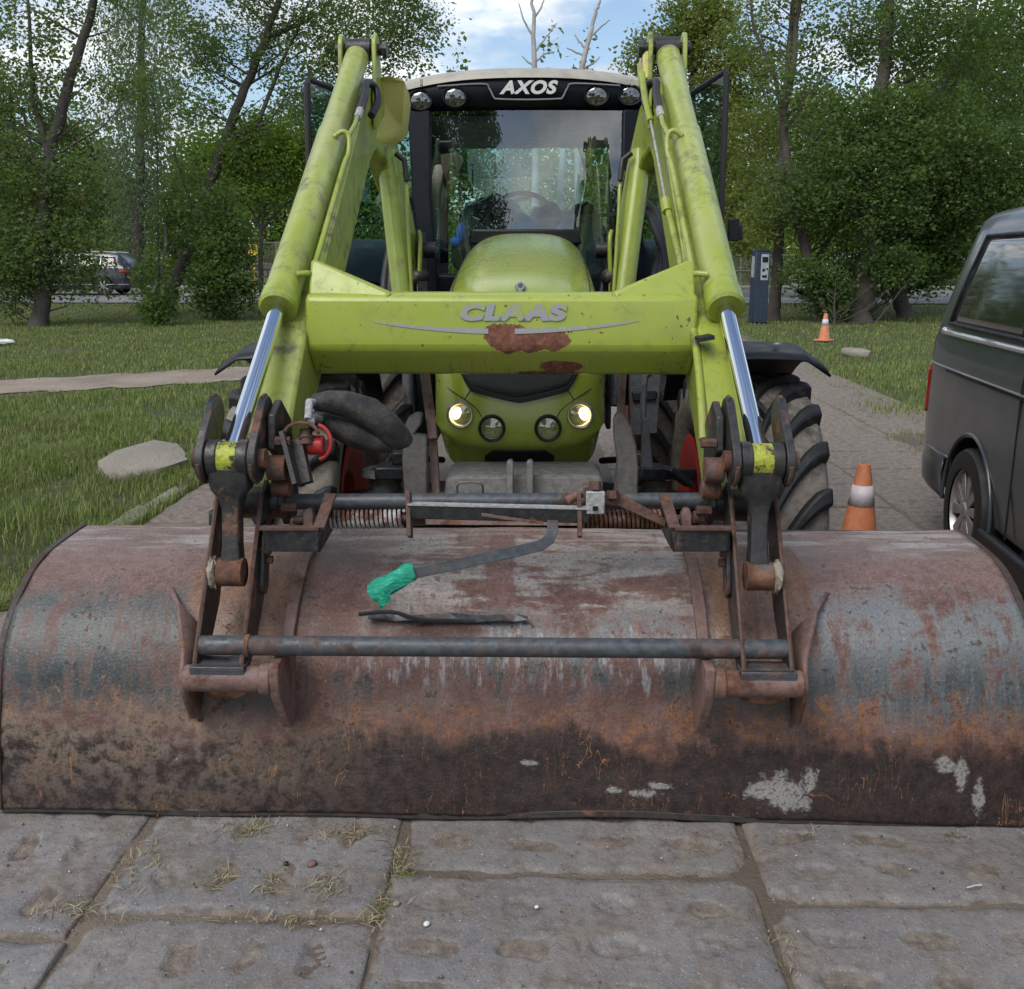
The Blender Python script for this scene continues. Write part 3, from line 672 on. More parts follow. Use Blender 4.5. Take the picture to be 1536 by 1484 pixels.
# pillars
for sx in (-1, 1):
    mb = MB(); mb.loft([[V(sx*x0, y0, z), V(sx*x1, y0+.02, z), V(sx*x1, y0+.12, z), V(sx*x0, y0+.1, z)] for x0, x1, y0, z in ((.50, .62, 5.50, 2.34), (.50, .60, 5.45, 1.9), (.47, .56, 5.42, 1.5), (.44, .52, 5.42, 1.1))]); part(mb, 'front_pillar', 'cabframe', smooth=40, bevel=.01)
    mb = MB(); mb.bar(V(sx*.62, 6.35, 2.35), V(sx*.66, 6.3, 1.2), .06, .08); part(mb, 'middle_pillar', 'cabframe', bevel=.008)
    mb = MB(); mb.bar(V(sx*.56, 6.9, 2.38), V(sx*.58, 6.95, 1.3), .06, .06); part(mb, 'rear_pillar', 'cabframe', bevel=.008)
    mb = MB(); mb.sheet([[V(sx*.635, 6.36, 2.34), V(sx*.585, 6.9, 2.36)], [V(sx*.665, 6.34, 1.45), V(sx*.595, 6.92, 1.45)]]); part(mb, 'side_window', 'glass', solid=.005)
# windscreen
mb = MB(); mb.sheet([[V(hw*(k/10-1), y+.03*abs(k/10-1)**2, z) for k in range(21)] for hw, y, z in ((.505, 5.495, 2.335), (.50, 5.47, 2.1), (.49, 5.44, 1.8), (.47, 5.42, 1.5))]); part(mb, 'windscreen', 'glass', smooth=60)
mb = MB(); mb.sheet([[V(-.55, 6.93, 2.36), V(.55, 6.93, 2.36)], [V(-.55, 6.96, 1.9), V(.55, 6.96, 1.9)], [V(-.55, 6.96, 1.45), V(.55, 6.96, 1.45)]]); part(mb, 'rear_window', 'glass')
mb = MB(); mb.box((0, 6.18, 1.22), (1.16, 1.4, .42)); mb.box((0, 5.5, 1.3), (.98, .12, .42)); part(mb, 'cab_floor', 'cabframe', bevel=.02)
mb = MB(); mb.box((0, 6.2, 2.30), (1.1, 1.3, .03)); part(mb, 'headliner', 'plastic')
# raised rear hatch pane seen through the cab
mb = MB(); a = [P(664, 205, 7.2), P(795, 205, 7.2), P(797, 262, 7.5), P(722, 266, 7.5), P(665, 246, 7.4)]
mb.add(a, [(0, 1, 2, 3, 4)]); hp = part(mb, 'rear_hatch', 'doorglass', smooth=0)
mb = MB(); mb.tube([a[4], a[3], a[2]], .012, 8); mb.tube([a[0], a[4]], .008, 8); part(mb, 'hatch_edge', 'rubberdark', hp)
mb = MB(); mb.tube([P(678, 208, 7.0), P(685, 240, 6.9), P(688, 258, 6.9)], .016, 8); part(mb, 'hatch_strut', 'rubberdark', hp)
# dash, steering wheel, seat wrapped in plastic
mb = MB(); secs = []
for t in range(7):
    a_ = math.pi*t/6; secs.append([V(.17*math.cos(b_)*(.5+.5*math.sin(a_*.5+.8))-.03, 5.58+.14*t/6, 1.5+.33*max(0, math.sin(b_))*(1-.1*t/6)) for b_ in np.linspace(0, math.pi, 14)])
mb.loft(secs, False, False); part(mb, 'dashboard', 'plastic', smooth=60)
mb = MB(); c = V(-.03, 5.92, 1.80); ringp = [c+V(.19*math.cos(a_), .11*math.sin(a_), .155*math.sin(a_)) for a_ in np.linspace(0, 2*math.pi, 33)]; mb.tube(ringp, .014, 8, False)
for a_ in (.5, 2.6, 4.7): mb.bar(c, c+V(.19*math.cos(a_), .11*math.sin(a_), .155*math.sin(a_)), .03, .01)
part(mb, 'steering_wheel', 'rubberdark', smooth=50)
m = MT('plastic_wrap'); v = m.tc(); n1 = m.noise(v, 7, 7, .7, 1.2); n2 = m.noise(v, 22, 5, .7, 2.0)
m.bump(m.mth('ADD', n1, m.mth('MULTIPLY', n2, .5)), 1.0, .09); MATS['wrap'] = m.fin(m.mix(m.sm(n1, .4, .65), (.006, .007, .008), (.05, .06, .06)), .14, 0, Coat_Weight=.6)
def wrapped(c, rad, name, seed):
    r = np.random.default_rng(seed); mb = MB(); mb.ball(c, rad, 22, 30)
    pts = np.array([p[:] for p in mb.v]); s_ = smooth_noise(pts[:, 0]*1.2+pts[:, 2]*.9, pts[:, 2]*1.5-pts[:, 1], seed, 1.7, 4)
    for p, q in zip(mb.v, s_): p += (p-Vector(c))*(.20*q)
    return part(mb, name, 'wrap', smooth=25)
wrapped(V(-.20, 6.2, 1.66), (.25, .26, .29), 'seat', 3); wrapped(V(.31, 6.1, 1.60), (.19, .3, .29), 'passenger_seat', 5); wrapped(V(.13, 6.45, 1.72), (.13, .12, .22), 'seat_backrest', 8)
mb = MB(); mb.ball(V(-.38, 5.98, 1.73), (.03, .03, .06)); mb.ball(V(-.41, 5.95, 1.68), (.035, .03, .03)); part(mb, 'blue_rag', m_plain('blue_cloth', (.06, .16, .55), .8), smooth=60)
mb = MB(); mb.bar(P(800, 331, 5.36), P(945, 320, 5.30), .018, .018); mb.bar(P(812, 333, 5.4), P(790, 338, 5.45), .03, .03); part(mb, 'wiper', 'rubberdark')
for x, y, rx, ry in ((877, 180, 19, 14), (924, 172, 20, 13)):
    c = P(x, y, 5.65); mb = MB(); mb.lathe([(.001, -.02), (.05, -.02), (.066, 0), (.05, .05), (.001, .06)], c, (0, 1, 0), 20)
    for p in mb.v: p.z = c.z+(p.z-c.z)*.72
    mb.bar(c, c+V(0, 0, .13), .02, .02); part(mb, 'cab_mirror', 'rubberdark', smooth=50)
mb = MB(); mb.tube([P(668, 230, 5.6), P(674, 228, 5.6), P(669, 315, 5.6)], .006, 6); part(mb, 'grab_rail', 'rubberdark')
mb = MB(); mb.tube([P(868, 222, 6.6), P(884, 272, 6.6)], .007, 6); part(mb, 'aerial', 'rubberdark')
mb = MB(); mb.bar(P(846, 205, 6.9), P(838, 315, 6.9), .035, .03); part(mb, 'window_strap', m_plain('pale_strap', (.5, .52, .52), .7))
mb = MB(); mb.bar(P(931, 215, 5.7), P(936, 330, 5.7), .012, .02); part(mb, 'window_guide', 'rubberdark')
# opened doors
for sx, ox in ((-1, -1.075), (1, .975)):
    q = [V(ox, 5.22, 2.475 if sx > 0 else 2.445), V(ox+(.0 if sx > 0 else -.005), 5.20, 1.9), V(ox+.005*sx, 5.2, 1.66), V(ox-.05*sx, 5.3, 1.50), V(sx*.70, 6.25, 1.40), V(sx*.66, 6.3, 2.33), V(sx*.80, 5.8, 2.40)]
    mb = MB(); mb.add(q, [tuple(range(7))]); d = part(mb, 'door', 'doorglass', smooth=0)
    mb = MB(); mb.tube([q[6], q[0]+V(0, .02, 0), q[0]+V(0, 0, -.02), q[1], q[2], q[3], q[4]], [.017]*7, 8); mb.tube([q[4], q[5], q[6]], .016, 8); part(mb, 'door_frame', 'rubberdark', d)
    if sx > 0:
        mb = MB(); c = P(1100, 345, 5.05); mb.box(c, (.055, .04, .11)); mb.box(c+V(.03, 0, -.012), (.03, .03, .07)); part(mb, 'door_latch', 'plastic', d, bevel=.006)
    mb = MB(); c = V(ox-.13*sx, 5.45, 2.18); mb.ball(c, (.045, .04, .12)); mb.bar(c, c+V(-.05*sx, .1, .14), .02, .02); part(mb, 'side_mirror', 'plastic', smooth=60)

# --- loader arms
LC = -.05; CYA, CYT = (2.55, 1.085), (4.55, 2.452)
def cyl_pt(t): return (CYA[0]+(CYT[0]-CYA[0])*t, CYA[1]+(CYT[1]-CYA[1])*t)
CN = Vector((0, -.564, .826))
ARM = [(2.74, .93, .12), (2.95, 1.12, .19), (3.2, 1.32, .255), (3.6, 1.59, .26), (4.0, 1.86, .26), (4.35, 2.10, .27), (4.58, 2.20, .29), (4.76, 2.14, .29), (4.95, 1.95, .25), (5.18, 1.64, .19), (5.26, 1.52, .14)]
def arm_x(i): return 0 if i < 6 else .135*(i-6)/4
MATS['arm'] = m_paint('loader_arm_paint', (.30, .365, .045), .36, .725, .8, .13, .25, 38, (.36, .39, .12))
for sx in (-1, 1):
    X = LC+sx*.65; secs = []
    for i, (y, z, h) in enumerate(ARM):
        a = ARM[max(0, i-1)]; c = ARM[min(len(ARM)-1, i+1)]; t = Vector((0, c[0]-a[0], c[1]-a[1])).normalized(); nr = Vector((0, -t.z, t.y))
        hw = .055 if i < 7 else .045; x = X-sx*arm_x(i); p = V(x, y, z)
        secs.append([p+V(-hw, 0, 0)-nr*h/2, p+V(hw, 0, 0)-nr*h/2, p+V(hw, 0, 0)+nr*h/2, p+V(-hw, 0, 0)+nr*h/2])
    mb = MB(); mb.loft(secs); arm = part(mb, 'loader_arm', 'arm', bevel=.012)
    # welded edge strip
    mb = MB(); mb.tube([V(X-sx*.055, y, z)+Vector((0, -.564, .826))*(h/2-.012) for y, z, h in ARM[2:6]], .007, 6); part(mb, 'weld_bead', 'arm', arm)
    # tilt cylinder
    def cp(t, dx=0, off=0): y, z = cyl_pt(t); return V(X-sx*dx, y, z)+CN*off
    # slight outward lean of the rod end, as the hitch is a little wider
    A_ = V(LC+sx*.69, *CYA)
    def cq(t, dx=0, off=0):
        p = A_.lerp(V(X, *CYT), t); return p+V(-sx*dx, 0, 0)+CN*off
    mb = MB(); mb.tube([cq(.285), cq(.70), cq(.705), cq(.97)], [.055, .055, .0495, .0495], 28); mb.tube([cq(.97), cq(.985)], [.0495, .03], 28); cyl_ = part(mb, 'tilt_cylinder', 'arm', arm, smooth=40)
    mb = MB(); mb.tube([cq(.262), cq(.266), cq(.288), cq(.30)], [.052, .060, .060, .055], 28); part(mb, 'cylinder_gland', 'green', arm)
    mb = MB(); mb.cyl(cq(.0), cq(.27), .0255, n=24); part(mb, 'piston_rod', 'chrome', arm)
    # top eye, ears and pin
    e = V(X, *CYT); mb = MB(); mb.cyl(e-V(.05, 0, 0), e+V(.05, 0, 0), .045, n=24); part(mb, 'cylinder_eye', 'black', arm)
    for s2 in (-1, 1):
        x = s2*.062; mb = MB(); pts = [e+V(x, math.cos(a_)*.062, math.sin(a_)*.062) for a_ in np.linspace(R(170), R(-20), 10)]+[V(X+x, 4.72, 2.22), V(X+x, 4.46, 2.12)]
        mb.prism(pts, (.018*s2, 0, 0)); part(mb, 'knee_ear', 'arm', arm, bevel=.004)
    mb = MB(); mb.cyl(e-V(.1, 0, 0), e+V(.1, 0, 0), .024); mb.tube([e+V(sx*-.1, 0, 0), e+V(sx*-.118, 0, 0)], .034, 8); part(mb, 'knee_pin', 'black', arm)
    # hard pipe beside the barrel with hooked ends
    mb = MB(); mb.tube([cq(.66, .03, .045), cq(.665, .06, .06), cq(.66, .083, .045), cq(.635, .085, .01), cq(.6, .078, .005), cq(.4, .078, .005), cq(.345, .08, .012), cq(.325, .085, .02), cq(.315, .075, .04), cq(.31, .045, .045)], .0095, 8); part(mb, 'hydraulic_pipe', 'arm', arm, smooth=60)
    mb = MB(); mb.tube([cq(.66, .075, .04), cq(.70, .09, .04), cq(.745, .088, .03)], .009, 8); part(mb, 'hydraulic_pipe', 'arm', arm, smooth=60)
    mb = MB(); mb.tube([cq(.73, .088, .03), cq(.765, .088, .025)], .015, 8); part(mb, 'hose_fitting', 'galv', arm)
    mb = MB(); mb.tube([cq(.76, .088, .025), cq(.82, .085, .015), cq(.865, .075, .01), cq(.885, .10, -.03), cq(.86, .115, -.06), cq(.82, .10, -.07)], .016, 10); part(mb, 'hydraulic_hose', 'hose', arm, smooth=60)
    # lift cylinder behind the knee
    mb = MB(); mb.tube([V(X-sx*.07, 4.80, 2.06), V(X-sx*.13, 4.66, 1.60), V(X-sx*.17, 4.56, 1.30)], .05, 20); part(mb, 'lift_cylinder', 'green', arm, smooth=60)
    mb = MB(); mb.tube([V(X-sx*.17, 4.56, 1.30), V(X-sx*.19, 4.45, .95)], .027, 16); part(mb, 'lift_rod', 'pipe', arm)
    mb = MB(); mb.tube([V(X-sx*.15, 4.74, 1.97), V(X-sx*.17, 4.70, 1.90), V(X-sx*.175, 4.66, 1.8), V(X-sx*.19, 4.6, 1.55), V(X-sx*.20, 4.56, 1.40)], .009, 8); part(mb, 'hydraulic_pipe', 'green', arm, smooth=60)
    mb = MB(); mb.tube([V(X-sx*.12, 4.73, 2.05), V(X-sx*.16, 4.72, 2.02), V(X-sx*.17, 4.70, 1.93)], .013, 8); part(mb, 'hydraulic_hose', 'hose', arm, smooth=60)
    # tower with pivot and hoses
    tx = X-sx*.135-sx*.04
    mb = MB(); mb.prism([V(tx-.012, y, z) for y, z in ((5.14, 1.66), (5.18, 1.72), (5.30, 1.72), (5.36, 1.64), (5.36, .75), (5.0, .75), (5.0, 1.1))], (.024, 0, 0)); tw = part(mb, 'loader_tower', 'black', bevel=.006)
    mb = MB(); mb.cyl(V(tx-.07, 5.24, 1.63), V(tx+.07, 5.24, 1.63), .04); part(mb, 'pivot_pin', 'black', tw)
    mb = MB(); mb.tube([V(tx, 5.1, 1.72), V(tx-sx*.01, 5.06, 1.66), V(tx, 5.05, 1.4), V(tx, 5.05, 1.1)], .011, 8); part(mb, 'yellow_hose', 'green', tw, smooth=60)
    for q in range(4):
        a_ = random.uniform(-.03, .03); mb = MB(); mb.tube([V(tx+a_, 5.1+.03*q, 1.5), V(tx+a_*2, 5.04, 1.35), V(tx+a_*1.5-sx*.03, 5.0+.03*q, 1.1), V(tx, 5.0, .9)], .014, 8); part(mb, 'hydraulic_hose', 'hose', tw, smooth=60)
    mb = MB(); mb.ball(V(tx, 5.08, 1.50), (.05, .05, .045)); mb.box((tx+.02, 5.05, 1.45), (.05, .04, .06)); part(mb, 'valve_block', 'black', tw)
    # twin hoses drooping from the cab side
    for q in range(3):
        mb = MB(); mb.tube([V(sx*.62, 5.6+.1*q, 1.9), V(sx*(.70-.02*q), 5.3, 1.75), V(sx*(.64+.03*q), 5.1, 1.5), V(sx*(.66+.02*q), 5.0, 1.2)], .022, 8); part(mb, 'hose_bundle', 'hose', smooth=60)
    # tip boss and pipes at the lower end
    mb = MB(); mb.cyl(V(X-.075, 2.74, .93), V(X+.075, 2.74, .93), .055); part(mb, 'arm_tip_boss', 'hitch', arm)
# faded cover on one knee
X = LC-.65
mb = MB()
prof = [[P(559, 122, 4.35), P(578, 113, 4.3), P(605, 116, 4.35), P(608, 140, 4.45), P(603, 190, 4.55), P(573, 213, 4.42), P(560, 214, 4.35), P(556, 180, 4.30)]]
prof.append([p+V(.0, .22, -.02) for p in prof[0]]); mb.loft(prof); part(mb, 'knee_cover', 'cover', bevel=.02)
# level indicator rod on one arm
X = LC+.65
mb = MB(); mb.tube([P(999, 302, 3.52), P(1022, 400, 3.28), P(1041, 500, 3.04), P(1050, 580, 2.92), P(1055, 660, 2.8)], .012, 10); part(mb, 'indicator_tube', 'arm', smooth=60)
mb = MB(); mb.tube([P(976, 182, 3.85), P(988, 245, 3.68), P(999, 305, 3.52)], .0055, 8); part(mb, 'indicator_rod', 'galv', smooth=60)
mb = MB(); mb.tube([P(962, 110, 4.05), P(968, 150, 3.95), P(976, 182, 3.85)], .014, 8); part(mb, 'indicator_sleeve', 'arm', smooth=60)
mb = MB(); mb.tube([P(998, 300, 3.51), P(1001, 318, 3.48)], .018, 8); part(mb, 'indicator_clamp', 'arm')
mb = MB(); mb.bar(P(1046, 509, 2.96), P(1068, 505, 2.96), .07, .012); part(mb, 'hose_tie', 'rubberdark')
mb = MB(); mb.prism([P(964, 82, 4.2), P(972, 72, 4.2), P(978, 76, 4.2), P(978, 118, 4.2), P(966, 118, 4.2)], V(0, .25, 0)); part(mb, 'knee_plate', 'cover', bevel=.006)

# --- crossbeam
def m_beam():
    m = MT('crossbeam_paint'); v = m.tc(); x, y, z = m.sep(v); n1 = m.noise(v, 2.2, 6); n2 = m.noise(v, 14, 7, .65); nd = m.noise(v, 22, 5, .6)
    c = m.mix(m.sm(n1, .3, .7), (.275, .35, .035), (.325, .395, .05)); c = m.mix(m.sm(m.noise(v, 5, 6, .7), .5, .75, 0, .45), c, (.20, .235, .07)); c = m.mix(m.mth('MULTIPLY', m.sm(m.noise(v, 7, 8, .75), .52, .66), m.sm(m.noise(v, 50, 4, .7), .35, .6, 0, .5)), c, (.10, .085, .05))
    ru = m.ramp(m.noise(v, 45, 7, .75), [(.25, (.045, .02, .015)), (.42, (.13, .05, .03)), (.56, (.22, .09, .055)), (.68, (.30, .16, .12))])
    tot = None
    for cx, cz, rx, rz in ((-.025, 1.355, .078, .046), (.045, 1.345, .06, .032), (.11, 1.352, .05, .036), (.135, 1.262, .07, .02), (.02, 1.237, .02, .008), (.1, 1.242, .1, .008)):
        dx = m.mth('DIVIDE', m.mth('SUBTRACT', x, cx), rx); dz = m.mth('DIVIDE', m.mth('SUBTRACT', z, cz), rz)
        d = m.mth('SQRT', m.mth('ADD', m.mth('MULTIPLY', dx, dx), m.mth('MULTIPLY', dz, dz))); k = m.sm(m.mth('ADD', d, m.mth('MULTIPLY', m.mth('SUBTRACT', nd, .5), 1.1)), 1.02, .97)
        tot = k if tot is None else m.mth('MAXIMUM', tot, k)
    sp = m.sm(m.noise(v, 52, 3, .55), .69, .70); sp2 = m.sm(m.noise(v, 17, 5, .7), .675, .685)
    tot = m.mth('MAXIMUM', tot, m.mth('MAXIMUM', sp, sp2))
    st = m.noise(m.vmul(v, (30, 1, 3.5)), 2.5, 4); run = m.mth('MULTIPLY', m.sm(st, .58, .72), m.sm(z, 1.33, 1.25, 0, .5)); c = m.mix(run, c, (.12, .07, .03))
    c = m.mix(tot, c, ru); m.bump(m.mth('ADD', m.mth('MULTIPLY', n2, .15), m.mth('MULTIPLY', tot, m.mth('SUBTRACT', m.noise(v, 60, 4), 1.2))), .35, .004)
    return m.fin(c, m.fmix(tot, m.sm(n2, .3, .75, .3, .5), .85), Coat_Weight=m.fmix(tot, .25, 0.0))
MATS['beam'] = m_beam()
x0, x1 = LC-.60, LC+.60
sec = [(3.125, 1.49), (3.10, 1.478), (3.085, 1.40), (3.085, 1.325), (3.105, 1.30), (3.175, 1.235), (3.27, 1.235), (3.30, 1.26), (3.30, 1.47), (3.28, 1.49)]
mb = MB(); mb.loft([[V(x0+(x1-x0)*k/12, y, z) for y, z in sec] for k in range(13)]); beam = part(mb, 'crossbeam', 'beam', bevel=.012)
for sx in (-1, 1):
    xe = LC+sx*.595
    o_ = [V(xe, 3.10, 1.425), V(xe-sx*.18, 3.10, 1.425), V(xe-sx*.225, 3.105, 1.455), V(xe-sx*.255, 3.12, 1.492), V(xe-sx*.02, 3.19, 1.585), V(xe, 3.19, 1.59)]
    mb = MB(); mb.prism([p+V(0, -.006, 0) for p in o_], (0, .05, 0)); part(mb, 'beam_gusset', 'beam', beam, bevel=.008)
    mb = MB(); mb.tube([p+V(0, -.006, 0) for p in o_[:4]], .0045, 6); part(mb, 'weld_bead', 'beam', beam)
# silver swoosh and worn letters
m = MT('worn_silver_sticker'); v = m.tc(); k = m.sm(m.noise(v, 26, 5, .7), .52, .6); MATS['sticker'] = m.fin(m.mix(k, (.34, .35, .37), m.mix(m.sm(m.noise(v, 60, 3), .4, .6), (.25, .33, .06), (.42, .43, .43))), .55)
def beam_y(z): return 3.085+(3.10-3.085)*max(0, (z-1.40)/.078) if z > 1.40 else 3.085
mb = MB(); g0 = []
for k in range(31):
    t = k/30; x = PY(545, 0, 3.085).x+(PY(973, 0, 3.085).x-PY(545, 0, 3.085).x)*t; zc = 1.405-.030*(1-(2*t-1)**2)+.004*t; th = .001+.0075*(1-abs(2*t-1))**.6
    g0.append([V(x, beam_y(zc)-.0015, zc-th), V(x, beam_y(zc)-.0015, zc+th)])
for a_, b_ in ((0, 14), (16, 31)): mb = MB(); part(mb.sheet(g0[a_:b_]), 'swoosh_sticker', 'sticker', beam, smooth=0, solid=.001)
m = MT('worn_lettering'); v = m.tc(); k = m.sm(m.mth('ADD', m.mth('MULTIPLY', m.noise(m.vmul(v, (70, 1, 5)), 1.6, 4, .7), .6), m.mth('MULTIPLY', m.noise(v, 30, 6, .8), .4)), .51, .56); MATS['wornletters'] = m.fin(m.mix(k, (.26, .27, .30), (.28, .345, .07)), .6)
Mt = Matrix.Translation(V(-.018, 3.0835, 1.413)) @ Matrix.Rotation(R(79), 4, 'X')
text_mesh('worn_lettering', 'CLAAS', .062, MATS['wornletters'], beam, Mt, .15, .0006, .0042, 1.62, 1.1)

# --- quick hitch
MATS['yellowwear'] = m_steel('worn_green_boss', (.36, .40, .04), .52, .5, 22, [(.3, (.02, .018, .015)), (.6, (.06, .045, .03)), (.8, (.16, .1, .06))])
def capsule(a, b, r0, r1, x, thick, n=9):         # plate with round ends in the YZ plane
    a, b = Vector((0, *a)), Vector((0, *b)); d = (b-a).normalized(); base = math.atan2(d.z, d.y); pts = []
    for k in range(n): q = base+math.pi/2+math.pi*k/(n-1); pts.append(V(x, a.y+r0*math.cos(q), a.z+r0*math.sin(q)))
    for k in range(n): q = base-math.pi/2+math.pi*k/(n-1); pts.append(V(x, b.y+r1*math.cos(q), b.z+r1*math.sin(q)))
    return pts, (thick, 0, 0)
LB = (2.50, .79)
for sx in (-1, 1):
    xp = LC+sx*.69
    # ears clasping the rod end
    for s2, (top, rr) in ((1, ((2.66, 1.185), .05)), (-1, ((2.66, 1.185), .05))):
        x = xp+sx*s2*.068-.011; mb = MB(); mb.prism(*capsule((CYA[0], CYA[1]-.005), top, .056, rr, x, .022)); o = part(mb, 'linkage_ear', 'hitch', bevel=.003)
        mb = MB(); pts, ex = capsule((CYA[0], CYA[1]-.005), top, .0575, rr+.0015, x, .022); pts = pts[2:-1]
        mb.tube([p+V(.011, 0, 0) for p in pts], [.006]*len(pts), 6); part(mb, 'rusty_edge', 'rustedge', o)
    # bell crank plate reaching inwards from the arm tip
    mb = MB(); xk = LC+sx*.585; mb.prism([V(xk, y, z) for y, z in ((2.62, 1.19), (2.70, 1.22), (2.80, 1.15), (2.80, .92), (2.72, .86), (2.66, .93), (2.68, 1.05), (2.60, 1.10))], (.02*sx, 0, 0)); part(mb, 'bell_crank', 'hitch', bevel=.004)
    for yy, zz, r_ in ((2.60, 1.05, .034), (2.63, .99, .026)):
        mb = MB(); mb.cyl(V(xk-sx*.03, yy, zz), V(xk+sx*.02, yy, zz), r_, n=20); part(mb, 'link_pin', 'rust', bevel=.003)
    for yy, zz in ((2.61, 1.12), (2.64, .93)): mb = MB(); mb.cyl(V(xk-sx*.04, yy, zz), V(xk, yy, zz), .013, n=6); part(mb, 'bolt', 'rustedge')
    # forged Y link
    mb = MB(); c = V(xp, *CYA)
    mb.cyl(c-V(.055, 0, 0), c-V(.026, 0, 0), .05, n=24); mb.cyl(c+V(.026, 0, 0), c+V(.055, 0, 0), .05, n=24)
    secs = []
    for z_, hw, hd, yo in ((CYA[1]-.02, .056, .046, .005), (CYA[1]-.055, .056, .045, .004), (CYA[1]-.08, .05, .04, 0), (CYA[1]-.10, .032, .034, 0), (CYA[1]-.13, .025, .03, -.004), (.93, .0235, .028, -.012), (.86, .0235, .028, -.025), (LB[1], .03, .03, -.045)):
        secs.append([V(xp+math.copysign(abs(math.cos(a_))**.3, math.cos(a_))*hw, CYA[0]+yo+math.copysign(abs(math.sin(a_))**.4, math.sin(a_))*hd, z_) for a_ in np.linspace(0, 2*math.pi, 17)[:-1]])
    mb.loft(secs); yl = part(mb, 'forged_link', 'hitch', smooth=28, bevel=.003)
    mb = MB(); mb.cyl(c-V(.027, 0, 0), c+V(.027, 0, 0), .046, n=24); part(mb, 'rod_end', 'yellowwear', yl)
    mb = MB(); mb.cyl(c-V(.095, 0, 0), c+V(.095, 0, 0), .027, n=20); part(mb, 'link_pin', 'rust', yl)
    mb = MB(); b = V(xp, *LB); mb.cyl(b-V(.033, 0, 0), b+V(.033, 0, 0), .038, n=20); mb.cyl(b+V(sx*.033, 0, 0), b+V(sx*.06, 0, 0), .028, n=16); part(mb, 'link_boss', 'rust', yl)
    mb = MB(); mb.ball(b+V(sx*.047, -.004, 0), (.016, .036, .042), 10, 16)
    for p in mb.v: p += Vector((random.gauss(0, .002), random.gauss(0, .003), random.gauss(0, .003)))
    part(mb, 'dried_mud', 'driedmud', yl)
    # two side plates of the hitch
    for off, nm in ((.755, 0), (.635, 1)):
        x = LC+sx*off; mb = MB()
        poly = [(2.625, .965), (2.60, .93), (2.36, .60), (2.355, .575), (2.40, .565), (2.47, .60), (2.56, .68), (2.70, .90), (2.72, .965), (2.68, 1.0)]
        mb.prism([V(x-.006, y, z) for y, z in poly], (.012, 0, 0)); hpz = part(mb, 'hitch_plate', 'hitch', bevel=.002)
        mb = MB(); mb.tube([V(x, y-.002, z) for y, z in poly[:4]], [.0062]*4, 6); part(mb, 'rusty_edge', 'rustedge', hpz)
        if nm: mb = MB(); pts, ex = capsule((2.555, .74), (2.60, .85), .03, .03, x-sx*.012-.006, .012); mb.prism(pts, ex); part(mb, 'pin_plate', 'hitch', hpz, bevel=.003)
    for yy, zz in ((2.58, .80), (2.57, .83)): mb = MB(); mb.cyl(V(LC+sx*.602, yy, zz), V(LC+sx*.635, yy, zz), .012, n=6); part(mb, 'bolt', 'rustedge')
    # foot tab joining both plates
    mb = MB(); mb.box((LC+sx*.695, 2.375, .583), (.14, .075, .014)); mb.box((LC+sx*.695, 2.345, .575), (.14, .014, .03)); part(mb, 'hitch_foot', 'pipe', bevel=.003)
# shafts
mb = MB(); mb.cyl(P(392, 753, 2.80), P(1068, 751, 2.80), .0225, n=20); part(mb, 'upper_shaft', 'pipe')
mb = MB(); mb.cyl(P(302, 968, 2.56), P(1180, 974, 2.55), .0255, n=24); part(mb, 'lower_shaft', 'pipe')
for x, y in ((372, 969), (1112, 973)): mb = MB(); mb.cyl(P(x-4, y, 2.56), P(x+4, y, 2.56), .030, n=24); part(mb, 'shaft_collar', 'rust', bevel=.002)
# springs on their rods
def spring(p0, p1, turns, r_, wr, name, mat):
    d = (p1-p0); ax = d.normalized(); u = V(0, 0, 1)-ax*ax.z; u.normalize(); w_ = ax.cross(u); n = turns*12
    mb = MB(); mb.tube([p0+d*(k/n)+(u*math.cos(k*math.pi/6)+w_*math.sin(k*math.pi/6))*r_ for k in range(n+1)], wr, 6); return part(mb, name, mat, smooth=60)
MATS['springm'] = m_steel('spring_steel', (.36, .34, .33), .53, .42, 14)
MATS['springr'] = m_steel('rusty_spring', (.22, .15, .11), .42, .5, 14)
spring(P(488, 780, 2.76), P(606, 778, 2.76), 17, .0225, .0048, 'coil_spring', 'springm'); spring(P(872, 779, 2.76), P(1002, 778, 2.76), 19, .0225, .0048, 'coil_spring', 'springr')
mb = MB(); mb.cyl(P(440, 780, 2.76), P(618, 778, 2.76), .011); mb.cyl(P(612, 778, 2.75), P(638, 778, 2.75), .020, n=16); part(mb, 'spring_rod', 'rustedge')
mb = MB(); mb.cyl(P(865, 779, 2.76), P(1060, 778, 2.76), .011); mb.cyl(P(1040, 776, 2.74), P(1056, 776, 2.74), .018, n=12); part(mb, 'spring_rod', 'rustedge')
for x in (462, 1030): mb = MB(); mb.prism([P(x-8, 792, 2.74), P(x-8, 772, 2.74), P(x-3, 764, 2.74), P(x+5, 764, 2.74), P(x+8, 772, 2.74), P(x+8, 792, 2.74)], V(0, .03, 0)); part(mb, 'spring_bracket', 'mauve', bevel=.004)
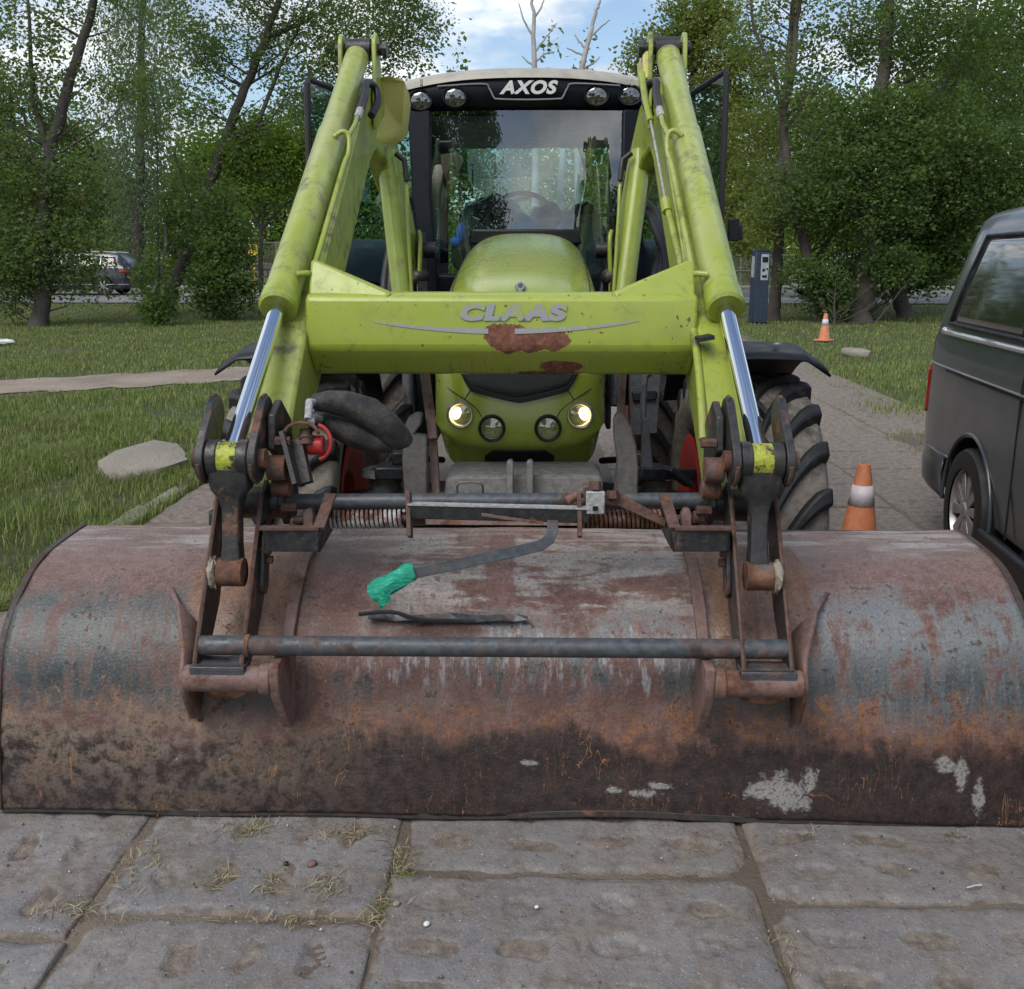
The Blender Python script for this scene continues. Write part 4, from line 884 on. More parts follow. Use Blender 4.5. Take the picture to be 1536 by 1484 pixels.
# black brackets either side
for sgn, xs_ in ((1, (398, 478, 496, 388)), (-1, (1092, 1012, 996, 1100))):
    mb = MB(); a, b = P(xs_[0], 810, 2.62), P(xs_[1], 810, 2.62); mb.bar(a, b, .012, .062); br = part(mb, 'spring_box', 'black', bevel=.002)
    mb = MB(); mb.bar(P(xs_[0]-8*sgn, 792, 2.60), P(xs_[1], 792, 2.62), .03, .006); mb.bar(P(xs_[1], 793, 2.62), P(xs_[2], 742, 2.72), .03, .008); part(mb, 'rusty_edge', 'rustedge', br)
    mb = MB(); mb.add([P(xs_[1], 828, 2.63), P(xs_[1], 793, 2.63), P(xs_[2], 742, 2.73), P(xs_[2]+4*sgn, 790, 2.78), P(xs_[1]+8*sgn, 815, 2.72)], [(0, 1, 2, 3, 4)]); part(mb, 'side_cheek', 'black', br, solid=.008)
    mb = MB(); mb.bar(P(xs_[0], 812, 2.63), P(xs_[0], 790, 2.78), .05, .01, (1, 0, 0)); part(mb, 'side_cheek', 'black', br)
# latch mechanism in the middle
mb = MB(); mb.bar(P(612, 766, 2.70), P(884, 773, 2.70), .035, .038); lb = part(mb, 'latch_bar', 'black', bevel=.003)
mb = MB(); mb.bar(P(612, 755.5, 2.69), P(884, 762, 2.69), .03, .004); part(mb, 'bar_edge', 'galv', lb)
mb = MB(); mb.bar(P(722, 772, 2.66), P(815, 785, 2.68), .012, .006); part(mb, 'latch_strip', 'mauve', lb)
for x in (613, 868):
    mb = MB(); mb.bar(P(x, 738, 2.71), P(x+2, 806, 2.69), .012, .045, (0, 1, 0)); part(mb, 'latch_plate', 'rustedge', bevel=.002)
mb = MB(); mb.box(P(893, 754, 2.68), (.05, .014, .062)); lp = part(mb, 'bolt_plate', 'galv', bevel=.003)
mb = MB(); mb.box(P(888, 736, 2.72), (.05, .05, .035)); mb.tube([P(850, 752, 2.72), P(868, 742, 2.72), P(880, 732, 2.72)], .014, 8); part(mb, 'latch_arm', 'rust', lp, bevel=.003)
mb = MB(); mb.cyl(P(893, 735, 2.68), P(893, 722, 2.68), .016, n=6); part(mb, 'bolt', 'rustedge', lp)
mb = MB(); mb.box(P(893, 763, 2.672), (.014, .004, .012)); part(mb, 'plate_hole', 'plastic', lp)
mb = MB(); mb.prism([P(905, 750, 2.70), P(910, 740, 2.70), P(925, 738, 2.70), P(1000, 780, 2.70), P(998, 792, 2.70), P(920, 756, 2.70)], V(0, .015, 0)); ra = part(mb, 'latch_link', 'rustedge', bevel=.003)
mb = MB(); mb.cyl(P(919, 748, 2.69), P(919, 736, 2.69), .017, n=6); part(mb, 'bolt', 'rustedge', ra)
# release lever with green tape
def flatbar(pts, wd, th, name, mat):
    secs = []
    for i, p in enumerate(pts):
        a, c = pts[max(0, i-1)], pts[min(len(pts)-1, i+1)]; t = (c-a).normalized(); sd_ = FWD.cross(t).normalized()
        secs.append([p+sd_*wd/2-FWD*th/2, p-sd_*wd/2-FWD*th/2, p-sd_*wd/2+FWD*th/2, p+sd_*wd/2+FWD*th/2])
    mb = MB(); mb.loft(secs); return part(mb, name, mat, bevel=.0015)
lev = flatbar([P(829, 780, 2.69), P(829, 795, 2.68), P(824, 809, 2.67), P(812, 818, 2.66), P(780, 826, 2.65), P(700, 843, 2.62), P(610, 862, 2.60)], .030, .010, 'release_lever', 'pipe')
m = MT('green_tape'); v = m.tc(); n1 = m.noise(m.vmul(v, (1, 1, 3)), 40, 5, .7, 1.5); m.bump(n1, .8, .006); MATS['tape'] = m.fin(m.mix(m.sm(n1, .3, .7), (.0, .20, .12), (.01, .42, .26)), .35)
secs = []
tp = [P(622, 858, 2.60), P(612, 861, 2.595), P(598, 868, 2.59), P(583, 877, 2.585), P(570, 885, 2.58), P(560, 891, 2.575), P(556, 894, 2.57)]; rr = (.021, .026, .025, .026, .028, .027, .017)
for i, (p, r_) in enumerate(zip(tp, rr)):
    a, c = tp[max(0, i-1)], tp[min(6, i+1)]; t = (c-a).normalized(); sd_ = FWD.cross(t).normalized()
    secs.append([p+sd_*math.cos(q)*r_*(1+.12*math.sin(q*3+i*2))+FWD*math.sin(q)*.013*(1+.2*math.sin(q*5+i)) for q in np.linspace(0, 2*math.pi, 13)[:-1]])
mb = MB(); mb.loft(secs); tape = part(mb, 'tape_wrap', 'tape', lev, smooth=30)
mb = MB(); mb.sheet([[P(562, 893, 2.57), P(575, 886, 2.56)], [P(566, 902, 2.57), P(581, 897, 2.56)], [P(571, 914, 2.58), P(576, 912, 2.57)]]); mb.sheet([[P(575, 893, 2.56), P(585, 888, 2.56)], [P(578, 906, 2.565), P(587, 903, 2.57)]]); part(mb, 'tape_tail', 'tape', tape, smooth=0, solid=.002)
# red coupler on a rusty arched bracket, sleeved hoses
g0 = []
for k in range(9):
    a_ = math.pi*k/8; g0.append([P(452-26*math.cos(a_), 652-18*math.sin(a_), 2.66), P(452-26*math.cos(a_), 652-18*math.sin(a_), 2.76)])
mb = MB(); mb.sheet(g0); ab = part(mb, 'coupler_bracket', 'rust', solid=.009, smooth=60)
mb = MB(); mb.bar(P(428, 650, 2.68), P(448, 728, 2.66), .012, .07, (0, 1, 0)); mb.bar(P(446, 660, 2.70), P(460, 725, 2.68), .03, .03, (0, 1, 0)); part(mb, 'bracket_leg', 'hitch', ab)
mb = MB(); mb.cyl(P(459, 645, 2.70), P(459, 668, 2.69), .017, n=14); mb.cyl(P(459, 655, 2.70), P(459, 662, 2.69), .02, n=14); part(mb, 'brass_coupling', 'rustedge')
mb = MB(); mb.cyl(P(462, 668, 2.72), P(486, 668, 2.72), .027, n=18); rc = part(mb, 'red_coupler', 'redpaint', bevel=.004)
mb = MB(); mb.tube([P(474+22*math.cos(a_), 664+26*math.sin(a_), 2.72) for a_ in np.linspace(R(-80), R(75), 14)], .0065, 8); part(mb, 'coupler_handle', 'redpaint', rc, smooth=60)
def rough(mb):
    for p in mb.v: p += Vector((math.sin(p.x*61+p.z*47), math.sin(p.z*73+p.x*31), math.sin(p.x*83-p.z*57)))*.0035+Vector((random.gauss(0, .0014), random.gauss(0, .0014), random.gauss(0, .0014)))
m = MT('hose_sleeve'); v = m.tc(); n1 = m.noise(v, 18, 7, .7); n2 = m.noise(v, 140, 3); m.bump(m.mth('ADD', n1, m.mth('MULTIPLY', n2, .3)), .7, .012); MATS['sleeve'] = m.fin(m.mix(m.sm(n1, .35, .7), (.018, .018, .02), (.07, .065, .058)), .85)
mb = MB(); mb.tube([P(474, 604, 2.82), P(490, 602, 2.80), P(520, 606, 2.80), P(550, 617, 2.81), P(578, 635, 2.82), P(597, 655, 2.84), P(607, 668, 2.86)], [.024, .034, .04, .044, .042, .036, .022], 14); rough(mb); part(mb, 'hose_sleeve', 'sleeve', smooth=60)
mb = MB(); mb.tube([P(476, 626, 2.86), P(500, 638, 2.85), P(530, 650, 2.85), P(560, 660, 2.85), P(590, 668, 2.86)], [.018, .034, .04, .036, .02], 14, sq=1.0); rough(mb); part(mb, 'hose_sleeve', 'sleeve', smooth=60)
for a, b in (((462, 630), (478, 606)), ((466, 636), (480, 628))):
    mb = MB(); mb.tube([P(*a, 2.72), P(a[0]+2, b[1]-3, 2.76), P(*b, 2.82)], .011, 8); part(mb, 'hydraulic_pipe', 'galv', smooth=60)
ORG = Vector((0, 0, 0))
# ------------------------------------------------------------------ loader bucket, tipped so that its back faces up and forward
def m_bucket():
    m = MT('worn_bucket_steel'); uv = m.tc('UV'); u, v, _ = m.sep(uv)
    q = m.comb(u, v, 0.0)
    nA = m.noise(q, 1.6, 7, .6); nB = m.noise(q, 6, 8, .68); nC = m.noise(q, 28, 7, .72); nD = m.noise(q, 110, 4, .65)
    st = m.noise(m.vmul(q, (15, 2.2, 1)), 1.5, 7, .7, .6); sw = m.noise(m.vmul(q, (2, 13, 1)), 1.6, 6, .68, .4)
    vp = m.mth('ADD', v, m.mth('ADD', m.mth('MULTIPLY', m.mth('SUBTRACT', nB, .5), .30), m.mth('ADD', m.mth('MULTIPLY', m.mth('SUBTRACT', nA, .5), .22), m.mth('MULTIPLY', m.mth('SUBTRACT', st, .5), .16))))
    rust = m.ramp(m.mth('ADD', m.mth('MULTIPLY', nB, .6), m.mth('MULTIPLY', nC, .4)), [(.3, (.055, .028, .022)), (.45, (.125, .06, .046)), (.56, (.19, .105, .085)), (.7, (.27, .19, .165))])
    mauve = m.mix(m.sm(nC, .35, .7), (.17, .115, .10), (.27, .215, .195))
    c = m.mix(m.mth('MULTIPLY', m.sm(v, .55, .1), m.sm(nA, .3, .6, .35, 1)), rust, mauve)
    # remaining paint: teal grey on one side, bare in the middle, blue grey on the other
    pc = m.ramp(m.mth('DIVIDE', u, 2.8), [(.0, (.06, .074, .07)), (.26, (.056, .068, .067)), (.36, (.13, .125, .115)), (.62, (.16, .155, .155)), (.80, (.165, .18, .19)), (1., (.15, .175, .18))])
    pc = m.mix(m.sm(nC, .3, .75, 0, .35), pc, (.17, .16, .14))
    pc = m.mix(m.mth('MULTIPLY', m.sm(v, .56, .70), m.sm(st, .35, .6, .35, .9)), pc, (.036, .045, .05))
    zone = m.mth('MULTIPLY', m.sm(vp, .36, .52), m.sm(vp, .84, .74))
    side = m.sm(m.mth('ABSOLUTE', m.mth('SUBTRACT', m.mth('DIVIDE', u, 2.8), .47)), .15, .24)
    pm = m.sm(m.mth('ADD', m.mth('ADD', m.mth('MULTIPLY', nA, .3), m.mth('MULTIPLY', nB, .45)), m.mth('MULTIPLY', st, .3)), .50, .57)
    pm2 = m.sm(m.mth('ADD', m.mth('ADD', m.mth('MULTIPLY', nB, .4), m.mth('MULTIPLY', st, .4)), m.mth('MULTIPLY', nC, .2)), .43, .51)
    pmask = m.mth('MULTIPLY', zone, m.fmix(side, pm, pm2))
    c = m.mix(pmask, c, pc)
    # scraped bright metal in the upper middle
    uc = m.mth('MULTIPLY', m.sm(u, .95, 1.1), m.sm(u, 1.98, 1.86)); vc = m.mth('MULTIPLY', m.sm(vp, .06, .14), m.sm(vp, .55, .42))
    sc = m.mth('MULTIPLY', m.mth('MULTIPLY', uc, vc), m.sm(m.mth('ADD', m.mth('MULTIPLY', nB, .5), m.mth('MULTIPLY', sw, .5)), .455, .53))
    c = m.mix(m.mth('MULTIPLY', sc, .9), c, m.mix(m.sm(nC, .35, .68), (.24, .215, .205), (.42, .40, .38)))
    # broad scuffs along the upper back
    sf = m.mth('MULTIPLY', m.sm(vp, .3, .1), m.sm(sw, .46, .62)); c = m.mix(m.mth('MULTIPLY', sf, .8), c, (.37, .34, .33))
    # bare orange-brown steel behind the hitch
    chn = None
    for a_, b_ in ((.47, .775), (1.93, 2.235)):
        k = m.mth('MULTIPLY', m.sm(m.mth('ADD', u, m.mth('MULTIPLY', m.mth('SUBTRACT', nB, .5), .10)), a_-.01, a_+.03), m.sm(u, b_+.005, b_-.005)); chn = k if chn is None else m.mth('MAXIMUM', chn, k)
    chn = m.mth('MULTIPLY', m.mth('MULTIPLY', chn, m.sm(vp, .72, .60)), m.sm(v, .10, .2)); c = m.mix(m.mth('MULTIPLY', chn, .88), c, m.mix(m.sm(m.mth('ADD', m.mth('MULTIPLY', nC, .5), m.mth('MULTIPLY', st, .5)), .36, .62), (.10, .05, .034), (.24, .125, .066)))
    # orange run below, then dark brown floor with dusty side
    ob = m.mth('MULTIPLY', m.mth('MULTIPLY', m.sm(vp, .72, .80), m.sm(vp, .90, .83)), m.sm(m.mth('ADD', m.mth('MULTIPLY', nC, .5), m.mth('MULTIPLY', st, .5)), .45, .60))
    c = m.mix(m.mth('MULTIPLY', ob, m.sm(u, .5, 1.1, .35, .85)), c, m.mix(m.sm(nC, .4, .65), (.17, .065, .022), (.30, .125, .04)))
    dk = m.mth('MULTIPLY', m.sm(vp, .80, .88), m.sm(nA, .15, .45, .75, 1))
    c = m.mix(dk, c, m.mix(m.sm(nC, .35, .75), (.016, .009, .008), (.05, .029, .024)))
    du = m.mth('MULTIPLY', m.mth('MULTIPLY', m.sm(u, 1.3, .45), m.sm(vp, .74, .84)), m.sm(m.mth('ADD', m.mth('MULTIPLY', nC, .6), m.mth('MULTIPLY', nB, .4)), .43, .56))
    c = m.mix(m.mth('MULTIPLY', du, m.sm(v, 1.03, .85, .35, .85)), c, m.mix(m.sm(nB, .4, .6), (.15, .125, .11), (.21, .15, .105)))
    # reddish flakes, scratches and runs
    fl = m.sm(m.mth('ADD', m.mth('MULTIPLY', nC, .65), m.mth('MULTIPLY', nB, .35)), .575, .61); c = m.mix(m.mth('MULTIPLY', fl, .75), c, m.mix(m.sm(nD, .3, .7), (.085, .03, .022), (.17, .07, .05)))
    scr = m.sm(m.mth('ABSOLUTE', m.mth('SUBTRACT', m.noise(m.vmul(q, (9, 2.2, 1)), 1.4, 3, .5, 2.2), .5)), .006, .001); c = m.mix(m.mth('MULTIPLY', m.mth('MULTIPLY', scr, m.sm(nB, .45, .6)), m.sm(v, .4, .6)), c, (.33, .16, .06))
    # dried cement and white flecks
    tot = None
    for cu, cv, ru, rv in ((2.14, .985, .085, .045), (2.20, .955, .03, .045), (2.60, .92, .016, .05), (2.55, .90, .03, .02), (2.65, .99, .016, .05), (1.45, .915, .04, .012), (1.68, .99, .03, .012), (1.75, 1.0, .05, .016), (1.80, .975, .03, .01)):
        a = m.mth('DIVIDE', m.mth('SUBTRACT', u, cu), ru); b = m.mth('DIVIDE', m.mth('SUBTRACT', v, cv), rv)
        d = m.mth('SQRT', m.mth('ADD', m.mth('MULTIPLY', a, a), m.mth('MULTIPLY', b, b))); k = m.sm(m.mth('ADD', d, m.mth('ADD', m.mth('MULTIPLY', m.mth('SUBTRACT', nC, .5), 3.4), m.mth('MULTIPLY', m.mth('SUBTRACT', nB, .5), 3.6))), 1.0, .55); tot = k if tot is None else m.mth('MAXIMUM', tot, k)
    wf = m.sm(m.noise(q, 42, 3, .5), .735, .75); tot = m.mth('MAXIMUM', m.mth('MULTIPLY', m.mth('MULTIPLY', tot, .85), m.sm(nD, .3, .5, .45, 1)), m.mth('MULTIPLY', wf, .8))
    c = m.mix(tot, c, m.mix(m.sm(nD, .3, .7), (.22, .21, .19), (.40, .385, .36)))
    # pinkish bare stripe, pale fringe below the shaft, all-over speckle
    sp = m.mth('MULTIPLY', m.mth('MULTIPLY', m.sm(m.mth('ABSOLUTE', m.mth('SUBTRACT', m.mth('ADD', u, m.mth('MULTIPLY', m.mth('SUBTRACT', nB, .5), .06)), 1.36)), .05, .035), m.sm(v, .52, .45)), m.sm(v, .06, .1)); c = m.mix(m.mth('MULTIPLY', sp, .85), c, m.mix(m.sm(nC, .3, .7), (.13, .065, .052), (.2, .115, .1)))
    fr = m.mth('MULTIPLY', m.mth('MULTIPLY', m.sm(vp, .55, .60), m.sm(vp, .72, .64)), m.mth('MULTIPLY', m.sm(m.noise(m.vmul(q, (34, 7, 1)), 1.3, 6, .7), .50, .60), m.mth('MULTIPLY', m.sm(u, .85, 1.1), m.sm(u, 2.1, 1.8)))); c = m.mix(m.mth('MULTIPLY', fr, .7), c, (.36, .36, .37))
    c = m.mix(m.sm(nD, .52, .66, 0, .45), c, m.mix(m.sm(nB, .4, .6), (.05, .03, .025), (.03, .03, .03))); c = m.mix(m.mth('MULTIPLY', m.sm(nD, .46, .32, 0, .3), m.sm(v, .85, .6, .3, 1)), c, (.34, .30, .28))
    # faint dark dribbles
    c = m.mix(m.mth('MULTIPLY', m.sm(m.noise(m.vmul(q, (42, 2.4, 1)), 1.2, 5, .6), .60, .72), .35), c, (.05, .035, .03))
    shiny = m.mth('MAXIMUM', pmask, m.mth('MULTIPLY', sc, .7)); ro = m.fmix(m.mth('MULTIPLY', shiny, m.mth('SUBTRACT', 1.0, fl)), m.sm(nC, .3, .7, .42, .66), m.sm(nC, .3, .7, .24, .42))
    m.bump(m.mth('ADD', m.mth('ADD', m.mth('MULTIPLY', nC, .5), m.mth('MULTIPLY', nD, .25)), m.mth('SUBTRACT', m.mth('MULTIPLY', tot, .5), m.mth('MULTIPLY', fl, .35))), .8, .007)
    return m.fin(c, ro)
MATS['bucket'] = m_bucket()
BP = [(3.10, .75), (2.97, .745), (2.82, .731), (2.735, .703), (2.66, .662), (2.605, .622), (2.565, .58), (2.530, .52), (2.504, .45), (2.483, .385), (2.464, .314), (2.452, .24), (2.44, .175), (2.434, .124)]
bucket = root('loader_bucket', (0, 2.6, gz(2.5)), 'wide rusty loader bucket tipped face down, its scraped curved back turned to the front', 'bucket')
ORG = Vector((0, 2.6, gz(2.5))); B = bucket
cum = [0]
for a, b in zip(BP, BP[1:]): cum.append(cum[-1]+math.hypot(b[0]-a[0], b[1]-a[1]))
def bprof(s_):
    for i in range(len(BP)-1):
        if s_ <= cum[i+1] or i == len(BP)-2:
            # Catmull-Rom
            t = (s_-cum[i])/(cum[i+1]-cum[i]); p0 = BP[max(0, i-1)]; p1 = BP[i]; p2 = BP[i+1]; p3 = BP[min(len(BP)-1, i+2)]
            return tuple(.5*((2*p1[k])+(p2[k]-p0[k])*t+(2*p0[k]-5*p1[k]+4*p2[k]-p3[k])*t*t+(3*p1[k]-p0[k]-3*p2[k]+p3[k])*t**3) for k in (0, 1))
BL = cum[-1]; HWB = 1.40
nu, nv = 150, 84
U, S = np.meshgrid(np.linspace(-HWB, HWB, nu), np.linspace(0, BL, nv))
bpr = np.array([bprof(s_) for s_ in S[:, 0]]); Yb = np.repeat(bpr[:, 0:1], nu, 1); Zb = np.repeat(bpr[:, 1:2], nu, 1)
dent = .006*smooth_noise(U*.8, S*1.2, 11, .8, 4)+.0015*smooth_noise(U, S, 12, 7, 3)
for cu, cv, rr, d in ((.93, .66, .06, .008), (-.75, .62, .15, .007), (.1, .4, .2, .009), (.75, .5, .12, .006), (-.2, .72, .14, .006)):
    dent -= d*np.exp(-((U-cu)**2+(S-cv)**2)/rr**2)
nrm = np.gradient(bpr, axis=0); nrm /= np.linalg.norm(nrm, axis=1, keepdims=True)
ny, nz = nrm[:, 1:2], -nrm[:, 0:1]             # outward: towards the viewer / up
Yb += ny*dent; Zb += nz*dent
# bent lip: sags towards one end
lip = np.clip((S-.85)/(BL-.85), 0, 1)
Zb += lip*(-.012*np.clip((U-.45)/.9, 0, 1)+.010*np.exp(-((U-.35)/.25)**2)+.003*np.sin(U*9))
verts = np.stack([U, Yb, Zb], -1).reshape(-1, 3)-np.array(ORG); idx = np.arange(nu*nv).reshape(nv, nu)
faces = np.stack([idx[:-1, :-1], idx[1:, :-1], idx[1:, 1:], idx[:-1, 1:]], -1).reshape(-1, 4)
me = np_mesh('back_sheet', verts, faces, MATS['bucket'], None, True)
uvl = me.uv_layers.new(name='UVMap'); vi = np.zeros(len(me.loops), np.int32); me.loops.foreach_get('vertex_index', vi)
uvs = np.stack([(U.ravel()+HWB)[vi], S.ravel()[vi]], -1); uvl.data.foreach_set('uv', uvs.astype(np.float32).ravel())
o = link('back_sheet', me, B); mo = o.modifiers.new('thickness', 'SOLIDIFY'); mo.thickness = .012; mo.offset = -1
def bsurf(x, s_, lift=0.0):
    y, z = bprof(s_); a = bprof(max(0, s_-.01)); b = bprof(min(BL, s_+.01)); t = Vector((0, b[0]-a[0], b[1]-a[1])).normalized(); n_ = Vector((0, t.z, -t.y))
    if n_.z < 0 and n_.y > 0: n_ = -n_
    return V(x, y, z)+n_*lift
def on_bucket(px, py):                          # arc length under a photo point
    best = min(((abs((lambda p: CY-F*((p-CAM).dot(UPV))/((p-CAM).dot(FWD)))(bsurf((px-CX)/F*2.8, s_))-py)), s_) for s_ in np.linspace(0, BL, 120)); return best[1]
# side plates with a rolled rim
def m_side(): return m_steel('bucket_side_steel', (.045, .036, .033), .52, .6, 8, [(.3, (.03, .018, .014)), (.55, (.075, .04, .03)), (.8, (.15, .085, .06))])
MATS['bside'] = m_side()
for sx in (-1, 1):
    prof = [bprof(s_) for s_ in np.linspace(0, BL, 30)]; inner = [(3.02, .30), (3.10, .55)]
    mb = MB(); mb.prism([V(sx*(HWB+.004), y, z) for y, z in prof]+[V(sx*(HWB+.004), y, z) for y, z in ((2.62, .16), (2.98, .34), (3.10, .60))], (sx*.012, 0, 0)); sp = part(mb, 'side_plate', 'bside', B)
    mb = MB(); secs = []
    for s_ in np.linspace(0.0, BL, 34):
        a = bsurf(sx*(HWB-.004), s_, -.014); b = bsurf(sx*(HWB-.004), s_, .006); secs.append([a, b, b+V(sx*.020, 0, 0), a+V(sx*.020, 0, 0)])
    mb.loft(secs); part(mb, 'side_rim', 'bside', B, bevel=.003)
mb = MB(); mb.loft([[V(-HWB, 3.09, .742), V(-HWB, 3.13, .742), V(-HWB, 3.13, .70), V(-HWB, 3.09, .70)], [V(HWB, 3.09, .742), V(HWB, 3.13, .742), V(HWB, 3.13, .70), V(HWB, 3.09, .70)]]); part(mb, 'top_edge', 'bside', B)
mb = MB(); secs = []
for k in range(41):
    x = -HWB+2*HWB*k/40; dz = -.012*max(0, (x-.45)/.9)+.010*math.exp(-((x-.35)/.25)**2)+.003*math.sin(x*9)
    secs.append([V(x, 2.436, .132+dz), V(x, 2.432, .114+dz), V(x, 2.455, .112+dz), V(x, 2.458, .132+dz)])
mb.loft(secs); part(mb, 'cutting_edge', m_steel('cutting_edge_steel', (.03, .024, .022), .60, .5, 6), B, bevel=.002)
mb = MB(); mb.prism([P(1508, 1238, 2.72), P(1520, 1205, 2.74), P(1530, 1210, 2.74), P(1526, 1243, 2.70)], V(0, .05, 0)); part(mb, 'edge_corner', 'bside', B, bevel=.003)
# rails welded down the back
for sx in (-1, 1):
    x = LC+sx*.565; mb = MB(); s0, s1 = .16, .80; secs = []
    for s_ in np.linspace(s0, s1, 26):
        a = bsurf(x-.016, s_, -.002); b = bsurf(x-.016, s_, .016); d = V(.032, 0, 0); secs.append([a, b, b+d, a+d])
    mb.loft(secs); part(mb, 'back_rail', 'mauve', B, bevel=.003)
    # channel lining between rail and hitch, more orange
    # hook tube, bracket and gussets
    xa, xb = LC+sx*.785, LC+sx*.56
    mb = MB(); mb.cyl(V(xa, 2.365, .548), V(xb, 2.365, .548), .034, n=24); ht = part(mb, 'hook_tube', 'mauve', B, bevel=.003)
    mb = MB(); mb.cyl(V(xb+sx*.03, 2.365, .548), V(xb, 2.365, .548), .041, n=24); part(mb, 'tube_flange', 'mauve', B, bevel=.004)
    mb = MB(); mb.prism([V(xb, y, z) for y, z in ((2.335, .60), (2.325, .56), (2.335, .51), (2.43, .38), (2.47, .375), (2.50, .46), (2.50, .60), (2.42, .60))], (-sx*.024, 0, 0)); part(mb, 'hook_bracket', 'mauve', B, bevel=.003)
    mb = MB(); mb.prism([V(LC+sx*.775, 2.39, .528), V(LC+sx*.635, 2.39, .528), V(LC+sx*.645, 2.40, .485), V(LC+sx*.68, 2.425, .462), V(LC+sx*.735, 2.425, .462), V(LC+sx*.765, 2.41, .49)], (0, .08, 0)); part(mb, 'stop_plate', m_steel('copper_rust', (.24, .13, .075), .5, .6, 10) if sx < 0 else bpy.data.materials['copper_rust'], B, bevel=.004)
    fr = [bsurf(LC+sx*.93, .42, .004), bsurf(LC+sx*.88, .50, .035), V(LC+sx*.80, 2.40, .60), V(LC+sx*.792, 2.345, .545), V(LC+sx*.792, 2.36, .50), V(LC+sx*.80, 2.425, .405), bsurf(LC+sx*.80, .80, .004)]
    bk = [bsurf(LC+sx*.93, .42, -.004), bsurf(LC+sx*.88, .50, -.004), bsurf(LC+sx*.80, .57, -.004), bsurf(LC+sx*.80, .62, -.004), bsurf(LC+sx*.80, .67, -.004), bsurf(LC+sx*.80, .75, -.004), bsurf(LC+sx*.80, .81, -.004)]
    mb = MB(); mb.sheet([fr, bk]); part(mb, 'gusset', 'mauve', B, smooth=30, solid=.012)
# torn strip of sheet metal caught above the lower shaft
s_ = .52; mb = MB(); g0 = []
for k in range(13):
    x = -.40+.44*k/12; w_ = .012*(1-abs(k/6-1)**3)+.005; g0.append([bsurf(x, s_-w_/2, .012+.008*math.sin(k*1.3)), bsurf(x, s_+w_/2+.01, .02+.006*math.sin(k*2.1))])
mb.sheet(g0); part(mb, 'torn_strip', 'pipe', B, smooth=0, solid=.003)
mb = MB(); mb.tube([bsurf(-.42, .535, .05), bsurf(-.33, .53, .055), bsurf(-.25, .545, .045), bsurf(-.1, .55, .05)], .006, 6); part(mb, 'torn_wire', 'hose', B)
mb = MB(); mb.box((0, 3.16, .80), (.5, .03, .05)); 
mb = MB(); mb.loft([[V(x, 3.13, .752), V(x, 3.19, .80), V(x, 3.20, .80), V(x, 3.15, .75)] for x in (-.33, .22)]); part(mb, 'top_flange', 'mauve', B)
ORG = Vector((0, 0, 0))
# ------------------------------------------------------------------ vehicles
def m_car(name, col, ro=.3, dirt=.3, metal=.0):
    m = MT(name); n1 = m.noise(None, 3, 6, .6); n2 = m.noise(None, 40, 5, .7); z = m.sep(m.tc())[2]
    c = m.mix(m.sm(n1, .3, .7), [x*.9 for x in col], [x*1.1 for x in col])
    c = m.mix(m.mth('MULTIPLY', m.sm(m.mth('ADD', n1, m.mth('MULTIPLY', n2, .4)), .5, .9), m.sm(z, 1.1, .2, dirt*.3, dirt)), c, (.12, .105, .09))
    return m.fin(c, m.sm(n1, .3, .7, ro*.8, ro*1.3), metal, Coat_Weight=.6, Coat_Roughness=.08)
MATS['vanpaint'] = m_car('slate_van_paint', (.038, .048, .060), .34, .35)
MATS['navy'] = m_car('navy_car_paint', (.012, .016, .03), .25, .15)
MATS['carwhite'] = m_car('white_car_paint', (.62, .64, .64), .3, .1)
MATS['archblack'] = m_plain('wheel_well', (.006, .006, .006), .9)
MATS['redlamp'] = m_plain('red_tail_lamp', (.35, .012, .015), .15, bump=0)
MATS['brightwork'] = m_plain('bright_trim', (.6, .62, .63), .22, .6, var=.05, bump=0)
MATS['alloy'] = m_plain('alloy_rim', (.36, .34, .33), .38, .6)
class Loft:                                   # vehicle shell from stations: (s, zb, zbelt, zroof, wbelt, wroof, rake)
    def __init__(s, st, rake=0.0): s.st = st; s.rake = rake
    def at(s, q):
        st = s.st
        for a, b in zip(st, st[1:]):
            if q <= b[0]:
                f = (q-a[0])/(b[0]-a[0]) if b[0] > a[0] else 0; return [x+(y-x)*f for x, y in zip(a, b)]
        return list(st[-1])
    def ring(s, q):
        _, zb, zt, zr, wb, wr = s.at(q)
        h = [(wb*.90, zb), (wb*.975, zb+.06), (wb, zb+.35*(zt-zb)), (wb*1.0, zb+.6*(zt-zb)), (wb*.992, zt-.06), (wb*.975, zt)]
        for f in (.25, .5, .75, .9): h.append((wb*.975+(wr-wb*.975)*f**1.25, zt+(zr-.07-zt)*f))
        h += [(wr*.985, zr-.05), (wr*.93, zr-.015), (wr*.7, zr+.005), (wr*.35, zr+.015), (0, zr+.018)]
        pts = [V(x, s.sy(q, z), z) for x, z in h]; return pts+[V(-p.x, p.y, p.z) for p in pts[-2::-1]]
    def sy(s, q, z): return q+s.rake*max(0, z-1.0)**1.3*max(0, 1-q/1.2)
    def side(s, q, z, lift=.004, sx=-1):
        _, zb, zt, zr, wb, wr = s.at(q)
        if z <= zt: x = wb*(1-.025*max(0, (z-(zt-.06)))/.06) if z > zt-.06 else wb
        else: f = min(1, (z-zt)/(zr-.07-zt)); x = wb*.975+(wr-wb*.975)*f**1.25
        return V(sx*(x+lift), s.sy(q, z), z)
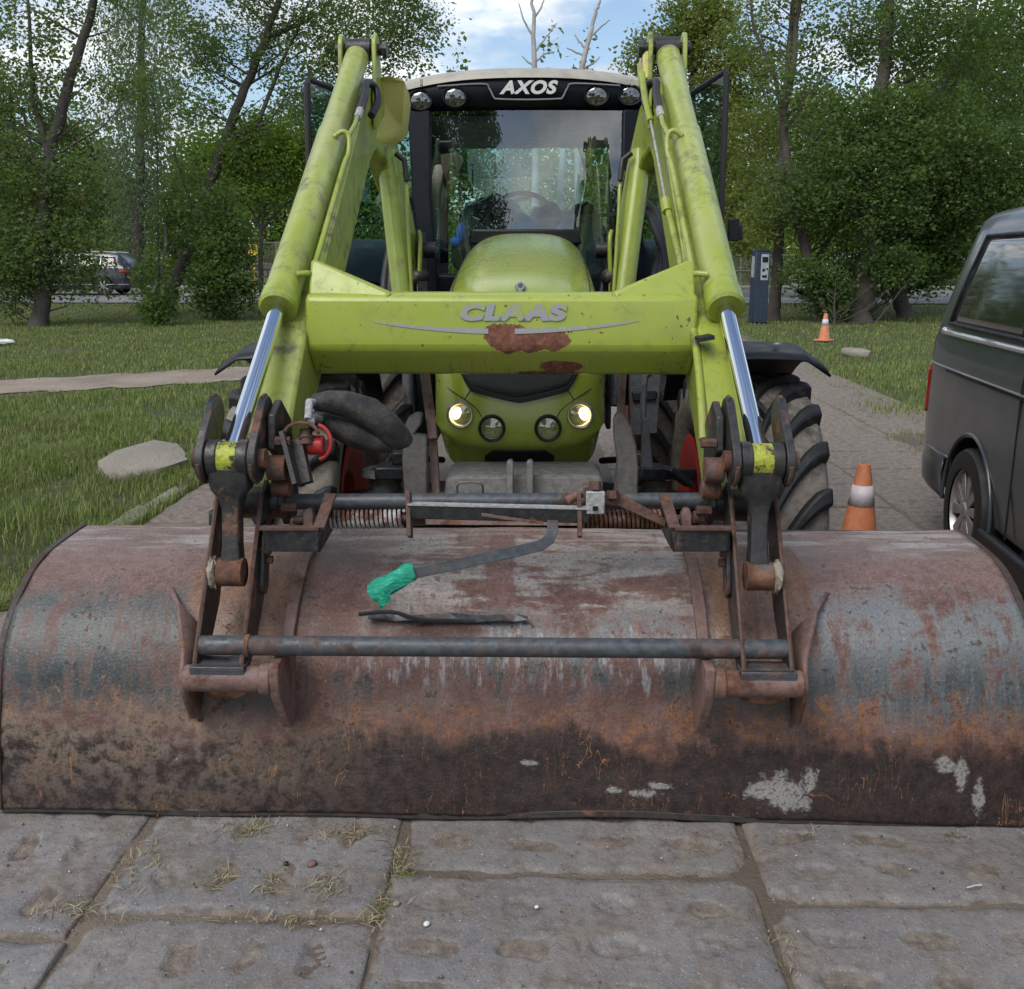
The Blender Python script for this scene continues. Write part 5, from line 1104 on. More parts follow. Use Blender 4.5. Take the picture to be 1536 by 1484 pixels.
def road_wheel(name, c, rr, wd, sx, parent, spokes=10, local=True):
    prof = [(rr*.66, -wd*.5), (rr*.8, -wd*.52), (rr*.95, -wd*.48), (rr, -wd*.36), (rr, wd*.36), (rr*.95, wd*.48), (rr*.8, wd*.52), (rr*.66, wd*.5)]
    mb = MB(); mb.lathe(prof, c, (1, 0, 0), 40); o = part(mb, name, 'rubberdark', parent, smooth=40)
    mb = MB(); mb.lathe([(rr*.69, sx*wd*.44), (rr*.66, sx*wd*.46), (rr*.62, sx*wd*.3), (rr*.6, -sx*wd*.3)], c, (1, 0, 0), 40); part(mb, 'rim', 'alloy', o)
    mb = MB(); mb.lathe([(.001, sx*wd*.30), (rr*.63, sx*wd*.26)], c, (1, 0, 0), 30); part(mb, 'brake_disc', 'archblack', o)
    for k in range(spokes):
        a = 2*math.pi*k/spokes+.15; d = V(0, math.cos(a), math.sin(a)); t = V(0, -math.sin(a), math.cos(a)); x = V(sx*wd*.42, 0, 0)
        mb = MB(); p0, p1 = c+d*rr*.08+x, c+d*rr*.655+x*.96
        w0, w1 = rr*.05, rr*.10; mb.prism([p0-t*w0, p1-t*w1, p1+t*w1, p0+t*w0], (-sx*.02, 0, 0)); part(mb, 'spoke', 'alloy', o, bevel=.003)
    mb = MB(); mb.lathe([(.001, sx*wd*.48), (rr*.12, sx*wd*.46), (rr*.15, sx*wd*.40)], c, (1, 0, 0), 20); part(mb, 'hub_cap', 'alloy', o)
    return o
def shell(L, parent, mat, wheels, wr, qs, name='body'):
    mb = MB(); mb.loft([L.ring(q) for q in qs]); o = part(mb, name, mat, parent, smooth=38)
    o.data.materials.append(MATS['archblack']); cuts = []
    for q in wheels:
        for sx in (-1, 1):
            _, zb, zt, zr, wb, w2 = L.at(q); c = MB(); c.cyl(V(sx*(wb+.1), q, wr*1.0), V(sx*(wb-.26), q, wr*1.0), wr*1.17, n=36); cuts.append((c, MATS['archblack']))
    bool_cut(o, cuts); return o
def panel(L, pts, parent, mat, name, sx=-1, lift=.005, n=10, thick=.004):
    # pts: bottom row and top row as (q,z) pairs -> curved panel lying on the side
    (b0, b1), (t0, t1) = pts; g = []
    for j in range(n+1):
        f = j/n; a = (b0[0]+(t0[0]-b0[0])*f, b0[1]+(t0[1]-b0[1])*f); b = (b1[0]+(t1[0]-b1[0])*f, b1[1]+(t1[1]-b1[1])*f)
        g.append([L.side(a[0]+(b[0]-a[0])*k/n, a[1]+(b[1]-a[1])*k/n, lift, sx) for k in range(n+1)])
    mb = MB(); mb.sheet(g); return part(mb, name, mat, parent, smooth=50, solid=thick)
def sidebar(L, q0, z0, q1, z1, parent, mat, name, sx=-1, w_=.01, lift=.006, n=12):
    mb = MB(); mb.tube([L.side(q0+(q1-q0)*k/n, z0+(z1-z0)*k/n, lift, sx) for k in range(n+1)], w_, 6); return part(mb, name, mat, parent, smooth=60)

# --- slate van: local +y runs from tail (0) to nose (4.9); turned so that the nose comes towards the viewer
ORG = Vector((0, 0, 0))
van = root('van', (0, 0, 0), 'dark slate grey panel van with silver trim parked beside the tractor on the pavement', 'van')
VS = [(0, .42, 1.18, 1.77, .84, .70), (.04, .36, 1.18, 1.82, .90, .745), (.12, .33, 1.18, 1.84, .932, .765), (.3, .30, 1.18, 1.85, .945, .775), (.8, .28, 1.18, 1.865, .952, .785), (1.5, .28, 1.18, 1.875, .952, .79), (3.2, .28, 1.18, 1.875, .952, .79), (3.75, .28, 1.15, 1.83, .945, .77), (4.2, .29, 1.06, 1.5, .93, .74), (4.5, .3, 1.0, 1.18, .91, .72), (4.75, .3, .92, .98, .86, .66), (4.88, .36, .8, .86, .76, .56), (4.9, .4, .75, .80, .70, .5)]
LV = Loft(VS, .20)
body = shell(LV, van, 'vanpaint', (1.06, 3.95), .325, [0, .02, .04, .08, .12, .2, .3, .45, .6, .8, 1, 1.5, 2, 2.5, 3, 3.2, 3.5, 3.75, 4, 4.2, 4.35, 4.5, 4.65, 4.75, 4.83, 4.88, 4.9])
for sx in (-1, 1):
    for q in (1.06, 3.95): road_wheel('wheel', V(sx*.86, q, .325), .325, .22, sx, van)
    wn_ = panel(LV, (((.36, 1.245), (1.62, 1.245)), ((.42, 1.70), (1.62, 1.705))), van, 'cartglass', 'side_window', sx, .006)
    sidebar(LV, .36, 1.245, .42, 1.70, wn_, 'rubberdark', 'window_seal', sx, .011); sidebar(LV, .42, 1.705, 1.62, 1.71, wn_, 'rubberdark', 'window_seal', sx, .011); sidebar(LV, .35, 1.235, 1.62, 1.235, wn_, 'rubberdark', 'window_seal', sx, .011)
    panel(LV, (((1.72, 1.245), (2.8, 1.245)), ((1.72, 1.705), (2.8, 1.705))), van, 'cartglass', 'side_window', sx, .006)
    panel(LV, (((2.9, 1.245), (3.95, 1.2)), ((2.9, 1.70), (3.6, 1.66))), van, 'cartglass', 'side_window', sx, .006)
    sidebar(LV, .30, 1.185, 1.75, 1.19, van, 'brightwork', 'slide_rail', sx, .016, .004)
    mb = MB(); mb.ball(LV.side(.30, 1.19, .006, sx), (.018, .03, .022)); part(mb, 'rail_end', 'brightwork', van)
    sidebar(LV, .06, 1.0, 3.9, 1.0, van, 'silvertrim', 'waist_line', sx, .007, .002, 30)
    sidebar(LV, .5, .985, 2.0, .985, van, 'rubberdark', 'door_gap', sx, .006, .000, 20); sidebar(LV, 1.66, .34, 1.66, 1.74, van, 'rubberdark', 'door_gap', sx, .005, .000); sidebar(LV, 2.85, .34, 2.85, 1.74, van, 'rubberdark', 'door_gap', sx, .005, .0)
    # tail lamp on the corner
    g0 = []
    for k in range(9):
        z = .70+.27*k/8; g0.append([LV.side(q, z, .006, sx) for q in (.0, .02, .04, .07, .10)])
    mb = MB(); mb.sheet(g0); part(mb, 'tail_lamp', 'redlamp', van, smooth=60, solid=.012)
    # arch lip
    mb = MB(); mb.tube([V(sx*.955, 1.06+.395*math.cos(a_), .325+.395*math.sin(a_)) for a_ in np.linspace(R(-4), R(184), 30)], .010, 8); part(mb, 'arch_lip', 'vanpaint', van, smooth=60)
    mb = MB(); mb.box((sx*.955, 2.45, .26), (.05, 2.2, .12)); part(mb, 'sill', 'plastic', van, bevel=.02)
    mb = MB(); mb.box((sx*1.05, 3.72, 1.25), (.16, .1, .22)); part(mb, 'door_mirror', 'plastic', van, bevel=.03)
mb = MB(); secs = []
for k in range(15):
    a_ = math.pi*k/14; x = -.955*math.copysign(abs(math.cos(a_))**.35, math.cos(a_)); y = .64-.70*abs(math.sin(a_))**.45
    secs.append([V(x*.985, y+.03, .30), V(x*1.008, y, .34), V(x*1.012, y-.01, .44), V(x*1.0, y, .52), V(x*.97, y+.05, .53)])
mb.loft(secs, False, False); part(mb, 'rear_bumper', m_car('bumper_grey', (.045, .05, .055), .45, .3), van, smooth=60, solid=.02)
mb = MB(); mb.box((-.94, -.02, .73), (.03, .06, .09)); mb.box((-.86, .03, 1.13), (.04, .05, .09)); part(mb, 'tail_hinge', 'plastic', van, bevel=.008)
mb = MB(); mb.sheet([[V(-.62, .05, 1.2), V(.62, .05, 1.2)], [V(-.6, .22, 1.72), V(.6, .22, 1.72)]]); part(mb, 'tailgate_window', 'cartglass', van, solid=.01)
mb = MB(); mb.sheet([[V(-.72, 4.42, 1.20), V(.72, 4.42, 1.20)], [V(-.66, 3.9, 1.80), V(.66, 3.9, 1.80)]]); part(mb, 'front_window', 'cartglass', van, solid=.01)
wheel_w = PG(1437, 857); th = R(6.2)
van.rotation_euler = (0, 0, math.pi-th)
cl = Vector((.95, 1.06, 0)); rot = Matrix.Rotation(math.pi-th, 3, 'Z'); van.location = Vector((wheel_w.x, wheel_w.y, 0))-rot @ cl

# --- station wagon and white car on the road
def car(name, label, st, mat, loc, rz, wheels, wins, lamp_z=.78):
    c = root(name, (0, 0, 0), label, 'car'); L = Loft(st, .0); qs = sorted(set([s_[0] for s_ in st]+list(np.linspace(0, st[-1][0], 22))))
    shell(L, c, mat, wheels, .32, qs)
    for sx in (-1, 1):
        for q in wheels: road_wheel('wheel', V(sx*.80, q, .32), .32, .2, sx, c, 7)
        for w_ in wins: 
            p = panel(L, w_, c, 'cartglass', 'side_window', sx, .006, 6)
            for a, b in ((w_[0][0], w_[0][1]), (w_[0][1], w_[1][1]), (w_[1][1], w_[1][0])): sidebar(L, *a, *b, p, 'brightwork', 'window_trim', sx, .012, .006, 6)
        g0 = [[L.side(q, lamp_z+.11*k/3, .008, sx) for q in (.02, .06, .12, .22, .32)] for k in range(4)]
        mb = MB(); mb.sheet(g0); part(mb, 'tail_lamp', 'redlamp', c, smooth=60, solid=.02)
        mb = MB(); mb.box((sx*.93, st[-1][0]-1.55, .98), (.12, .08, .12)); part(mb, 'door_mirror', mat, c, bevel=.02)
        mb = MB(); mb.tube([L.side(q, L.at(q)[3]-.015, -.06, sx)+V(0, 0, .05) for q in np.linspace(.5, 2.4, 8)], .015, 6); part(mb, 'roof_rail', 'brightwork', c)
        sidebar(L, .05, .38, st[-1][0]-.3, .38, c, 'silvertrim', 'lower_trim', sx, .012, .004, 16)
    mb = MB(); z1 = L.at(.25)[3]-.1; mb.sheet([[V(-.62, .06, .98), V(.62, .06, .98)], [V(-.52, .34, z1), V(.52, .34, z1)]]); part(mb, 'rear_window', 'cartglass', c, solid=.01)
    q0 = st[-1][0]-1.25; mb = MB(); mb.sheet([[V(-.62, q0, .98), V(.62, q0, .98)], [V(-.52, q0-.7, 1.38), V(.52, q0-.7, 1.38)]]); part(mb, 'front_window', 'cartglass', c, solid=.01)
    c.location = loc; c.rotation_euler = (0, 0, rz); return c
WAG = [(0, .42, .90, .96, .74, .62), (.05, .3, .92, 1.05, .82, .62), (.18, .24, .93, 1.22, .87, .60), (.42, .2, .93, 1.42, .89, .60), (.7, .2, .93, 1.46, .90, .62), (1.8, .2, .93, 1.49, .905, .63), (2.7, .2, .93, 1.46, .905, .62), (3.05, .2, .93, 1.34, .90, .60), (3.6, .2, .92, 1.0, .89, .62), (3.7, .2, .91, .965, .89, .66), (4.45, .22, .82, .86, .85, .62), (4.68, .3, .7, .73, .76, .55), (4.75, .38, .62, .64, .66, .5)]
HAT = [(0, .42, .88, .94, .70, .6), (.05, .3, .9, 1.1, .80, .6), (.2, .22, .92, 1.33, .84, .58), (.45, .2, .92, 1.45, .86, .60), (1.5, .2, .92, 1.48, .87, .62), (2.1, .2, .92, 1.44, .87, .61), (2.5, .2, .92, 1.28, .86, .58), (3.0, .2, .92, .99, .85, .6), (3.6, .24, .82, .85, .8, .56), (3.82, .34, .66, .68, .66, .46)]
p = P(152, 445, 35.2); car('station_wagon', 'dark navy station wagon parked along the road beyond the left lawn', WAG, 'navy', (p.x+.95, 36.6, gz(36.6)), R(90), (.95, 3.65), [(((.38, .97), (1.0, .97)), ((.52, 1.33), (1.0, 1.36))), (((1.06, .97), (1.9, .97)), ((1.06, 1.37), (1.9, 1.39))), (((1.96, .97), (3.1, .97)), ((1.96, 1.38), (2.75, 1.34)))])
p = P(1325, 460, 34); car('white_hatchback', 'white hatchback parked on the road behind the big tree trunks', HAT, 'carwhite', (p.x+.8, 35.2, gz(35.2)), R(90), (.75, 3.2), [(((.4, .97), (1.2, .97)), ((.5, 1.34), (1.2, 1.36))), (((1.26, .97), (2.55, .97)), ((1.26, 1.37), (2.15, 1.33)))])

# ------------------------------------------------------------------ cones, meter
def m_cone():
    m = MT('cone_plastic'); n1 = m.noise(None, 14, 6, .65); c = m.mix(m.sm(n1, .35, .7), (.58, .19, .085), (.68, .27, .14)); c = m.mix(m.sm(m.noise(None, 30, 5, .7), .56, .7, 0, .4), c, (.3, .18, .12)); return m.fin(c, .5)
MATS['cone'] = m_cone(); MATS['band'] = m_plain('reflective_band', (.60, .54, .57), .45, var=.12)
def cone(label, loc, rz):
    c = root('traffic_cone', (0, 0, 0), label, 'traffic cone')
    rad = lambda z: .112-(.112-.032)*(z-.03)/.49
    mb = MB(); mb.lathe([(.001, .03), (rad(.03), .03), (rad(.045), .045), (rad(.50), .50), (.030, .52), (.022, .522), (.02, .50)], (0, 0, 0), (0, 0, 1), 28); part(mb, 'cone_body', 'cone', c, smooth=40)
    mb = MB(); mb.lathe([(.11, .032), (.15, .03), (.16, .02), (.16, 0)], (0, 0, 0), (0, 0, 1), 4); mb.box((0, 0, .014), (.30, .30, .026)); part(mb, 'cone_base', 'cone', c, bevel=.01)
    for a, b in ((.30, .41),): mb = MB(); mb.lathe([(rad(a)+.002, a), (rad(b)+.002, b)], (0, 0, 0), (0, 0, 1), 28); part(mb, 'reflective_band', 'band', c, smooth=60, solid=.001)
    c.location = loc; c.rotation_euler = (0, 0, rz)
a = PG(1285, 838); cone('orange traffic cone with a wide white band between tractor wheel and van', (a.x, a.y, gz(a.y)+.004), .3)
a = PG(1236, 511); cone('orange traffic cone standing on the grass near the parking meter', (a.x, a.y, .0), .8)
pm = root('parking_meter', (0, 0, 0), 'dark blue parking ticket machine at the edge of the grass by tree trunks', 'parking meter')
MATS['meter'] = m_plain('meter_blue', (.022, .035, .06), .4); MATS['meterface'] = m_plain('meter_face', (.42, .44, .46), .4, .3)
mb = MB(); mb.loft([[V(x*.19, y*.14, z) for x, y in ((-1, -1), (1, -1), (1, 1), (-1, 1))] for z in (0, 1.72)]); mb.loft([[V(x*.2, y*.15, z) for x, y in ((-1, -1), (1, -1), (1, 1), (-1, 1))] for z in (1.72, 1.76)]); part(mb, 'housing', 'meter', pm, bevel=.02)
mb = MB(); mb.box((.05, -.143, 1.34), (.2, .012, .62)); mf = part(mb, 'control_panel', 'meterface', pm, bevel=.004)
mb = MB(); mb.box((.05, -.151, 1.52), (.15, .008, .13)); part(mb, 'display', 'plastic', mf)
for x, z, w_, h in ((.02, 1.27, .06, .07), (.11, 1.30, .035, .05), (.05, 1.12, .12, .06)): mb = MB(); mb.box((x, -.151, z), (w_, .008, h)); part(mb, 'slot', 'plastic', mf)
mb = MB(); mb.box((-.193, 0, 1.35), (.01, .16, .5)); part(mb, 'side_sign', 'meterface', pm)
a = PG(1136, 484); pm.location = (a.x, a.y, gz(a.y)); pm.rotation_euler = (0, 0, R(12))
# ------------------------------------------------------------------ trees, shrubs, grass
def m_leaf(name, cols, trans=.5, ro=.5):
    cols = [(p_, tuple(x*1.3 for x in c_)) for p_, c_ in cols]
    m = MT(name); r = m.attr('rnd'); c = m.ramp(r, cols); c = m.mix(m.sm(m.noise(None, .8, 3), .3, .7, 0, .35), c, cols[0][1])
    m.put(m.b.inputs['Base Color'], c); m.b.inputs['Roughness'].default_value = ro; m.b.inputs['Specular IOR Level'].default_value = .35
    t = m.n('ShaderNodeBsdfTranslucent'); m.link(m.mix(.5, c, (.25, .35, .05), 'MIX'), t.inputs[0])
    mx_ = m.n('ShaderNodeMixShader'); mx_.inputs[0].default_value = trans; m.link(m.b.outputs[0], mx_.inputs[1]); m.link(t.outputs[0], mx_.inputs[2]); m.link(mx_.outputs[0], m.o.inputs[0]); return m.m
MATS['poplar'] = m_leaf('poplar_leaves', [(0, (.045, .075, .028)), (.5, (.08, .125, .042)), (.85, (.115, .17, .05)), (1, (.20, .19, .06))])
MATS['dark_leaf'] = m_leaf('dark_leaves', [(0, (.034, .065, .02)), (.5, (.062, .112, .03)), (.85, (.095, .16, .04)), (1, (.2, .2, .06))])
MATS['lime_leaf'] = m_leaf('lime_leaves', [(0, (.08, .14, .02)), (.5, (.13, .22, .025)), (1, (.21, .29, .04))])
MATS['willow'] = m_leaf('willow_leaves', [(0, (.07, .10, .065)), (.5, (.10, .145, .09)), (1, (.15, .19, .11))])
MATS['yellowish'] = m_leaf('yellowish_leaves', [(0, (.07, .105, .022)), (.5, (.13, .165, .035)), (1, (.24, .23, .05))])
MATS['bark'] = m_dirt('bark', (.042, .035, .03), (.078, .066, .056), (.03, .025, .02)); MATS['bark_pale'] = m_dirt('pale_bark', (.25, .24, .22), (.4, .38, .36), (.15, .14, .13))
def leaf_arrays(cent, size, rng, droop=0.0, rnd=None, asp=.75):
    n = len(cent); d = rng.normal(size=(n, 3)); d[:, 2] = d[:, 2]*.6-droop; d /= np.linalg.norm(d, axis=1, keepdims=True)
    e = rng.normal(size=(n, 3)); e -= d*np.sum(d*e, 1, keepdims=True); e /= np.linalg.norm(e, axis=1, keepdims=True); f = np.cross(d, e)
    s_ = (size*rng.uniform(.6, 1.3, n))[:, None]
    v = np.stack([cent-d*s_*.5, cent+e*s_*asp*.42+f*s_*.10, cent+d*s_*.55, cent-e*s_*asp*.42+f*s_*.10], 1).reshape(-1, 3)
    i = np.arange(n)*4; return v, np.stack([i, i+1, i+2, i+3], 1), np.repeat(rng.uniform(0, 1, n) if rnd is None else rnd, 4)
def crown_points(blobs, rng, clump=.28, per=46):
    out_, rn = [], []; cl = []
    for c, rad, n in blobs:
        c = np.array(c); rad = np.array(rad); n = int(n*1.35); k = max(1, n//per)
        d = rng.normal(size=(k, 3)); d /= np.linalg.norm(d, axis=1, keepdims=True); cc = c+d*rad*(rng.uniform(.12, 1, k)**.45)[:, None]
        for q in cc:
            cl.append(q); m = int(per*rng.uniform(.5, 1.6)); o_ = rng.normal(size=(m, 3))*clump*rng.uniform(.55, 1.25)*np.array([1, 1, .75]); out_.append(q+o_)
            b = rng.uniform(0, 1); rn.append(np.clip(b*.55+rng.uniform(0, .5, m), 0, 1))
    return np.concatenate(out_), np.concatenate(rn), cl
def tree(name, label, trunk, blobs, mat, leaf=.10, r0=.16, bark='bark', branches=(), group=None, seed=0, twigs=40, clump=.27, per=46, droop=0.0, cat='tree', asp=.75):
    rng = np.random.default_rng(100+seed); base = trunk[0]; t = root(name, base, label, cat, group); b = np.array(base)
    tp = [Vector(p)-base for p in trunk]; n = len(tp); fine = []
    for i in range(n-1):
        for k in range(5): fine.append(tp[i].lerp(tp[i+1], k/5)+Vector(rng.normal(0, r0*.12, 3))*(1 if i+k else 0))
    fine.append(tp[-1]); m = len(fine)
    mb = MB(); mb.tube([fine[0]-V(0, 0, .12)]+fine, [r0*1.5]+[r0*(1.25 if k == 0 else 1)*(1-.75*k/m) for k in range(m)], 10)
    for br in branches:
        q = [Vector(p)-base for p in br[:-1]]; mm = len(q); f2 = []
        for i in range(mm-1):
            for k in range(4): f2.append(q[i].lerp(q[i+1], k/4)+Vector(rng.normal(0, br[-1]*.2, 3)))
        f2.append(q[-1]); mb.tube(f2, [br[-1]*(1-.7*k/len(f2)) for k in range(len(f2))], 7)
    if blobs:
        pts, rn, cl = crown_points(blobs, rng, clump, per)
        fa = np.array([f[:] for f in fine])
        for c in [cl[i] for i in rng.permutation(len(cl))[:twigs]]:
            lc = c-b; hd = np.linalg.norm((fa-lc)[:, :2], axis=1); j = int(np.argmin(np.abs(fa[:, 2]-(lc[2]-.75*hd))+.4*hd)); a = Vector(fa[j]); e = Vector(lc); mid = a.lerp(e, .5)+Vector(rng.normal(0, .15, 3))-V(0, 0, .06*(e-a).length)
            L_ = (e-a).length
            if L_ < 3.4: mb.tube([a, mid, e], [min(r0*.3, .010+L_*.009), .008+L_*.004, .004], 4, False)
    mb.build('trunk', MATS[bark], t, 60)
    if blobs:
        v, f, r_ = leaf_arrays(pts-b, leaf, rng, droop, rn, asp); link('crown', np_mesh('crown', v, f, MATS[mat], {'rnd': r_}), t)
    return t
def pb(px, py, zc, rx, ry, n, rd=None):         # crown lump given in photo pixels at a depth
    s_ = zc/F; return (P(px, py, zc)[:], (rx*s_, (rd or (rx+ry)/2*.8*s_), ry*s_), n)
def pt_(l, zc): 
    q = [P(x, y, zc) for x, y in l]; q[0].z = gz(q[0].y)-.02; return q
def grounded(px, py): p = PG(px, py); return p, (p-CAM).dot(FWD)

# tree A: leaning fork on the left lawn
p, z = grounded(58, 488)
tree('poplar_tree', 'forked poplar with dark trunk and low leafy shoots at its foot on the left lawn', pt_([(58, 488), (66, 400), (66, 300), (76, 220), (105, 120), (138, 20), (160, -140), (170, -320)], z), [pb(40, 380, z, 75, 70, 4600), pb(30, 250, z, 70, 75, 2400), pb(110, 290, z, 55, 60, 1900), pb(60, 90, z, 80, 80, 1900), pb(140, -60, z, 110, 90, 2400), pb(120, 400, z, 40, 45, 900), pb(20, 420, z, 50, 50, 1500), pb(190, 100, z, 40, 80, 700), pb(-40, 200, z, 70, 120, 1800), pb(-60, 0, z, 90, 120, 1600)], 'poplar', .105, .20, branches=[(P(72, 230, z), P(50, 150, z), P(46, 60, z), P(40, -60, z), .08), (P(66, 300, z), P(40, 190, z), P(20, 130, z), .04)], seed=1, twigs=60)
# thin stem and tree B leaning
p, z = grounded(247, 470)
tree('poplar_tree', 'tall poplar leaning over a leafy shrub beside the station wagon', pt_([(243, 470), (262, 420), (300, 330), (330, 240), (360, 150), (400, 60), (430, -40), (460, -220)], z), [pb(300, 130, z, 60, 80, 1500), pb(350, 60, z, 80, 60, 2200), pb(430, -20, z, 110, 70, 3000), pb(380, 250, z, 60, 60, 1300), pb(280, 300, z, 50, 60, 900), pb(460, 90, z, 70, 90, 2400), pb(560, 60, z, 100, 90, 4200), pb(600, 20, z, 70, 60, 2600), pb(340, -60, z, 150, 60, 2200), pb(270, 20, z, 50, 60, 700), pb(500, 170, z, 60, 90, 1800)], 'poplar', .10, .21, branches=[(P(340, 210, z), P(385, 190, z), P(420, 100, z), P(470, -10, z), .09), (P(297, 335, z), P(275, 270, z), P(262, 230, z), .06), (P(400, 60, z), P(480, 20, z), P(540, -60, z), .06)], seed=2, twigs=80)
tree('young_poplar', 'thin straight sapling stem rising out of the shrub before the leaning poplar', pt_([(240, 476), (238, 400), (236, 300), (236, 230), (232, 160)], z-1.0), [pb(235, 190, z-1, 22, 40, 350), pb(225, 120, z-1, 30, 40, 350)], 'poplar', .09, .045, branches=[(P(235, 240, z-1), P(210, 200, z-1), P(190, 150, z-1), .015)], seed=3, twigs=12)
p, z = grounded(232, 488)
tree('shrub', 'leafy green shrub around the foot of the leaning poplar', pt_([(232, 488), (236, 430), (240, 360)], z), [pb(232, 458, z, 24, 22, 1300), pb(226, 410, z, 20, 36, 700), pb(262, 350, z+2.2, 40, 45, 1300), pb(262, 300, z+2.2, 26, 30, 400)], 'dark_leaf', .10, .03, seed=4, twigs=25, clump=.2, cat='shrub')
p, z = grounded(335, 480)
tree('shrub', 'dense dark green shrub growing alone between two tree trunks on the lawn', pt_([(335, 480), (336, 440), (338, 380)], z), [pb(335, 435, z, 48, 38, 3600), pb(338, 375, z, 44, 42, 2600), pb(330, 320, z, 34, 40, 1100)], 'dark_leaf', .105, .04, seed=5, twigs=30, clump=.24, cat='shrub')
p, z = grounded(393, 464)
tree('small_tree', 'small round-headed tree with thin dark trunk and bright green crown', pt_([(393, 464), (391, 400), (392, 345), (396, 320), (405, 280)], z), [pb(405, 235, z, 60, 42, 4200), pb(350, 235, z, 40, 40, 1800), pb(455, 240, z, 40, 45, 2200), pb(400, 290, z, 70, 22, 1500), pb(400, 195, z, 45, 20, 1200)], 'lime_leaf', .10, .085, branches=[(P(392, 345, z), P(425, 310, z), P(460, 290, z), .05), (P(392, 350, z), P(375, 310, z), P(345, 290, z), .05)], seed=6, twigs=40)
# hanging poplar behind
zc = 44
tree('tall_grey_poplar', 'tall grey-green poplar with hanging foliage behind the left lawn', pt_([(205, 440), (208, 300), (212, 100), (215, -200)], zc), [pb(205, 230, zc, 48, 90, 5200), pb(210, 90, zc, 60, 110, 6500), pb(215, -80, zc, 70, 110, 4200), pb(195, 330, zc, 40, 60, 2400)], 'willow', .15, .3, seed=7, twigs=20, clump=.7, droop=1.4, asp=.5)

# right side group
p, z = grounded(1160, 480)
tree('poplar_tree', 'straight poplar trunk standing close beside the parking meter', pt_([(1160, 480), (1166, 420), (1168, 360), (1172, 250), (1180, 120), (1190, 0), (1195, -200)], z), [pb(1130, 220, z+1.6, 50, 80, 1900), pb(1150, 330, z-0.5, 40, 40, 800), pb(1120, 60, z+1.6, 60, 50, 800), pb(1210, -40, z-0.5, 120, 70, 2000)], 'yellowish', .10, .17, seed=11, twigs=30)
p, z = grounded(1226, 482)
tree('poplar_tree', 'slender dark poplar with a bend, directly behind the far cone', pt_([(1226, 482), (1215, 400), (1195, 320), (1180, 240), (1176, 180), (1192, 80), (1200, -30), (1205, -220)], z), [pb(1225, 290, z+1.6, 70, 80, 3400), pb(1180, 130, z-0.5, 50, 60, 800), pb(1240, 60, z+1.6, 90, 60, 1300), pb(1240, 420, z+0.5, 40, 40, 1300), pb(1170, 300, z-0.5, 40, 60, 1100), pb(1250, 200, z+1.6, 60, 70, 1900)], 'poplar', .105, .15, branches=[(P(1176, 180, z), P(1160, 110, z), P(1130, 40, z), P(1120, -30, z), .06)], seed=12, twigs=60)
p, z = grounded(1287, 482)
tree('poplar_tree', 'thickest poplar of the right-hand clump with crowded low foliage', pt_([(1287, 484), (1300, 400), (1302, 330), (1300, 250), (1318, 160), (1328, 80), (1335, -20), (1340, -240)], z), [pb(1300, 280, z-0.5, 110, 90, 8200), pb(1330, 380, z+1.6, 90, 60, 5600), pb(1290, 180, z-0.5, 70, 50, 2300), pb(1400, 330, z+1.6, 80, 90, 5600), pb(1400, 200, z-0.5, 90, 70, 4600), pb(1340, 60, z+1.6, 90, 60, 2600), pb(1420, 40, z-0.5, 110, 80, 4600), pb(1260, 450, z+0.5, 30, 28, 900)], 'dark_leaf', .105, .30, branches=[(P(1306, 170, z), P(1345, 130, z), P(1400, 100, z), .05), (P(1301, 300, z), P(1340, 260, z), P(1390, 230, z), .05)], seed=13, twigs=90)
p, z = grounded(1355, 478)
tree('poplar_tree', 'short leaning stump-like trunk with broken bark at the right-hand clump', pt_([(1358, 478), (1345, 430), (1330, 390), (1325, 330), (1350, 220), (1420, 120), (1480, -40)], z+.6), [pb(1390, 400, z+0.5, 50, 40, 2600), pb(1470, 120, z+1.6, 90, 110, 6200), pb(1500, 260, z-0.5, 70, 70, 4800), pb(1520, 20, z+1.6, 80, 80, 3600), pb(1440, 300, z-0.5, 60, 60, 3000)], 'dark_leaf', .105, .22, seed=14, twigs=60)
p, z = grounded(1252, 486)
tree('shrub', 'leafy suckers growing around the trunks behind the far cone', pt_([(1252, 486), (1252, 450), (1254, 420)], z), [pb(1250, 440, z+0.5, 30, 34, 1300), pb(1210, 410, z+0.5, 40, 24, 1100), pb(1340, 400, z+0.5, 40, 30, 1500)], 'dark_leaf', .10, .03, seed=15, twigs=20, clump=.2, cat='shrub')
zc = 33
tree('yellowing_tree', 'yellowish green tree rising behind the right loader arm', pt_([(1030, 470), (1035, 300), (1040, 100), (1040, 20)], zc), [pb(990, 85, zc, 55, 42, 3000), pb(1060, 60, zc, 70, 55, 4200), pb(1120, 120, zc, 60, 50, 3000), pb(1060, 180, zc, 70, 80, 4200), pb(1050, 10, zc, 60, 30, 1500), pb(1130, 230, zc, 60, 80, 3000), pb(1120, 330, zc, 50, 60, 2200)], 'yellowish', .13, .18, seed=16, twigs=40)
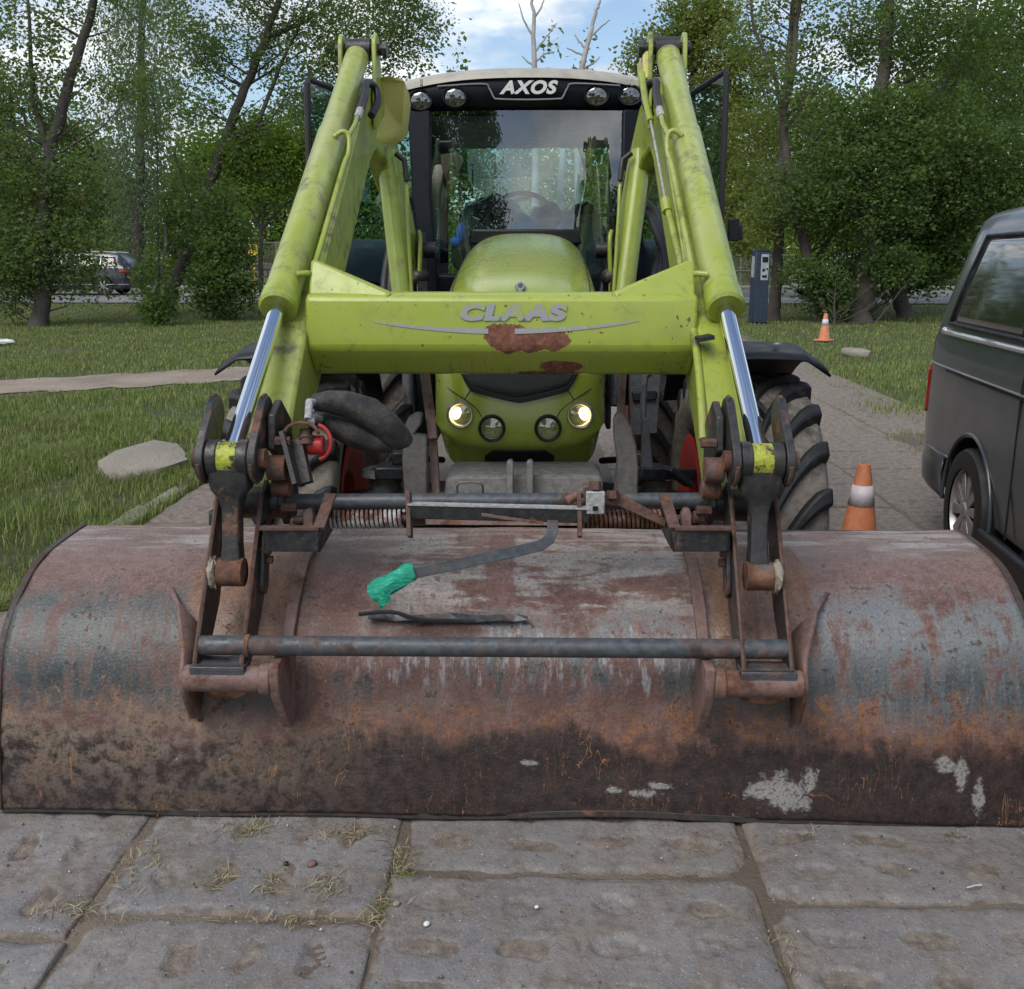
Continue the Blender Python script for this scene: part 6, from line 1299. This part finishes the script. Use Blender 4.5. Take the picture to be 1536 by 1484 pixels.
# bare dead trees behind the cab
zc = 40
for i, (tr, brs, lab) in enumerate((([(803, 430), (803, 200), (801, 90), (800, 30), (797, -30)], [[(801, 80), (820, 55), (835, 35)], [(801, 95), (815, 82), (832, 78)], [(800, 55), (785, 30), (778, 5)], [(802, 100), (790, 92), (783, 84)], [(800, 30), (812, 12), (818, -10)]], 'bare pale dead tree standing straight behind the cab roof'), ([(868, 430), (868, 200), (873, 100), (884, 60), (893, 20), (900, 0)], [[(877, 85), (862, 78), (850, 72)], [(873, 105), (890, 95), (900, 85)], [(886, 55), (902, 40), (915, 30)], [(880, 75), (868, 62), (862, 52)]], 'bare pale dead tree bending sideways behind the cab roof'))):
    tree('dead_tree', lab, pt_(tr, zc), [], 'willow', r0=.16, bark='bark_pale', branches=[tuple([P(x, y, zc) for x, y in b_]+[.05]) for b_ in brs], seed=20+i)
# belt of trees beyond the road
def belt(px, top, bot, w_, zc, mat, n, lab, seed, nm='background_tree', leaf=.24):
    hgt = (bot-top); bl = []; r = random.Random(seed)
    for k in range(9):
        f = k/8; bl.append(pb(px+r.uniform(-.35, .35)*w_, top+hgt*(.08+.8*f), zc, w_*r.uniform(.3, .5), hgt*.15, n//9))
    return tree(nm, lab, pt_([(px, 425), (px+5, (top+bot)/2), (px-4, top+20)], zc), bl, mat, leaf, .25, seed=seed, twigs=12, clump=.6, per=60)
belt(20, 120, 425, 150, 50, 'dark_leaf', 9000, 'broad dark tree beyond the road, behind the station wagon bonnet', 31)
belt(135, 190, 400, 130, 52, 'poplar', 7000, 'mid green tree beyond the road, behind the station wagon roof', 32)
belt(300, 210, 420, 110, 50, 'lime_leaf', 7000, 'fresh green tree beyond the road, behind the leaning poplar', 33)
belt(420, 180, 425, 130, 54, 'dark_leaf', 7500, 'dark green tree beyond the road, behind the small round-headed tree', 34)
belt(520, 150, 420, 150, 56, 'poplar', 8000, 'green tree beyond the road, behind the left loader arm', 35)
belt(640, 200, 420, 170, 58, 'yellowish', 8000, 'yellowish tree beyond the road, seen through the left side of the cab', 36)
belt(760, 230, 420, 170, 58, 'lime_leaf', 8000, 'light green tree beyond the road, seen through the middle of the cab', 37)
belt(880, 230, 420, 170, 58, 'yellowish', 8000, 'pale tree beyond the road, seen through the right side of the cab', 38)
belt(1010, 200, 420, 150, 56, 'poplar', 8000, 'grey green tree beyond the road, behind the right loader arm', 39)
belt(1120, 230, 425, 120, 54, 'lime_leaf', 7000, 'light green tree beyond the road, behind the parking meter', 40)
belt(1240, 150, 425, 150, 54, 'yellowish', 9000, 'yellow green tree beyond the road, behind the far cone', 41)
belt(1390, 110, 425, 190, 50, 'yellowish', 11000, 'broad yellow green tree beyond the road, behind the van roof', 42)
belt(1520, 60, 425, 170, 46, 'dark_leaf', 10000, 'tall dark tree beyond the road, at the far side of the van', 43)
belt(1690, 90, 425, 190, 48, 'poplar', 9000, 'broad green tree beyond the road, past the nose of the van', 45)
belt(-290, 90, 425, 190, 48, 'poplar', 9000, 'broad green tree beyond the road, far past the earth path', 46)
belt(-110, 40, 425, 170, 46, 'dark_leaf', 8000, 'tall dark tree beyond the road, left of the station wagon', 44)
# trees behind the viewer, mirrored in the windscreen
for i, (x, y, h, m_, lab) in enumerate(((-3.9, -11, 8.2, 'dark_leaf', 'dark leafy tree mirrored in the left half of the windscreen'), (6.5, -16, 7.0, 'poplar', 'slender leafy tree mirrored in the right half of the windscreen'))):
    tree('mirrored_tree', lab, [V(x, y, .09), V(x+.1, y, 2.5), V(x, y, 5.5), V(x+.1, y, h)], [((x, y, h*.62), (2.4, 2.0, 1.8), 6000), ((x+.6, y, h*.85), (1.5, 1.5, 1.3), 3000), ((x-.6, y, h*.4), (1.5, 1.5, 1.0), 2500)]+([((x-3.2, y, h*.75), (2.4, 2, 2.6), 7000), ((x-1, y, h*1.0), (2.6, 2, 1.4), 5000)] if i == 0 else []), m_, .16, .16, seed=50+i, twigs=30)

# hedge, fence, wall and building beyond the road
def mass(name, label, x0, x1, y, h, dep, n, mat, seed, leaf=.16):
    rng = np.random.default_rng(seed); c = np.stack([rng.uniform(x0, x1, n), y+rng.normal(0, dep/2, n), .25+h*rng.uniform(0, 1, n)**.8*(1+.35*np.sin(rng.uniform(x0, x1, n)*.9))], 1)
    c[:, 2] = .3+(c[:, 2]-.25)*(1+.25*np.sin(c[:, 0]*.8)+.15*np.sin(c[:, 0]*2.3)); v, f, r_ = leaf_arrays(c, leaf, rng)
    o = link(name, np_mesh(name, v, f, MATS[mat], {'rnd': r_})); tag(o, label, 'hedge', None, 'stuff'); return o
mass('undergrowth', 'tangled green undergrowth filling the space beyond the road', -36, 36, 48.5, 3.8, 2.2, 36000, 'lime_leaf', 61, .19)
mass('undergrowth', 'far dark wood closing the view behind the trees', -60, 60, 66, 9.0, 4, 60000, 'dark_leaf', 62, .36)
MATS['fencewood'] = m_plain('weathered_fence', (.16, .14, .115), .8); MATS['wallstone'] = m_dirt('old_wall', (.13, .11, .10), (.2, .175, .155))
def fence(label, xa, xb, y, h, n):
    c = root('fence', ((xa+xb)/2, y, gz(y)), label, 'fence'); global ORG; ORG = Vector(((xa+xb)/2, y, gz(y))); z0 = gz(y)
    for zz in (h-.05, h*.5): mb = MB(); mb.box(((xa+xb)/2, y, z0+zz), (xb-xa, .04, .05)); part(mb, 'rail', 'greysteel', c)
    for k in range(n+1): mb = MB(); x = xa+(xb-xa)*k/n; mb.box((x, y+.05, z0+h/2), (.07, .06, h)); part(mb, 'post', 'greysteel', c)
    m = 14*n
    for k in range(m): mb = MB(); x = xa+(xb-xa)*(k+.5)/m; mb.box((x, y+.03, z0+h*.48), (.018, .015, h*.9)); part(mb, 'fence_bar', 'fencewood', c)
    ORG = Vector((0, 0, 0))
q0, q1 = PY(1085, 400, 46), PY(1190, 400, 46); fence('low railing fence beyond the road behind the parking meter', q0.x, q1.x, 46, 1.45, 4)
q0, q1 = PY(355, 400, 46), PY(470, 400, 46); fence('low railing fence on the stone wall behind the small round-headed tree', q0.x, q1.x, 46.3, 2.0, 4)
wl = root('stone_wall', (q0.x, 46, gz(46)), 'low dark stone wall beyond the road behind the small round-headed tree', 'wall'); ORG = Vector((q0.x, 46, gz(46)))
r = random.Random(5); 
for row in range(3):
    x = q0.x-1+r.uniform(0, .3)
    while x < q1.x+.5:
        L_ = r.uniform(.35, .7); mb = MB(); mb.box((x+L_/2, 46+r.uniform(-.01, .02), gz(46)+.12+.16+row*.31), (L_-.03, .3, .28)); part(mb, 'stone', 'wallstone', wl, bevel=.03); x += L_
mb = MB(); mb.box(((q0.x+q1.x)/2, 46.05, gz(46)+.55), (q1.x-q0.x+1.4, .2, .95)); part(mb, 'wall_core', 'wallstone', wl)
ORG = Vector((0, 0, 0))
a = PY(380, 385, 45.2); mb = MB(); mb.box((a.x, 45.2, .37+1.5), (.42, .05, .5)); mb.box((a.x, 45.24, .37+.7), (.06, .05, 1.4)); tag(mb.build('notice_board', m_plain('yellow_board', (.6, .42, .04), .6), None, bevel=.01), 'small yellow board on a post by the stone wall', 'sign')
# beige building glimpsed through the left tree
bc = PY(20, 330, 62); bld = root('building', (bc.x, 62, .25), 'beige house glimpsed through the foliage of the forked poplar', 'building'); ORG = Vector((bc.x, 62, .25))
MATS['beige'] = m_plain('beige_render', (.55, .43, .30), .9, var=.08); MATS['tiles'] = m_plain('roof_tiles', (.22, .09, .06), .8)
mb = MB(); mb.box((bc.x, 65, 2.5), (9, 6, 4.5)); part(mb, 'wall', 'beige', bld)
mb = MB(); mb.prism([V(bc.x-4.9, 61.7, 4.7), V(bc.x-4.9, 65, 6.0), V(bc.x-4.9, 68.3, 4.7)], (9.8, 0, 0)); part(mb, 'roof', 'tiles', bld)
for k in range(4):
    for zz in (1.7, 3.7):
        mb = MB(); mb.box((bc.x-3.3+2.2*k, 61.98, zz), (1.1, .08, 1.4)); wd = part(mb, 'window', 'white', bld); mb = MB(); mb.box((bc.x-3.3+2.2*k, 61.93, zz), (.92, .03, 1.2)); part(mb, 'pane', 'cartglass', wd)
ORG = Vector((0, 0, 0))

# --- grass
def m_grass():
    m = MT('grass_blades'); r = m.attr('rnd'); c = m.ramp(r, [(0, (.10, .15, .024)), (.35, (.15, .225, .036)), (.7, (.215, .285, .06)), (.9, (.30, .31, .12)), (1, (.40, .34, .19))])
    v = m.n('ShaderNodeNewGeometry').outputs['Position']; c = m.mix(m.sm(m.noise(v, .9, 5, .6), .48, .68, 0, .55), c, (.20, .19, .07))
    m.put(m.b.inputs['Base Color'], c); m.b.inputs['Roughness'].default_value = .55; t = m.n('ShaderNodeBsdfTranslucent'); m.link(c, t.inputs[0]); mx_ = m.n('ShaderNodeMixShader'); mx_.inputs[0].default_value = .3
    m.link(m.b.outputs[0], mx_.inputs[1]); m.link(t.outputs[0], mx_.inputs[2]); m.link(mx_.outputs[0], m.o.inputs[0]); return m.m
MATS['grass'] = m_grass()
def blades(pos, hgt, wid, rng, lean=.35, rnd=None):
    n = len(pos); a = rng.uniform(0, 6.283, n); d = np.stack([np.cos(a), np.sin(a), np.zeros(n)], 1); s_ = np.stack([-np.sin(a), np.cos(a), np.zeros(n)], 1)
    h = hgt[:, None]; ln = (np.abs(rng.normal(0, lean, n)))[:, None]; w_ = wid[:, None]*.5; up = np.array([0, 0, 1.0])
    p1 = pos+up*h*.55+d*h*ln*.35; p2 = pos+up*h*(1-.25*ln)+d*h*ln
    v = np.stack([pos-s_*w_, pos+s_*w_, p1+s_*w_*.8, p1-s_*w_*.8, p2], 1).reshape(-1, 3); i = np.arange(n)*5
    q = np.concatenate([np.stack([i, i+1, i+2], 1), np.stack([i, i+2, i+3], 1), np.stack([i+3, i+2, i+4], 1)])
    return v, q, np.repeat(rng.uniform(0, 1, n) if rnd is None else rnd, 5)
def in_path(x, y):
    a = np.interp(x, [p_[0] for p_ in pl], [p_[1] for p_ in pl]); b = np.interp(x, [p_[0] for p_ in pr], [p_[1] for p_ in pr]); return (y > a-.02) & (y < b+.02)
def lawn(name, label, n, xf, ymin, ymax, seed, extra=1.0, filt=None):
    rng = np.random.default_rng(seed); u = rng.uniform(0, 1, n); k = 1.7; a, b = ymin**(1-k+1), ymax**(1-k+1); y = (a+(b-a)*u)**(1/(2-k)); x0, x1 = xf(y); x = x0+(x1-x0)*rng.uniform(0, 1, n)
    # thin out by a patchy density
    den = .62+.45*smooth_noise(x*.35, y*.35, seed+3, .7, 4); tuft = smooth_noise(x, y, seed+4, .55, 4); keep = rng.uniform(0, 1, n) < np.clip(den+.25*tuft, .12, 1)
    if filt is not None: keep &= filt(x, y, rng)
    x, y, tuft = x[keep], y[keep], tuft[keep]; m = len(x)
    h = np.clip((.05+.045*tuft)*np.clip(1.25-.055*(y-5), .42, 1.2)+rng.normal(0, .012, m), .012, .16)*extra; wd = .0045*(1+.09*np.clip(y-5, 0, 40))*rng.uniform(.7, 1.4, m)
    pos = np.stack([x, y, gzn(y)-.03], 1); v, f, r_ = blades(pos, h+.03, wd, rng, .5); o = link(name, np_mesh(name, v, f, MATS['grass'], {'rnd': r_})); return tag(o, label, 'grass', None, 'stuff')
def fl_left(x, y, rng):
    k = ~(in_path(x, y+rng.normal(0, .22, len(x))+.16*np.sin(x*2.1)+.1*np.sin(x*5.3)) | in_path(x, y+.32)); return k
lawn('lawn_grass', 'uneven green lawn left of the tractor, crossed by an earth path', 300000, lambda y: (-.62*y-1.6, np.full_like(y, -2.36)), 3.2, 31.3, 71, 1.0, fl_left)
ER = lambda y: np.interp(y, [e[0] for e in EDGE_R], [e[1] for e in EDGE_R])
lawn('lawn_grass', 'green grass verge right of the slab pavement', 130000, lambda y: (ER(y)-.45, .62*y+1.5), 6.5, 31.3, 72, .9, lambda x, y, rng: (rng.uniform(0, 1, len(x)) < np.clip((x-ER(y)+.45)*1.3, .04, 1)))
# weeds and dry straw in the pavement joints and holes
def joint_tufts():
    rng = np.random.default_rng(81); P0 = []; spots = []
    for px, py, n, s_ in ((370, 1245, 60, .03), (385, 1240, 30, .03), (520, 1255, 80, .035), (328, 1318, 45, .018), (402, 1327, 45, .018), (490, 1305, 16, .015), (485, 1330, 50, .02), (95, 1368, 70, .035), (570, 1355, 60, .014), (562, 1375, 50, .014), (440, 1378, 50, .045), (600, 1290, 60, .03), (605, 1310, 40, .02), (215, 1290, 30, .03), (190, 1330, 30, .03), (1217, 1250, 25, .02), (1425, 1250, 14, .02), (1190, 1440, 25, .012), (1180, 1405, 20, .012)):
        c = PG(px, py); spots.append((c, n, s_))
    for c, n, s_ in spots: P0.append(np.stack([c.x+rng.normal(0, s_, n), c.y+rng.normal(0, s_*.8, n), np.full(n, gz(c.y)-.012)], 1))
    # sparse growth along the farther joints to the right
    n = 7000; y = rng.uniform(4.5, 16, n); x = rng.uniform(1.2, 4.3, n); jx = .61+np.round((x-.61)/.905)*.905; jy = np.round(y/.688)*.688; pick = rng.uniform(0, 1, n) < .4
    x = np.where(pick, jx+rng.normal(0, .02, n), x); y = np.where(pick, y, jy+rng.normal(0, .02, n)); keep = (x < ER(y)) & (smooth_noise(x, y, 5, .5, 3) > .05); P0.append(np.stack([x, y, gzn(y)-.012], 1)[keep])
    pos = np.concatenate(P0); m = len(pos); h = rng.uniform(.005, .018, m); v, f, r_ = blades(pos, h+.008, rng.uniform(.0012, .003, m)*(1+.25*np.clip(pos[:, 1]-3, 0, 10)), rng, 1.3, np.clip(rng.beta(5, .9, m), 0, 1))
    o = link('joint_weeds', np_mesh('joint_weeds', v, f, MATS['grass'], {'rnd': r_})); tag(o, 'short weeds and dry straw in the joints and holes of the slabs', 'weeds', None, 'stuff')
joint_tufts()
def straw():
    rng = np.random.default_rng(83); P0 = []
    for px, py, n, sx_, sy_ in ((372, 1243, 70, .045, .02), (522, 1253, 80, .04, .025), (330, 1320, 26, .014, .025), (403, 1328, 26, .014, .025), (488, 1330, 50, .03, .03), (100, 1366, 60, .05, .015), (210, 1300, 60, .03, .07), (440, 1380, 70, .10, .01), (602, 1290, 60, .03, .05), (568, 1360, 40, .012, .05), (1215, 1250, 14, .02, .012), (1428, 1255, 14, .03, .012), (1190, 1430, 20, .01, .05)):
        c = PG(px, py); P0.append(np.stack([c.x+rng.normal(0, sx_, n), c.y+rng.normal(0, sy_, n), np.full(n, gz(c.y)+.002)], 1))
    pos = np.concatenate(P0); n = len(pos); a = rng.uniform(0, 6.283, n); d = np.stack([np.cos(a), np.sin(a), rng.normal(.06, .12, n)], 1); s_ = np.stack([-np.sin(a), np.cos(a), np.zeros(n)], 1); L_ = rng.uniform(.012, .045, n)[:, None]; w_ = rng.uniform(.0006, .0014, n)[:, None]
    bend = np.stack([np.zeros(n), np.zeros(n), rng.uniform(.001, .006, n)], 1); v = np.stack([pos-s_*w_, pos+s_*w_, pos+d*L_*.5+bend+s_*w_, pos+d*L_*.5+bend-s_*w_, pos+d*L_+s_*w_*.5, pos+d*L_-s_*w_*.5], 1).reshape(-1, 3); i = np.arange(n)*6
    f = np.concatenate([np.stack([i, i+1, i+2, i+3], 1), np.stack([i+3, i+2, i+4, i+5], 1)])
    m = MT('dry_straw'); mt = m.fin(m.ramp(m.attr('rnd'), [(0, (.10, .075, .045)), (.5, (.26, .20, .12)), (1, (.44, .37, .24))]), .7)
    o = link('dry_straw', np_mesh('dry_straw', v, f, mt, {'rnd': np.repeat(rng.uniform(0, 1, n), 6)})); tag(o, 'wisps of dry straw lying in the holes and joints of the foreground slabs', 'straw', None, 'stuff')
straw()
# grit and crumbs on the slabs
def grit():
    rng = np.random.default_rng(91); n = 1500; y = rng.uniform(1.75, 2.6, n); x = rng.uniform(-1.5, 1.5, n); r_ = .0012+.0035*rng.uniform(0, 1, n)**4; V_, F_ = [], []
    base = np.array([(1, 0, 0), (0, 1, 0), (-1, 0, 0), (0, -1, 0), (0, 0, .8), (0, 0, -.8)]); fc = np.array([(0, 1, 4), (1, 2, 4), (2, 3, 4), (3, 0, 4), (1, 0, 5), (2, 1, 5), (3, 2, 5), (0, 3, 5)])
    a = rng.uniform(0, 6.28, n); v = base[None]*r_[:, None, None]*rng.uniform(.6, 1.4, (n, 6, 1)); ca, sa = np.cos(a)[:, None], np.sin(a)[:, None]; vx = v[..., 0]*ca-v[..., 1]*sa; vy = v[..., 0]*sa+v[..., 1]*ca
    v = np.stack([vx+x[:, None], vy+y[:, None], v[..., 2]+.1135+r_[:, None]*.3], -1).reshape(-1, 3); f = (fc[None]+np.arange(n)[:, None, None]*6).reshape(-1, 3)
    m = MT('grit'); c = m.ramp(m.attr('rnd'), [(0, (.05, .045, .04)), (.5, (.2, .18, .16)), (.85, (.3, .28, .26)), (1, (.6, .58, .55))]); mt = m.fin(c, .85)
    o = link('grit', np_mesh('grit', v, f, mt, {'rnd': np.repeat(rng.uniform(0, 1, n), 6)})); tag(o, 'fine grit scattered over the foreground slabs', 'grit', None, 'stuff')
grit()
for px, py, r_, mt, lab in ((640, 1388, .009, 'white', 'small white pebble lying on the middle slab'), (595, 1358, .010, 'stone', 'grey pebble beside the weedy slab joint'), (429, 1297, .008, 'black', 'small black pebble on the perforated slab'), (805, 1362, .006, 'white', 'tiny pale pebble beside the slab corner'), (468, 1299, .014, 'mauve', 'flat brown stone on the perforated slab')):
    c = PG(px, py); mb = MB(); mb.ball(V(0, 0, 0), (r_, r_*.8, r_*.6), 6, 9); o = mb.build('pebble', MATS[mt], None, 60); o.location = (c.x, c.y, gz(c.y)+r_*.45); o.rotation_euler = (0, 0, random.uniform(0, 3)); tag(o, lab, 'pebble')
c = PG(1463, 1338); mb = MB(); mb.sheet([[V(-.02, 0, .004), V(0, .004, .008), V(.02, .012, .003)], [V(-.02, .006, .002), V(0, .010, .006), V(.02, .017, .004)]]); o = mb.build('paper_scrap', MATS['white'], None, 0, solid=.001); o.location = (c.x, c.y, gz(c.y)+.006); tag(o, 'white paper scrap lying on the slab below the bucket corner', 'litter')
c = PG(4, 517); mb = MB(); mb.ball(V(0, 0, 0), (.22, .12, .05), 8, 12)
for p_ in mb.v: p_ += Vector((random.gauss(0, .012), random.gauss(0, .012), random.gauss(0, .008)))
o = mb.build('plastic_bag', MATS['white'], None, 40); o.location = (c.x, c.y, .05); tag(o, 'crumpled white plastic bag on the lawn before the forked poplar', 'litter')
